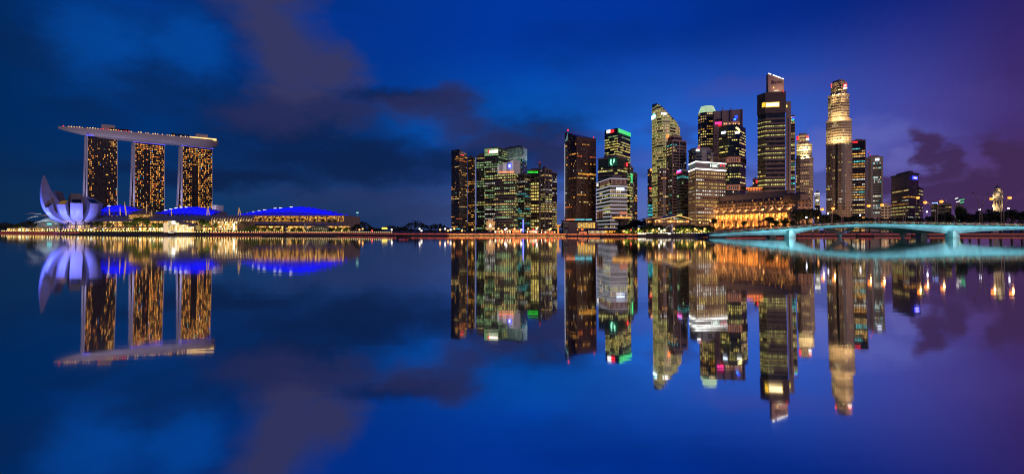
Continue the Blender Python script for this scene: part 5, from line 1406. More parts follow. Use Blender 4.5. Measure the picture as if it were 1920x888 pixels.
for k in range(16):
    u = .06 + .88 * k / 15; p = FA + fd * FL_ * u - fn * 4.2
    mb = MB(); mb.prism(ccw([tuple(p - fd * .9 + fn * .8), tuple(p + fd * .9 + fn * .8), tuple(p + fd * .9 - fn * 2), tuple(p - fd * .9 - fn * 2)]), ZR + .5, ZR + 2.6); dm = mb.build('dormer', fdark, ful)
    if R() < .5:
        a, b = p - fd * .6 + fn * .9, p + fd * .6 + fn * .9; v = U(.2, .9); mb = MB(); mb.face([(a.x, a.y, ZR + .9), (b.x, b.y, ZR + .9), (b.x, b.y, ZR + 2.2), (a.x, a.y, ZR + 2.2)], 0, tuple(i * v for i in s(255, 170, 80)[:3])); mb.build('pane', PANE, dm)
attic = mat('attic_cladding', (.33, .23, .19), .7, .1, .1)
MB().prism(fpl(.10, .86, -7, 17), ZR + 3, ZA).build('attic', attic, ful)
MB().prism(fpl(.095, .865, -6.7, 17.5), ZA, ZA + .7).build('attic_coping', fdark, ful)
for u in (.90, .985):
    a = FA + fd * FL_ * u - fn * 6
    MB().prism(ccw([tuple(a - fd * 5 + fn * 5), tuple(a + fd * 5 + fn * 5), tuple(a + fd * 5 - fn * 5), tuple(a - fd * 5 - fn * 5)]), ZR - 1, ZR + 5).build('roof_pavilion', fs, ful)
    mb = MB(); q = [a - fd * 6 + fn * 6, a + fd * 6 + fn * 6, a + fd * 6 - fn * 6, a - fd * 6 - fn * 6]
    for k in range(4): v0, v1 = q[k], q[(k + 1) % 4]; mb.face([(v0.x, v0.y, ZR + 5), (v1.x, v1.y, ZR + 5), (a.x, a.y, ZR + 7.4)])
    mb.build('pavilion_roof', froof, ful)
# end facade, facing right of the camera
E0_ = FB; E1_ = FB - fn * 20
for k in range(4):
    for z0_ in (ZB + 3, ZB + 9, ZC + 3.4, ZC + 7.8):
        p = E0_ - fn * (2.5 + 4.8 * k) + fd * .15; a, b = p + fn * .9, p - fn * .9; v = U(.3, 1) if R() < .3 else .02
        mb = MB(); mb.face([(a.x, a.y, z0_), (b.x, b.y, z0_), (b.x, b.y, z0_ + 2.4), (a.x, a.y, z0_ + 2.4)], 0, tuple(i * v for i in s(255, 180, 80)[:3])); mb.build('window', PANE, ful)
for k in range(3):
    p = E0_ - fn * (1 + 8 * k) + fd * 4; light('lamp', 'POINT', (p.x, p.y, ZB + 3), 1200, (1, .5, .22), ful, size=.2)
    light('lamp', 'POINT', (p.x, p.y, ZC + 4), 800, (1, .5, .28), ful, size=.2)
# rooftop cupola
cx_, cy_ = W(1414, 618)
MB().lathe(cx_, cy_, [(8.5, ZA), (8.5, ZA + 4)], 14).build('cupola_base', fs, ful)
for k in range(14):
    a = 2 * pi * k / 14; MB().bar((cx_ + 7.6 * cos(a), cy_ + 7.6 * sin(a), ZA + 4), (cx_ + 7.6 * cos(a), cy_ + 7.6 * sin(a), ZA + 7), .7).build('cupola_post', fs, ful)
MB().lathe(cx_, cy_, [(6.4, ZA + 4), (6.4, ZA + 7)], 14).build('cupola_glass', em('cupola', s(255, 130, 60), .8, False, .5), ful)
MB().lathe(cx_, cy_, [(8.8, ZA + 7), (8.9, ZA + 7.7)], 14).build('cupola_light_ring', e_orange, ful)
MB().lathe(cx_, cy_, [(8.4, ZA + 7.7), (5, ZA + 9.2), (2, ZA + 10.2), (.5, ZA + 11.6)], 14).build('cupola_roof', froof, ful, smooth=True)

# ------------------------------------------------------------------ waterfront pavilion with bright roof line
zf_ = lambda py: Z(py, 455)
of = empty('waterfront_restaurant', (*W(1262, 455), 2), 'low waterfront restaurant with bright warm zigzag roof edge', 'restaurant')
MB().box(W(1225, 462)[0], W(1296, 462)[0], 462, 480, 2, zf_(411.5)).build('wall', brownstone, of)
glazing(of, W(1228, 461), W(1294, 461), zf_(417.5), zf_(411.8), 26, 1, [(s(255, 160, 60), 3), (s(255, 200, 100), 2), (s(170, 80, 40), 2)], 1.0, .7)
rp = [(1227, 413.2), (1246, 410), (1273, 404.2), (1297, 410.4)]
for (p0, y0_), (p1, y1_) in zip(rp, rp[1:]):
    a, b = P3(p0, y0_, 452), P3(p1, y1_, 452)
    mb = MB(); mb.face([(a[0], 452, a[2]), (b[0], 452, b[2]), (b[0], 482, b[2] + 1.5), (a[0], 482, a[2] + 1.5)]); o = mb.build('roof', slate, of); o.modifiers.new('thickness', 'SOLIDIFY').thickness = .4
    MB().bar((a[0], 451.6, a[2]), (b[0], 451.6, b[2]), .42).build('light_edge', em('roof_edge', s(255, 196, 104), 1.7, False), of)
of2 = empty('waterfront_restaurant', (*W(1222, 458), 2), 'smaller waterfront pavilion with thin amber roof edge left of the zigzag one', 'restaurant')
rp = [(1209, 411.6), (1216, 409.6), (1228, 408), (1242, 407.4)]
for (p0, y0_), (p1, y1_) in zip(rp, rp[1:]):
    a, b = P3(p0, y0_, 462), P3(p1, y1_, 462)
    mb = MB(); mb.face([(a[0], 462, a[2]), (b[0], 462, b[2]), (b[0], 480, b[2] + .6), (a[0], 480, a[2] + .6)]); o = mb.build('roof', slate, of2); o.modifiers.new('thickness', 'SOLIDIFY').thickness = .35
    MB().bar((a[0], 461.6, a[2]), (b[0], 461.6, b[2]), .3).build('light_edge', em('roof_edge_dim', s(240, 150, 60), 1.0, False), of2)
MB().box(W(1211, 468)[0], W(1226, 468)[0], 468, 478, 2, Z(412.5, 468)).build('wall', brownstone, of2)
glazing(of2, W(1211, 467.5), W(1225, 467.5), Z(418, 467), Z(412.8, 467), 8, 1, goldc, .8, .7)
for k in range(5): light('lamp', 'POINT', P3(1232 + 14 * k, 415, 458), 500, (1, .6, .25), of, size=.2)

# ------------------------------------------------------------------ quayside hotel and pier hall
bh = empty('quayside_hotel', (*W(1090, 500), 2), 'low quayside hotel with tall lit windows and cyan light ribbon on its roof', 'hotel')
a, b = (1066, 500), (1121, 505)
MB().prism(slab(a, b, 24), 2, Z(414.5, 500)).build('wall', brownstone, bh)
MB().prism(slab((1058, 497), (1107, 498), 26), Z(413.6, 497), Z(411.8, 497)).build('roof', brownstone, bh)
for k in range(7):
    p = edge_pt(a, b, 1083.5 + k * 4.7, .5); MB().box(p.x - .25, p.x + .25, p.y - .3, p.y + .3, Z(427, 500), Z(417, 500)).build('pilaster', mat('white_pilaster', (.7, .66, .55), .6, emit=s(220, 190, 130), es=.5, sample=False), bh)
    for r in range(3):
        q = edge_pt(a, b, 1085.6 + k * 4.7, .25); v = U(.45, 1.1); cc = s(255, 196, 70)
        mb = MB(); mb.face([(q.x - .8, q.y, Z(427, 500) + r * 1.75), (q.x + .8, q.y, Z(427, 500) + r * 1.75), (q.x + .8, q.y, Z(427, 500) + r * 1.75 + 1.2), (q.x - .8, q.y, Z(427, 500) + r * 1.75 + 1.2)], 0, tuple(i * v for i in cc[:3])); mb.build('window', PANE, bh)
for p0, p1, m_ in ((1057.5, 1078, em('ribbon_orange', s(255, 150, 90), 1.5, False)), (1078, 1087, em('ribbon_cyan', s(120, 230, 245), 1.5, False)), (1088, 1096, em('ribbon_cyan', s(120, 230, 245), 1.5, False)), (1098, 1110, em('ribbon_cyan', s(120, 230, 245), 1.5, False))):
    aa, bb = W(p0, 495), W(p1, 495); MB().bar((aa[0], aa[1], Z(411.6, 495)), (bb[0], bb[1], Z(411.2, 495)), .7).build('light_ribbon', m_, bh)
tw = tower('', '', slab((1056.5, 478), (1066.5, 478), 12), Z(417, 478), gilt, gilt, dict(spar, p=.0), 3, pw=30, parent=bh, spandrel=True)
ph = empty('pier_hall', (*W(1128, 462), 2), 'old pier hall with dark red roof and row of bright arched fins', 'hall')
MB().box(W(1104, 462)[0], W(1160, 462)[0], 462, 478, 2, Z(431.5, 462)).build('wall', gilt, ph)
mb = MB(); x0, x1 = W(1099, 459)[0], W(1158, 459)[0]
mb.face([(x0, 459, Z(431.6, 459)), (x1, 459, Z(431.6, 459)), (x1 - 1, 469, Z(427, 459)), (x0 + 3, 469, Z(427, 459))]); mb.face([(x1 - 1, 469, Z(427, 459)), (x1, 481, Z(431.6, 459)), (x0, 481, Z(431.6, 459)), (x0 + 3, 469, Z(427, 459))]); mb.face([(x0, 459, Z(431.6, 459)), (x0 + 3, 469, Z(427, 459)), (x0, 481, Z(431.6, 459))]); mb.face([(x1, 459, Z(431.6, 459)), (x1, 481, Z(431.6, 459)), (x1 - 1, 469, Z(427, 459))])
mb.build('roof', mat('dark_red_tiles', (.16, .05, .05), .7, .2, .5), ph)
glazing(ph, W(1134, 461), W(1159, 461), 2.4, Z(431.8, 461), 10, 1, [(s(255, 190, 60), 3), (s(240, 160, 50), 2)], .9, .9)
for k in range(14):
    px = 1104.5 + 29 * k / 13; o = .8 * (k - 6.5) / 6.5
    a = P3(px, 440, 459); b = P3(px + o, 432.4, 459.5)
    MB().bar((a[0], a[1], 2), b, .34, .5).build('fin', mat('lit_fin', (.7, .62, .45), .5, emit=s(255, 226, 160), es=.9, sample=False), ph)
rk = empty('lit_kiosk', (*W(1093, 455), 2), 'small red and white lit kiosk left of the pier hall', 'kiosk')
MB().box(W(1085, 456)[0], W(1101, 456)[0], 456, 461, 2, Z(434, 456)).build('wall', fdark, rk)
glazing(rk, W(1085.5, 455.5), W(1100.5, 455.5), 2.3, Z(434.4, 455), 9, 2, [(s(255, 110, 70), 3), (s(255, 220, 190), 2), (s(255, 170, 110), 2)], 1.2, .9)
for k, (px, py) in enumerate(((1083, 431.5), (1090.5, 431), (1093, 431.3))):
    x, y, z = P3(px, py, 458); l = empty('globe_lamp', (x, y, 2), ['globe lamp at the left corner of the red lit kiosk', 'left globe lamp above the red lit kiosk roof', 'right globe lamp above the red lit kiosk roof'][k], 'lamp', 'globe lamps by the kiosk')
    MB().tube([(x, y, 2), (x, y, z)], .12, 5).build('post', metal_d, l); MB().lathe(x, y, [(.1, z), (.5, z + .3), (.5, z + .8), (.1, z + 1.1)], 8).build('globe', e_orange, l)
wp = empty('lit_pillar', (*W(1046.5, 450), 2), 'slim golden lit pillar with a spread top at the quay edge', 'pillar')
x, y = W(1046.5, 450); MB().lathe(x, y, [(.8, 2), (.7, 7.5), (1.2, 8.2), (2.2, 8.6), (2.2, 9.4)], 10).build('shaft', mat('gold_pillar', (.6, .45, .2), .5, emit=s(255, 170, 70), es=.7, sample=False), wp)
# white lit boardwalk bays
bw = empty('lit_boardwalk', (*W(1260, 424), 2), 'boardwalk at the water with a row of bright white bays below the park', 'boardwalk')
MB().box(W(1196, 420)[0], W(1318, 416)[0], 415.5, 423, .2, 1.35).build('deck', quay_m, bw)
MB().box(W(1196, 418)[0], W(1318, 418)[0], 416.5, 423, 3.0, 3.3).build('canopy', quay_m, bw)
for k in range(26):
    px = 1198 + 118 * k / 25.0; x, _ = W(px, 421)
    wd = 1.15 if k < 14 else .6
    if R() < .9: MB().box(x - wd * .8, x + wd * .8, 420.6, 421, 1.45, 2.9).build('lit_bay', em('bay_white', s(255, 236, 205), 1.25, False, .3), bw)
    MB().bar((x + wd * 1.2, 417, .2), (x + wd * 1.2, 417, 3.0), .2).build('post', metal_d, bw)
light('lamp', 'POINT', (*W(1240, 414), 3.0), 260, (1, .85, .6), bw, size=.2); light('lamp', 'POINT', (*W(1285, 412), 3.0), 260, (1, .85, .6), bw, size=.2)

# ------------------------------------------------------------------ white fountain statue
SXx, SYy = W(1260, 424)
stt = empty('fountain_statue', (SXx, SYy, 1.3), 'white floodlit statue of a fish tailed creature spouting a water jet', 'statue')
wm = mat('white_statue_stone', (.78, .80, .78), .6, .08, .6)
rows = []; H0 = 1.4
prof = [(1.55, 0, 0), (1.75, .9, .1), (1.6, 2.0, .05), (1.25, 3.2, -.05), (1.05, 4.3, 0), (1.0, 5.3, .1), (1.15, 6.0, .05), (1.2, 6.8, -.15), (1.05, 7.5, -.25), (.7, 8.1, -.1), (.25, 8.45, 0)]
for r, z, ox in prof:
    r *= .7
    rows.append([(SXx + ox + r * cos(2 * pi * q / 14) * (1 + .05 * (q % 2)), SYy + r * sin(2 * pi * q / 14) * .9, H0 + z) for q in range(14)])
mb = MB(); mb.grid(rows, closed=True); mb.face(rows[-1]); mb.face(rows[0][::-1])
mb.tube([(SXx - .8, SYy - .2, H0 + 6.9), (SXx - 1.5, SYy - .3, H0 + 6.7)], [.7, .5], 8)
mb.tube([(SXx + .4, SYy, H0 + 8.0), (SXx + .6, SYy, H0 + 8.8)], [.35, .1], 6); mb.tube([(SXx - .3, SYy, H0 + 8.1), (SXx - .35, SYy, H0 + 8.9)], [.35, .1], 6)
mb.build('figure', wm, stt, smooth=True)
MB().lathe(SXx, SYy, [(2.4, .4), (2.4, 1.0), (2.0, 1.4)], 16).build('pedestal', wm, stt)
mb = MB(); jet = [(SXx - 1.5 - 6.2 * t, SYy - .3 - 1.5 * t, H0 + 6.7 + 1.2 * t - 7.0 * t * t) for t in [k / 10 for k in range(11)]]
mb.tube(jet, [.12 + .015 * k for k in range(11)], 6); mb.build('water_jet', mat('white_water', (.8, .85, .85), .4, emit=s(170, 190, 180), es=.35, sample=False), stt, smooth=True)
for dx_ in (-4, 4): light('floodlight', 'POINT', (SXx + dx_, SYy - 6, 2.2), 3400, (.95, 1, .9), stt, size=.15)

# ------------------------------------------------------------------ bridge
def bY(px): return 345 - (px - 1480) * 12 / 305
def bz(py, px): return Z(py, bY(px))
bridge = empty('bridge', (*W(1650, 338), 0), 'low concrete arch road bridge with girders lit turquoise over the water', 'bridge')
gird = mat('painted_concrete', (.55, .58, .58), .65, .22, .35, bump=.15)
def interp(t, x):
    for (a, ya), (b, yb) in zip(t, t[1:]):
        if a <= x <= b: return ya + (yb - ya) * (x - a) / (b - a)
    return t[0][1] if x < t[0][0] else t[-1][1]
topt = [(1330, 440.6), (1382, 435.6), (1430, 432.5), (1476, 429.4), (1520, 425.8), (1554, 423.2), (1590, 421.4), (1617, 420.4), (1650, 420), (1700, 420.8), (1783, 422.8), (1917, 424.8), (2050, 427.5)]
bott = [(1330, 443.4), (1345, 443.8), (1380, 442.4), (1414, 440.8), (1474, 440.2), (1488, 440), (1508, 434.6), (1528, 430.6), (1546, 428.4), (1564, 427.2), (1600, 426), (1640, 425.8), (1680, 427), (1725, 431), (1777, 437.6), (1797, 437.6), (1850, 433.2), (1917, 430.6), (1980, 430.8), (2050, 434)]
xsb = [1330 + 6 * k for k in range(118)]
rows = []
for px in xsb:
    Y = bY(px); x, _ = W(px, Y); zt_, zb_ = bz(interp(topt, px), px), bz(interp(bott, px), px)
    zb_ = min(zb_, zt_ - .35)
    rows.append([(x, Y, zt_), (x, Y + .5, zt_ - (zt_ - zb_) * .5), (x, Y + 1.6, zb_), (x, Y + 5, zb_ + .25 * (zt_ - zb_)), (x, Y + 6, zt_)])
mb = MB(); mb.grid(rows, closed=True); mb.face(rows[0]); mb.face(rows[-1][::-1]); mb.build('girder', gird, bridge)
rows2 = []
for px in xsb:
    Y = bY(px); x, _ = W(px, Y); zt_, zb_ = bz(interp(topt, px), px), bz(interp(bott, px), px)
    sag = .9 + 1.5 * abs(sin((px - 1480) / 305 * pi)) * 0
    rows2.append([(x, Y + 22, zt_), (x, Y + 22, min(zb_ - .2, zt_ - .35)), (x, Y + 27, min(zb_ - .2, zt_ - .35)), (x, Y + 27, zt_)])
mb = MB(); mb.grid(rows2, closed=True); mb.face(rows2[0]); mb.face(rows2[-1][::-1]); mb.build('rear_girder', gird, bridge)
dkm = mat('bridge_deck', (.10, .08, .07), .8, .2, .3)
rows = []
for px in xsb:
    Y = bY(px); x, _ = W(px, Y); z = bz(interp(topt, px), px)
    rows.append([(x, Y - 2.4, z + .1), (x, Y - 2.4, z + .55), (x, Y + 30, z + .55), (x, Y + 30, z + .1)])
mb = MB(); mb.grid(rows, closed=True); mb.face(rows[0]); mb.face(rows[-1][::-1]); mb.build('deck', dkm, bridge)
# turquoise light strips under the deck lip
cya = mat('turquoise_strip', (.1, .2, .2), .5, emit=s(120, 230, 235), es=1.0, sample=False)
for i in range(0, len(xsb) - 1, 2):
    p0, p1 = xsb[i], xsb[i + 2] if i + 2 < len(xsb) else xsb[-1]
    a = (W(p0, bY(p0))[0], bY(p0) - .15, bz(interp(topt, p0), p0) - .06); b = (W(p1, bY(p1))[0], bY(p1) - .15, bz(interp(topt, p1), p1) - .06)
    MB().bar(a, b, .16, .12).build('light_strip', cya, bridge)
for k in range(40):
    px = 1340 + 17.5 * k; x, _ = W(px, bY(px)); zt_ = bz(interp(topt, px), px)
    light('floodlight', 'SPOT', (x, bY(px) - 4.6, zt_ - .3), (780 if px > 1420 else 560) * U(.7, 1.25), (.18, .78, .98), bridge, (x, bY(px) + .3, zt_ - 1.9), .3, 130, .9)
# low floodlights at the pier feet wash the undersides
for px in (1470, 1494, 1772, 1804): 
    x, _ = W(px, bY(px)); light('floodlight', 'POINT', (x, bY(px) - 5.5, 1.1), 260, (.14, .85, .9), bridge, size=1.0)
for px in (1540, 1640, 1700, 1860):
    x, _ = W(px, bY(px)); light('floodlight', 'POINT', (x, bY(px) + 14, 2.2), 320, (.10, .5, .42), bridge, size=.15)
# piers: flat fins with a curved back
for px in (1474.5, 1778.5):
    Y = bY(px); x, _ = W(px, Y)
    for y0_, y1_ in ((Y - 3.2, Y + 3.0), (Y + 22.5, Y + 27.5)):
        mb = MB(); out = [(x, 0), (x + .2, bz(433, px)), (x + .9, bz(431.6, px)), (x + 1.8, bz(432.4, px)), (x + 3.0, bz(436.6, px)), (x + 4.3, bz(440, px)), (x + 4.6, 0)]
        n = len(out)
        mb.v += [(a, y0_, z if z else -1.5) for a, z in out] + [(a, y1_, z if z else -1.5) for a, z in out]
        mb.f.append(tuple(range(n))); mb.m.append(0); mb.c.append(None); mb.f.append(tuple(range(2 * n - 1, n - 1, -1))); mb.m.append(0); mb.c.append(None)
        for k in range(n - 1): mb.f.append((k, n + k, n + k + 1, k + 1)); mb.m.append(0); mb.c.append(None)
        mb.build('pier', gird, bridge)
    light('floodlight', 'POINT', (x - 1.0, Y - 8, 2.6), 1100, (.42, .95, .95), bridge, size=1.0)
# slanted struts under the middle of each arch
for px in (1575, 1693):
    Y = bY(px) + 24; 
    a = Vector((W(px, Y)[0], Y, bz(438.6, px))); 
    for dx_ in (-9.5, 9.5): MB().bar(a, (a.x + dx_, Y, bz(427, px)), 1.1, 2.2).build('strut', gird, bridge)
    MB().bar((a.x, Y, -1), (a.x, Y, a.z), 1.6).build('strut_foot', gird, bridge)
    light('lamp', 'POINT', (a.x + 2.5, Y - 2.5, bz(436, px)), 60, (.35, .3, 1), bridge, size=.1)
    MB().lathe(a.x + 2.5, Y - 2.5, [(.1, bz(436.4, px)), (.5, bz(435.4, px)), (.1, bz(434.6, px))], 8).build('violet_lamp', em('violet_lamp', s(150, 130, 255), 1.0, False), bridge)
# railings
railm = mat('railing_metal', (.52, .38, .26), .5, .2, .5)
zr0 = lambda px: bz(interp(topt, px), px) + .55
for i in range(0, len(xsb) - 1, 3):
    p0, p1 = xsb[i], xsb[min(i + 3, len(xsb) - 1)]
    mb = MB()
    for hh in (.4, .9, 1.4):
        a = (W(p0, bY(p0))[0], bY(p0) - 2.2, zr0(p0) + hh); b = (W(p1, bY(p1))[0], bY(p1) - 2.2, zr0(p1) + hh); mb.bar(a, b, .13)
    rl = mb.build('rail', railm, bridge)
    pm = MB()
    for k in range(9):
        t = k / 9; px = p0 + (p1 - p0) * t; x, _ = W(px, bY(px)); pm.bar((x, bY(px) - 2.2, zr0(px)), (x, bY(px) - 2.2, zr0(px) + 1.4), .09)
    pm.build('railing_posts' if False else 'railing_post', railm, rl)
    if p0 > 1350:
        for t in (.08, .2, .36, .55, .7, .85):
            if R() < .95:
                px = p0 + (p1 - p0) * t; x, _ = W(px, bY(px)); z = zr0(px) + U(.1, 1.0)
                MB().box(x - .16, x + .16, bY(px) - 2.0, bY(px) - 1.8, z, z + .26).build('rail_light', pick([(e_warm, 4), (e_amber, 4), (e_red, .6), (e_green, .4)]), rl)
# planting strip along the far side of the deck
hedge_m = mat('dark_hedge_leaf', (.030, .038, .016), .8, .4, .6)
random.seed(5)
mb = MB()
for k in range(5200):
    px = U(1336, 2030); Y = bY(px) + U(26, 30); z0_ = bz(interp(topt, px), px) + .55
    h = interp([(1336, 1.2), (1400, 3.0), (1560, 2.6), (1900, 3.2), (2040, 3.2)], px); x = (px - 960) * Y / FOC; z = z0_ + h * R() ** .6; r = U(.25, .5)
    d1 = Vector((U(-1, 1), U(-1, 1), U(-1, 1))).normalized() * r; d2 = Vector((U(-1, 1), U(-1, 1), U(-1, 1))).normalized() * r; p = Vector((x, Y, z))
    mb.face([p - d1, p + d2, p + d1, p - d2])
tag(mb.build('hedge', hedge_m), 'dark clipped hedge running along the far side of the bridge deck', 'hedge', kind='stuff')
# ------------------------------------------------------------------ street lamps on the bridge
lampm = mat('lamp_post_metal', (.34, .24, .16), .45, .1, .5)
e_sod = em('sodium', s(255, 136, 40), 2.6, False)
def street_lamp(pxb, pyb, pxh, pyh, label, lit=True, Y=None, r=.19, p=900):
    Y = Y or bY(pxb) + 12
    zb_ = Z(pyb, Y) - .3
    zb_ = max(bz(interp(topt, pxb), pxb) + .5, 2) if pxb > 1336 else 2
    x0, _ = W(pxb, Y); x1, _ = W(pxh, Y); zh = Z(pyh, Y)
    e = empty('street_lamp', (x0, Y, zb_), label, 'street lamp', 'street lamps on the bridge')
    pts = []
    for k in range(9):
        t = k / 8; u = max(0, (t - .35) / .65)
        pts.append((x0 + (x1 - x0) * u ** 1.8, Y, zb_ + (zh + .4 - zb_) * (1 - (1 - t) ** 1.35)))
    MB().tube(pts, [r * (1.5 - .9 * k / 8) for k in range(9)], 6).build('post', lampm, e, smooth=True)
    x, z = x1, zh
    sg_ = 1 if x1 > x0 else -1
    MB().tube([(x - .6 * sg_, Y, z + .42), (x, Y, z + .75), (x + .7 * sg_, Y, z + .6)], [.16, .34, .16], 6).build('lamp_head', metal_d, e)
    if lit:
        MB().lathe(x, Y, [(.3, z - 1.1), (.9, z - .75), (1.12, z - .2), (.9, z + .3), (.4, z + .6)], 10).build('bulb', e_sod, e)
        light('lamp', 'POINT', (x, Y - .9, z - .6), p, (1, .56, .22), e, size=.9)
        light('lamp', 'OMNI', (x, Y - 1.6, z - 1.6), 260, (1, .50, .18), e, size=.5)
    return e
street_lamp(1558.5, 414, 1541.5, 391.6, 'left lit lamp of the bridge lamp pair nearest the colonnade hotel')
street_lamp(1560.5, 414, 1562, 390, 'right lit lamp of the bridge lamp pair nearest the colonnade hotel')
street_lamp(1577.5, 414, 1574.5, 384, 'left unlit lamp post at the foot of the tallest tower', False)
street_lamp(1580.5, 414, 1583.5, 384, 'right unlit lamp post at the foot of the tallest tower', False)
street_lamp(1647, 413.5, 1628.7, 385, 'left lit bridge lamp before the grey slab tower')
street_lamp(1649.5, 413.5, 1654, 383.5, 'right lit bridge lamp before the grey slab tower')
street_lamp(1693.5, 410, 1691.5, 381, 'left unlit lamp post before the dark wide tower', False)
street_lamp(1697.6, 410, 1701, 381.5, 'right unlit lamp post before the dark wide tower', False)
street_lamp(1717, 408, 1721, 370, 'small lit lamp standing before the right edge of the dark wide tower', True, 372, .12, 300)
street_lamp(1753.5, 408, 1734.6, 378.7, 'left curved lit lamp of the pair right of the dark wide tower')
street_lamp(1757, 408, 1765, 377, 'right curved lit lamp of the pair right of the dark wide tower')
street_lamp(1837, 406, 1824, 363, 'left tall curved unlit lamp left of the clock tower', False)
street_lamp(1841, 406, 1853, 364.5, 'right tall curved unlit lamp left of the clock tower', False)
street_lamp(1877, 403.6, 1859, 372, 'curved lit lamp whose head stands left of the clock tower shaft')
street_lamp(1882, 403.6, 1893, 370, 'curved lit lamp whose head stands right of the clock tower')
e_wl = em('cool_globe', s(240, 236, 255), 5.0, False)
for px, py, lb in ((1738, 397, 'white globe lamp below the left curved lamp near the dark wide tower'), (1837, 393, 'white globe lamp at the foot of the tall unlit lamps'), (1891, 390.6, 'white globe lamp right of the clock tower'), (1612.6, 403, 'white globe lamp at the foot of the red lettered tower'), (1512, 407.5, 'white globe lamp on the hotel forecourt near the bridge'), (1552.5, 400.5, 'white globe lamp among the trees left of the tallest tower')):
    Y = bY(px) + 26; x, _ = W(px, Y); z = Z(py, Y); zb_ = bz(interp(topt, px), px) + .5
    e = empty('globe_lamp', (x, Y, zb_), lb, 'lamp', 'white globe lamps on the bridge')
    MB().tube([(x, Y, zb_), (x, Y, z)], .1, 5).build('post', metal_d, e); MB().lathe(x, Y, [(.12, z - .5), (.5, z - .15), (.5, z + .25), (.12, z + .55)], 10).build('globe', e_wl, e)
    light('lamp', 'POINT', (x, Y - .9, z), 160, (.9, .88, 1), e, size=.2)

# ------------------------------------------------------------------ trees
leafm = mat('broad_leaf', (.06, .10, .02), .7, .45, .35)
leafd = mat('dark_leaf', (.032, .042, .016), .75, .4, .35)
palmm = mat('palm_leaf', (.06, .08, .025), .65, .4, .35)
bark = mat('bark', (.12, .085, .055), .9, .2, .8)
def crown_mesh(seed, n, rx, rz, kind='round'):
    random.seed(seed); mb = MB()
    cl = []
    for k in range(11):
        a = U(0, 2 * pi); r = rx * .62 * R() ** .5; cl.append((r * cos(a), r * sin(a), rz * U(-.45, .62) * (1 - .35 * r / rx), rx * U(.34, .52)))
    for k in range(n):
        c = random.choice(cl); v = Vector((random.gauss(0, 1), random.gauss(0, 1), random.gauss(0, 1))).normalized() * c[3] * U(.55, 1.08)
        p = Vector((c[0] + v.x, c[1] + v.y, c[2] + v.z * .8)); r = U(.045, .105) * rx * 1.3
        d1 = Vector((U(-1, 1), U(-1, 1), U(-.7, .7))).normalized(); d2 = d1.cross(Vector((U(-1, 1), U(-1, 1), U(-1, 1)))).normalized()
        mb.face([p - d1 * r, p + d2 * r * .6, p + d1 * r, p - d2 * r * .6])
    return mb
CROWNS = []
for sd in range(6):
    m_ = crown_mesh(100 + sd, 1500, 1.0, .72); o = m_.build('crown', leafm); CROWNS.append(o.data); bpy.data.objects.remove(o)
DCROWNS = []
for d_ in CROWNS: c_ = d_.copy(); c_.materials.clear(); c_.materials.append(leafd); DCROWNS.append(c_)
def trunk_mesh(seed):
    random.seed(seed); mb = MB(); mb.tube([(0, 0, 0), (.03, 0, .3), (0, .02, .62)], [.055, .042, .03], 6)
    for k in range(5):
        a = U(0, 2 * pi); mb.tube([(0, 0, U(.36, .5)), (.14 * cos(a), .14 * sin(a), .62), (.3 * cos(a), .3 * sin(a), U(.74, .88))], [.026, .02, .01], 5)
    o = mb.build('trunk', bark); d = o.data; bpy.data.objects.remove(o); return d
TRUNKS = [trunk_mesh(k) for k in range(3)]
def palm_meshes(seed):
    random.seed(seed); mb = MB(); mb.tube([(0, 0, 0), (.03, 0, .4), (.02, 0, .74)], [.035, .026, .022], 6); o = mb.build('trunk', bark); t_ = o.data; bpy.data.objects.remove(o)
    mb = MB()
    for k in range(13):
        a = 2 * pi * k / 13 + U(-.2, .2); up = U(.1, .9); L = U(.26, .36); prev = None
        for j in range(6):
            t_j = j / 5; r_ = L * t_j; z = .74 + up * .24 * t_j - .34 * t_j ** 2.2; w = .035 * (1 - .75 * t_j) + .006
            c = Vector((r_ * cos(a), r_ * sin(a), z)); sd_ = Vector((-sin(a), cos(a), 0)) * w; cur = (c - sd_ - Vector((0, 0, .02)), c, c + sd_ - Vector((0, 0, .02)))
            if prev: mb.face([prev[0], cur[0], cur[1], prev[1]]); mb.face([prev[1], cur[1], cur[2], prev[2]])
            prev = cur
    o = mb.build('crown', palmm); c_ = o.data; bpy.data.objects.remove(o); return t_, c_
PALMS = [palm_meshes(k) for k in range(3)]
random.seed(77)
def tree(px, pybase, pytop, Y, wpx, label, group, dark=False, palm=False, z0=2.0, name=None):
    x, _ = W(px, Y); H = Z(pytop, Y) - z0; rx = wpx * Y / FOC / 2
    e = empty(name or ('palm_tree' if palm else 'tree'), (x, Y, z0), label, 'palm tree' if palm else 'tree', group)
    if palm:
        t_, c_ = random.choice(PALMS)
        for nm, d in (('trunk', t_), ('crown', c_)):
            o = bpy.data.objects.new(nm, d); col.objects.link(o); o.parent = e; k = H / .95
            o.scale = (k, k, k) if nm == 'trunk' else (rx / .33, rx / .33, k)
        return e
    o = bpy.data.objects.new('trunk', random.choice(TRUNKS)); col.objects.link(o); o.parent = e; o.scale = (H * .9, H * .9, H * .95)
    cz = max(H * .36, min(rx * .95, H * .46))
    o = bpy.data.objects.new('crown', random.choice(DCROWNS if dark else CROWNS)); col.objects.link(o); o.parent = e
    o.location = (0, 0, H - cz * .82); o.scale = (rx, rx, cz); o.rotation_euler = (0, 0, U(0, 6.28))
    return e
ORD = ['first', 'second', 'third', 'fourth', 'fifth', 'sixth', 'seventh', 'eighth', 'ninth', 'tenth', 'eleventh', 'twelfth', 'thirteenth', 'fourteenth', 'fifteenth', 'sixteenth', 'seventeenth', 'eighteenth', 'nineteenth', 'twentieth', 'twenty-first', 'twenty-second', 'twenty-third', 'twenty-fourth', 'twenty-fifth', 'twenty-sixth', 'twenty-seventh', 'twenty-eighth', 'twenty-ninth', 'thirtieth']
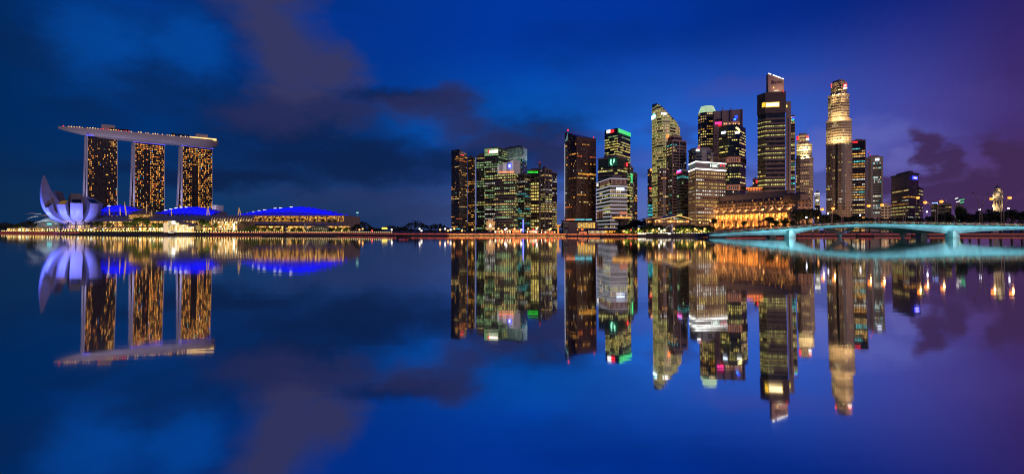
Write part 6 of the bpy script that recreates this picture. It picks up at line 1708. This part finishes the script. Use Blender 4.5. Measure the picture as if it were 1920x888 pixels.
def row(lst, fmt, group, **kw):
    for k, (px, top_, w) in enumerate(sorted(lst)):
        kk = dict(kw); Y = kk.pop('Y'); tree(px, 0, top_, Y(px) if callable(Y) else Y, w, fmt % ORD[k], group, **kk)
row([(6, 421, 16), (20, 419, 15), (32, 421, 14), (58, 413, 13), (64, 416, 11)], '%s dark tree from the left picture edge', 'trees at the left edge', Y=lambda p: 800 + 60, dark=True)
row([(29, 420, 9), (36, 419, 9), (43, 421, 8)], '%s yellow green tree from the left, before the dark trees', 'lit trees at the left edge', Y=815)
row([(181, 412, 15), (190, 413, 11), (204, 414, 10), (235, 414, 9), (243, 414, 9), (252, 412, 9), (258.5, 405.5, 17), (275, 406, 13), (290, 416, 11), (300, 416, 12)], '%s tree from the left before the gold arcade', 'trees before the arcade', Y=lambda p: shoreY(p) + 24)
row([(378, 408, 14), (388, 412, 12), (368, 416, 9), (405, 415, 10)], '%s tree from the left beside the glass pavilion', 'trees beside the pavilion', Y=lambda p: shoreY(p) + 18)
row([(188, 398, 5), (197.5, 398, 5), (208.5, 397.5, 5), (217, 397.5, 5), (227, 397.5, 5)], '%s small round tree from the left before the first blue roof', 'small trees on the arcade roof', Y=728, z0=23)
row([(295, 400.5, 6), (306, 400.5, 5), (314, 400.5, 6), (324, 401, 5), (332.5, 401, 6), (342, 401.5, 6), (350, 401.5, 6), (360, 402.5, 5), (370, 403, 5)], '%s small round tree from the left before the middle blue roof', 'small trees on the arcade roof', Y=730, z0=19)
row([(474, 408, 6), (489, 407, 6), (505, 408, 6), (515, 408.5, 5), (530, 408, 6), (546, 409, 6), (553, 407.5, 5), (567, 409, 6), (590, 410, 7), (606, 410, 8), (618, 411, 8), (629, 411, 7)], '%s small tree from the left before the amber glass front', 'small trees on the convention terrace', Y=684, z0=14)
row([(463, 424, 13), (474, 421, 14), (484, 423.5, 12), (495, 424.5, 12), (508, 424.5, 12), (521, 425, 12), (535, 425, 12), (549, 425.5, 12), (562, 425, 12), (576, 425.5, 12), (623, 425, 13), (636, 425, 14), (650, 425, 14)], '%s tree from the left along the quay before the convention hall', 'trees before the convention hall', Y=lambda p: shoreY(p) + 40)
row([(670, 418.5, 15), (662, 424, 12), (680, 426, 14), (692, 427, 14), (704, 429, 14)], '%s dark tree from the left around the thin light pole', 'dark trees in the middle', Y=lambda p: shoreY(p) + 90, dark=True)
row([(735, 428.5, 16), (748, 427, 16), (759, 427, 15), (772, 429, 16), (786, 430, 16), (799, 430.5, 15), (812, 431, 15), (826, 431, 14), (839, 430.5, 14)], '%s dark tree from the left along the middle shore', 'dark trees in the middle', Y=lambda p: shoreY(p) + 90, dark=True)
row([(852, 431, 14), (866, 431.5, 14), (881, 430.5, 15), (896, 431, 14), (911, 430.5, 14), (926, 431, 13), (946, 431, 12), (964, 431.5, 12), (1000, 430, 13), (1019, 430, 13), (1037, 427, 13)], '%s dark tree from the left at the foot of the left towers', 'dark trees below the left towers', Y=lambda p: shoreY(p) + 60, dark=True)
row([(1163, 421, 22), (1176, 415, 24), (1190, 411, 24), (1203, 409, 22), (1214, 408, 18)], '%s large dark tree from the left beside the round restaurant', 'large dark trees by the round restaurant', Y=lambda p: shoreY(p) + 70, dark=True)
row([(1168, 427, 16), (1181, 426, 16), (1196, 424, 18), (1209, 422, 18), (1222, 420, 17), (1236, 421, 16), (1247, 424, 13), (1275, 420, 17), (1287, 419, 18), (1300, 419, 18), (1313, 421, 17), (1325, 422, 16), (1335, 425, 14)], '%s lit tree from the left in the park around the white statue', 'park trees around the statue', Y=lambda p: shoreY(p) + 22)
row([(1354, 411, 9), (1366, 413, 9), (1378, 410, 10), (1397, 412, 9), (1424, 410, 9), (1431, 408, 10)], '%s palm from the left before the lit colonnade', 'palms before the colonnade', Y=540, palm=True, z0=7)
row([(1338, 408, 12), (1394, 413, 11), (1443, 406, 18), (1455, 411, 14), (1472, 408, 17), (1484, 412, 14)], '%s leafy tree from the left before the lit colonnade', 'trees before the colonnade', Y=500, z0=5)
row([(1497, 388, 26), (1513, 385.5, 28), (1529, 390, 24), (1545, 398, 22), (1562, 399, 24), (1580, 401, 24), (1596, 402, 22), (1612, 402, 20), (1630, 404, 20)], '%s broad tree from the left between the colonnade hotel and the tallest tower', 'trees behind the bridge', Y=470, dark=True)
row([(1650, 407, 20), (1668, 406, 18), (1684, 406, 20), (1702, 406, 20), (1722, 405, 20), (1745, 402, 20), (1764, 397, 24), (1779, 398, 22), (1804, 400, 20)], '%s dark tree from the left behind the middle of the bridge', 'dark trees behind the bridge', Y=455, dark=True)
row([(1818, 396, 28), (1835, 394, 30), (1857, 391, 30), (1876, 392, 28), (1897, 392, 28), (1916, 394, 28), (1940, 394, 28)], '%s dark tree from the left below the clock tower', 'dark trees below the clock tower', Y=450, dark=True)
row([(1803, 386, 20)], '%s tree edged with small lights left of the clock tower', 'light edged tree', Y=470)
row([(1160, 430, 12), (1174, 429, 13), (1188, 429, 13), (1202, 427, 14), (1215, 426, 14), (1229, 425, 14), (1242, 427, 12), (1269, 426, 12), (1281, 424, 14), (1294, 424, 14), (1307, 424, 14), (1319, 426, 13), (1330, 428, 12)], '%s low lit tree from the left at the water side of the park', 'low park trees at the water side', Y=lambda p: shoreY(p) + 11)
# trees on the hotel deck
for k, (px, w) in enumerate(((208, 6), (214, 7), (221, 6), (229, 6), (236, 5), (322, 7), (328, 7), (335, 7), (342, 7), (350, 6))):
    Y = 1000 + (px - 108) / 295 * 150; zz = Z(237.5, 1004) - 1
    tree(px, 0, 0, Y, w, ('%s small tree from the left on the hotel roof deck' % ORD[k]), 'trees on the hotel deck', dark=True, z0=zz) if False else None
    x, _ = W(px, Y); e = empty('deck_tree', (x, Y + 3, zz), '%s small tree from the left on the hotel roof deck' % ORD[k], 'tree', 'trees on the hotel deck')
    o = bpy.data.objects.new('trunk', TRUNKS[k % 3]); col.objects.link(o); o.parent = e; o.scale = (8, 8, 7)
    o = bpy.data.objects.new('crown', DCROWNS[k % 6]); col.objects.link(o); o.parent = e; o.location = (0, 0, 6); o.scale = (3.6, 3.6, 3.2)
# far low woods on the horizon
random.seed(9); mb = MB()
for k in range(9000):
    px = U(-80, 1080); Y = U(1300, 1700); h = (16 + 7 * sin(px * .05) + 5 * sin(px * .13 + 1)) * R() ** .5; x = (px - 960) * Y / FOC; r = U(1.5, 3.4)
    d1 = Vector((U(-1, 1), U(-1, 1), U(-1, 1))).normalized() * r; d2 = Vector((U(-1, 1), U(-1, 1), U(-1, 1))).normalized() * r; p = Vector((x, Y, 2 + h)); mb.face([p - d1, p + d2, p + d1, p - d2])
tag(mb.build('far_woods', leafd), 'low dark band of far woods along the horizon', 'woods', kind='stuff')
# clipped shrubs along the promenade
mb = MB()
for k in range(9000):
    px = U(85, 445) if k < 6000 else U(445, 660); Y = shoreY(px) + U(5, 9); h = (2.3 + .8 * sin(px * .9) + .6 * sin(px * .37)) * R() ** .6; x = (px - 960) * Y / FOC; r = U(.3, .6)
    if 308 < px < 366: continue
    d1 = Vector((U(-1, 1), U(-1, 1), U(-1, 1))).normalized() * r; d2 = Vector((U(-1, 1), U(-1, 1), U(-1, 1))).normalized() * r; p = Vector((x, Y, 2 + h)); mb.face([p - d1, p + d2, p + d1, p - d2])
tag(mb.build('promenade_shrubs', leafm), 'low shrubs planted along the left promenade', 'shrubs', kind='stuff')

mb = MB()
for k in range(6000):
    px = U(1150, 1338); Y = shoreY(px) + U(8, 15); h = (2.2 + .9 * sin(px * .8) + .6 * sin(px * .31)) * R() ** .6; x = (px - 960) * Y / FOC; r = U(.25, .5)
    d1 = Vector((U(-1, 1), U(-1, 1), U(-1, 1))).normalized() * r; d2 = Vector((U(-1, 1), U(-1, 1), U(-1, 1))).normalized() * r; p = Vector((x, Y, 2 + h)); mb.face([p - d1, p + d2, p + d1, p - d2])
tag(mb.build('park_shrubs', leafm), 'low lit shrubs of the park around the white statue', 'shrubs', kind='stuff')
# ------------------------------------------------------------------ promenade lamps, pergolas, boats, jetties
random.seed(41)
pl0 = None
def small_lamp(px, z, label, group, mt, out=.2, r=.5, ph=1.0):
    global pl0
    Y = shoreY(px); a = Vector(W(px, Y)); a2 = Vector(W(px + 2, shoreY(px + 2))); d = (a2 - a).normalized(); n = Vector((d.y, -d.x)); a = a + n * out
    e = empty('quay_lamp', (a.x, a.y, z), label, 'quay lamp', group)
    key = (mt.name, r, ph)
    if key not in LM:
        o1 = MB().tube([(0, 0, 0), (0, 0, ph)], .12, 5).build('post', metal_d); o2 = MB().lathe(0, 0, [(.1 * r, ph), (r, ph + r * .6), (r, ph + r * 1.3), (.1 * r, ph + r * 1.9)], 8).build('globe', mt); LM[key] = (o1.data, o2.data)
        bpy.data.objects.remove(o1); bpy.data.objects.remove(o2)
    for nm, dd_ in zip(('post', 'globe'), LM[key]):
        o = bpy.data.objects.new(nm, dd_); col.objects.link(o); o.parent = e
    return e
LM = {}
px = 4.0
while px < 306:
    small_lamp(px, 2.35, 'small yellow globe lamp in the row along the left quay', 'yellow globe lamps of the left quay row', em('quay_globe', s(255, 220, 120), 1.7, False), r=.72, ph=.9)
    px += 6.3 - 2.2 * abs(px - 150) / 150 if px < 240 else 4.4
px = 366.0
while px < 470:
    small_lamp(px, 2.35, 'small yellow globe lamp in the row before the vaulted glass hall', 'yellow globe lamps before the glass hall', em('quay_globe', s(255, 220, 120), 1.7, False), r=.62, ph=.3); px += 5.0
px = 472.0
while px < 735:
    small_lamp(px, 2.35, 'small pale globe lamp in the row before the convention hall and dark trees', 'pale globe lamps of the middle quay row', em('quay_globe2', s(250, 230, 150), 1.3, False), r=.45, ph=.3); px += 3.6
BL = [(640, 0), (664, 1), (671, 1), (677, 2), (719, 3), (775, 3), (780, 3), (817, 1), (823, 3), (830, 1), (833, 3), (845, 1), (859, 1), (881, 1), (932, 1), (938, 1), (942, 3), (947, 3), (951, 1), (957, 1), (963, 1), (968, 1), (976, 3), (986, 1), (990, 3), (998, 2), (1003, 3), (1013, 1), (1029, 1), (1030, 0)]
nm = ['gold', 'orange', 'red', 'white']; cl = [em('g0', s(255, 200, 100), 2, False), em('g1', s(255, 176, 96), 2.4, False), em('g2', s(255, 60, 50), 1.8, False), em('g3', s(255, 238, 225), 2.4, False)]
for k, (px, c) in enumerate(BL):
    e = small_lamp(px, 2.0, 'bright %s lamp, %s of the bright shore lamps counted from the convention hall' % (nm[c], ORD[k]), 'bright lamps along the middle shore', cl[c], -U(4, 14), r=U(.5, .75) if False else .85, ph=1.6 + .8 * (k % 3))
    if k % 4 == 0: light('lamp', 'POINT', (e.location.x, e.location.y - 1.2, 5), 420, (1, .62, .3), None, size=.2)
PK = [(1171, 1), (1186, 2), (1200, 0), (1217, 0), (1226, 1), (1238, 3), (1243, 3), (1249, 3), (1266, 1), (1284, 0), (1294, 0), (1306, 0), (1317, 0), (1311, 1), (1331, 1), (1333, 0)]
for k, (px, c) in enumerate(PK):
    e = small_lamp(px, 2.0, 'glowing %s park lamp, %s from the left around the white statue' % (nm[c], ORD[k]), 'park lamps around the statue', cl[c], -U(3, 12), r=.8, ph=1.4 + .9 * (k % 3))
    light('lamp', 'POINT', (e.location.x, e.location.y - 1.2, 4.5), 330, (1, .72, .24), None, size=.2)
for px, py, Y in ((1312, 417.5, 470), (1332, 414.5, 480), (1358, 409, 520), (1424, 401, 515), (1457, 411.5, 500), (1486, 395.8, 505), (1490.5, 403, 500), (1431, 392.8, 560), (1509, 402, 470), (1534, 408.4, 460)):
    x, _ = W(px, Y); z = Z(py, Y); e = empty('street_lamp', (x, Y, 2), 'glowing orange lamp, %s from the left on the road before the colonnade hotel' % ORD[[1312, 1332, 1358, 1424, 1431, 1457, 1486, 1490.5, 1509, 1534].index(px)], 'street lamp', 'orange lamps before the colonnade hotel')
    MB().tube([(x, Y, 2), (x, Y, z)], .14, 5).build('post', lampm, e); MB().lathe(x, Y, [(.2, z - .5), (.85, z), (.85, z + .5), (.2, z + 1.0)], 8).build('globe', em('sodium2', s(255, 160, 76), 2.2, False), e)
    light('lamp', 'POINT', (x, Y - 1.3, z), 700, (1, .58, .24), e, size=.25)
for k, px in enumerate((1342, 1380, 1400, 1440, 1465, 1500, 1520, 1545)):
    x, y = W(px, 446); light('lamp', 'POINT', (x, y, 5), 2600, (1, .66, .26), None, size=.3)  # added bodiless lights that brighten the tree fronts before the hotel
for px in (1175, 1200, 1225, 1245, 1275, 1290, 1310, 1325):
    x, y = W(px, shoreY(px) + 6); light('lamp', 'POINT', (x, y, 3), 4200, (1, .78, .24), None, size=.3)
# left promenade warm lamps under the trees and pergolas
for k, px in enumerate((36, 62, 92, 116, 142, 168, 190, 214, 240, 262, 284, 302, 372, 392, 418, 450, 480, 520, 560, 600, 640)):
    Y = shoreY(px) + 12; x, _ = W(px, Y); light('lamp', 'POINT', (x, Y, 4.6), 9000, (.95, .85, .30), None, size=.2)
pgm = mat('pergola_steel', (.55, .48, .36), .5, .1, .4)
for k, px in enumerate((56, 66, 77, 88, 104, 121, 139, 157)):
    Y = shoreY(px) + 4; x, _ = W(px, Y)
    e = empty('pergola_frame', (x, Y, 2), '%s pale curved pergola frame from the left on the promenade before the museum' % ORD[k], 'pergola', 'pergola frames on the left promenade')
    MB().tube([(x, Y, 2), (x, Y, 6.2), (x - 1.2, Y, 7.6), (x - 4.5, Y, 8.4)], [.3, .28, .25, .2], 6).build('post', pgm, e); MB().tube([(x - 4.5, Y, 8.4), (x - 8.6, Y, 8.4)], .2, 6).build('beam', pgm, e)
pv = empty('promenade_pavilion', (*W(70, 800), 2), 'low lit glass pavilion on the promenade at the left picture edge', 'pavilion')
glazing(pv, W(14, 812), W(110, 745), 3.0, 8.0, 46, 1, brightc + goldc + [(s(150, 220, 230), 2)], 1.1, .75); MB().prism(ccw([W(13, 813), W(111, 746), W(111, 756), W(13, 823)]), 2, 8.6).build('wall', gilt, pv)
MB().prism(ccw([W(12, 806), W(112, 740), W(112, 758), W(12, 825)]), 8.6, 9.2).build('roof', slate, pv)
pv2 = empty('promenade_pavilion', (*W(160, 690), 2), 'low lit shop row under the lotus museum', 'pavilion')
glazing(pv2, W(118, 700), W(240, 640), 2.6, 7.0, 54, 1, brightc + [(s(190, 230, 235), 2)] + goldc, 1.2, .8); MB().prism(ccw([W(118, 701), W(240, 641), W(240, 650), W(118, 710)]), 2, 7.4).build('wall', gilt, pv2)
# floating jetties
for (p0, p1, Y, lb) in ((112, 222, 560, 'long dark floating jetty before the lotus museum'), (226, 262, 440, 'short dark floating jetty right of the long one'), (498, 632, 400, 'dark floating stage before the convention hall')):
    e = empty('floating_jetty', (*W((p0 + p1) / 2, Y), 0), lb, 'jetty', 'floating jetties')
    if p0 == 112:
        a, b = Vector(W(112, 640)), Vector(W(240, 440))
    else: a, b = Vector(W(p0, Y)), Vector(W(p1, Y))
    d = (b - a); n = int(d.length / 12) + 1; d.normalize(); nn = Vector((-d.y, d.x))
    MB().prism(ccw([tuple(a - nn * 2), tuple(b - nn * 2), tuple(b + nn * 2), tuple(a + nn * 2)]), .25, .75).build('deck', metal_d, e)
    for k in range(n):
        p = a + d * 12 * k; MB().box(p.x - 1.6, p.x + 1.6, p.y - 2.4, p.y + 2.4, -.4, .6).build('float', metal_d, e)
        MB().bar((p.x, p.y, .7), (p.x, p.y, 1.7), .12).build('post', metal_d, e)
# striped dark tent and small frames at the event plaza
et = empty('event_tent', (*W(596, 530), 2), 'dark striped event tent with blue top behind the floating stage', 'tent')
rows = []
for k in range(13):
    px = 576 + 40 * k / 12; zz = Z(431 - 8.5 * sin(pi * (.15 + .7 * k / 12)), 530) ; x, _ = W(px, 530); rows.append([(x, 530, 2), (x, 530.5, zz * .75 + .5), (x, 534, zz), (x, 540, zz), (x, 544, 2)])
mb = MB(); mb.grid(rows); mb.build('skin', mat('dark_tent', (.05, .045, .05), .7), et, smooth=True)
for k in range(0, 13, 1): MB().tube([tuple(Vector(p) + Vector((0, -.3, .1))) for p in rows[k]][:3], .16, 4).build('rib', mat('tent_rib', (.3, .26, .26), .6), et)
sb = empty('tripod_frame', (*W(575, 525), 2), 'pale leaning pole frame beside the dark event tent', 'frame')
for dx_ in (-3, 4, 7): x, y, z = P3(571, 420.5, 525); MB().tube([(x + dx_, y, 2), (x, y, z)], .2, 5).build('leg', metal_w, sb)
mp = tower('dark_column', 'dark round advertising column on the quay before the convention hall', [(W(536, 515)[0] + 2.0 * cos(2 * pi * k / 8), 515 + 2.0 * sin(2 * pi * k / 8)) for k in range(8)], Z(425, 515), metal_d, metal_d, dict(spar, p=0), 3, pw=2, cat='column')
# river boats lying at the quay
boatm = mat('dark_boat_hull', (.06, .035, .03), .6, .2, .5)
for k, (px, Y, lb, L, c) in enumerate(((757, 405, 'dark wooden river boat with lit red cabin off the middle shore', 11, e_red), (322, 505, 'small boat with pale lit cabin off the glass pavilion', 8, e_white), (1150, 405, 'long low boat with blue and amber lights before the pier hall', 20, e_amber), (1725, 425, 'red lit river boat seen below the bridge arch', 13, e_red), (1622, 428, 'red lit river boat below the bridge near its left arch', 14, e_red))):
    x, _ = W(px, Y); e = empty('river_boat', (x, Y, 0), lb, 'boat', 'boats on the water')
    rows = []
    for i in range(9):
        t = i / 8; w = 1.6 * sin(pi * (.12 + .8 * t)) ** .6; zz = .9 + .7 * (2 * t - 1) ** 2
        rows.append([(x - L / 2 + L * t, Y - w, zz), (x - L / 2 + L * t, Y - w * .6, -.2), (x - L / 2 + L * t, Y + w * .6, -.2), (x - L / 2 + L * t, Y + w, zz)])
    mb = MB(); mb.grid(rows, closed=True); mb.face(rows[0]); mb.face(rows[-1][::-1]); mb.build('hull', boatm, e, smooth=False)
    MB().box(x - L * .28, x + L * .28, Y - 1.1, Y + 1.1, .9, 1.3).build('cabin', boatm, e)
    MB().box(x - L * .30, x + L * .30, Y - 1.25, Y + 1.25, 2.3, 2.45).build('canopy', boatm, e)
    for i in range(7): xx = x - L * .27 + L * .54 * i / 6; MB().bar((xx, Y - 1.1, 1.3), (xx, Y - 1.1, 2.3), .08).build('post', boatm, e); MB().box(xx - .25, xx + .25, Y - 1.3, Y - 1.15, 2.1, 2.3).build('lamp', c, e)
# people strolling? none can be told apart in the photograph
ks = empty('added_kiosks', (*W(980, 462), 2), 'added low row of glowing kiosks that brighten the quay below the left tower cluster', 'kiosk row')
for (p0, p1, z1_) in ((927, 958, 4.6), (960, 978, 5.4), (986, 1012, 4.8), (1014, 1042, 4.2)):  # added glowing kiosks, put in to brighten the waterline
    Y0 = shoreY(p0) + 9; MB().prism(slab((p0, Y0), (p1, Y0), 5), 2, z1_ + .5).build('wall', fdark, ks)
    glazing(ks, W(p0 + .4, Y0), W(p1 - .4, Y0), 2.3, z1_, int((p1 - p0) / 1.7), 1, [(s(255, 190, 110), 3), (s(255, 230, 190), 2), (s(255, 120, 60), 2)], 1.3, .8)
tr = empty('added_terrace', (*W(1255, 446), 2), 'added glowing terrace row that brightens the shore behind the park trees and white statue', 'terrace')
for (p0, p1, z1_) in ((1163, 1206, 4.6), (1210, 1250, 5.2), (1270, 1334, 4.8)):  # added glowing terrace, put in to brighten the shore behind the park
    Y0 = shoreY(p0) + 17; MB().prism(slab((p0, Y0), (p1, Y0), 4), 2, z1_ + .4).build('wall', fdark, tr)
    glazing(tr, W(p0 + .4, Y0), W(p1 - .4, Y0), 2.3, z1_, int((p1 - p0) / 1.8), 1, [(s(255, 190, 90), 4), (s(255, 225, 160), 2), (s(255, 150, 60), 2)], 1.25, .75)
# street glow between the towers: added bodiless fill in place of road lamps
for k, (px, Y, pw_) in enumerate(((868, 800, 1), (915, 760, 1), (955, 740, 1), (1000, 780, 1), (1045, 700, 1), (1090, 640, 1), (1140, 560, .5), (1200, 650, 1), (1240, 600, 1), (1290, 560, 1), (1340, 700, 1), (1410, 690, 1), (1480, 650, 1), (1540, 680, 1), (1575, 700, 1), (1620, 740, 1), (1660, 700, .6), (1700, 580, .6), (1760, 560, .5))):
    x, y = W(px, Y); light('street_glow_fill', 'POINT', (x, y, 12), 60000 * pw_, (1, .60, .32), None, size=1.0)
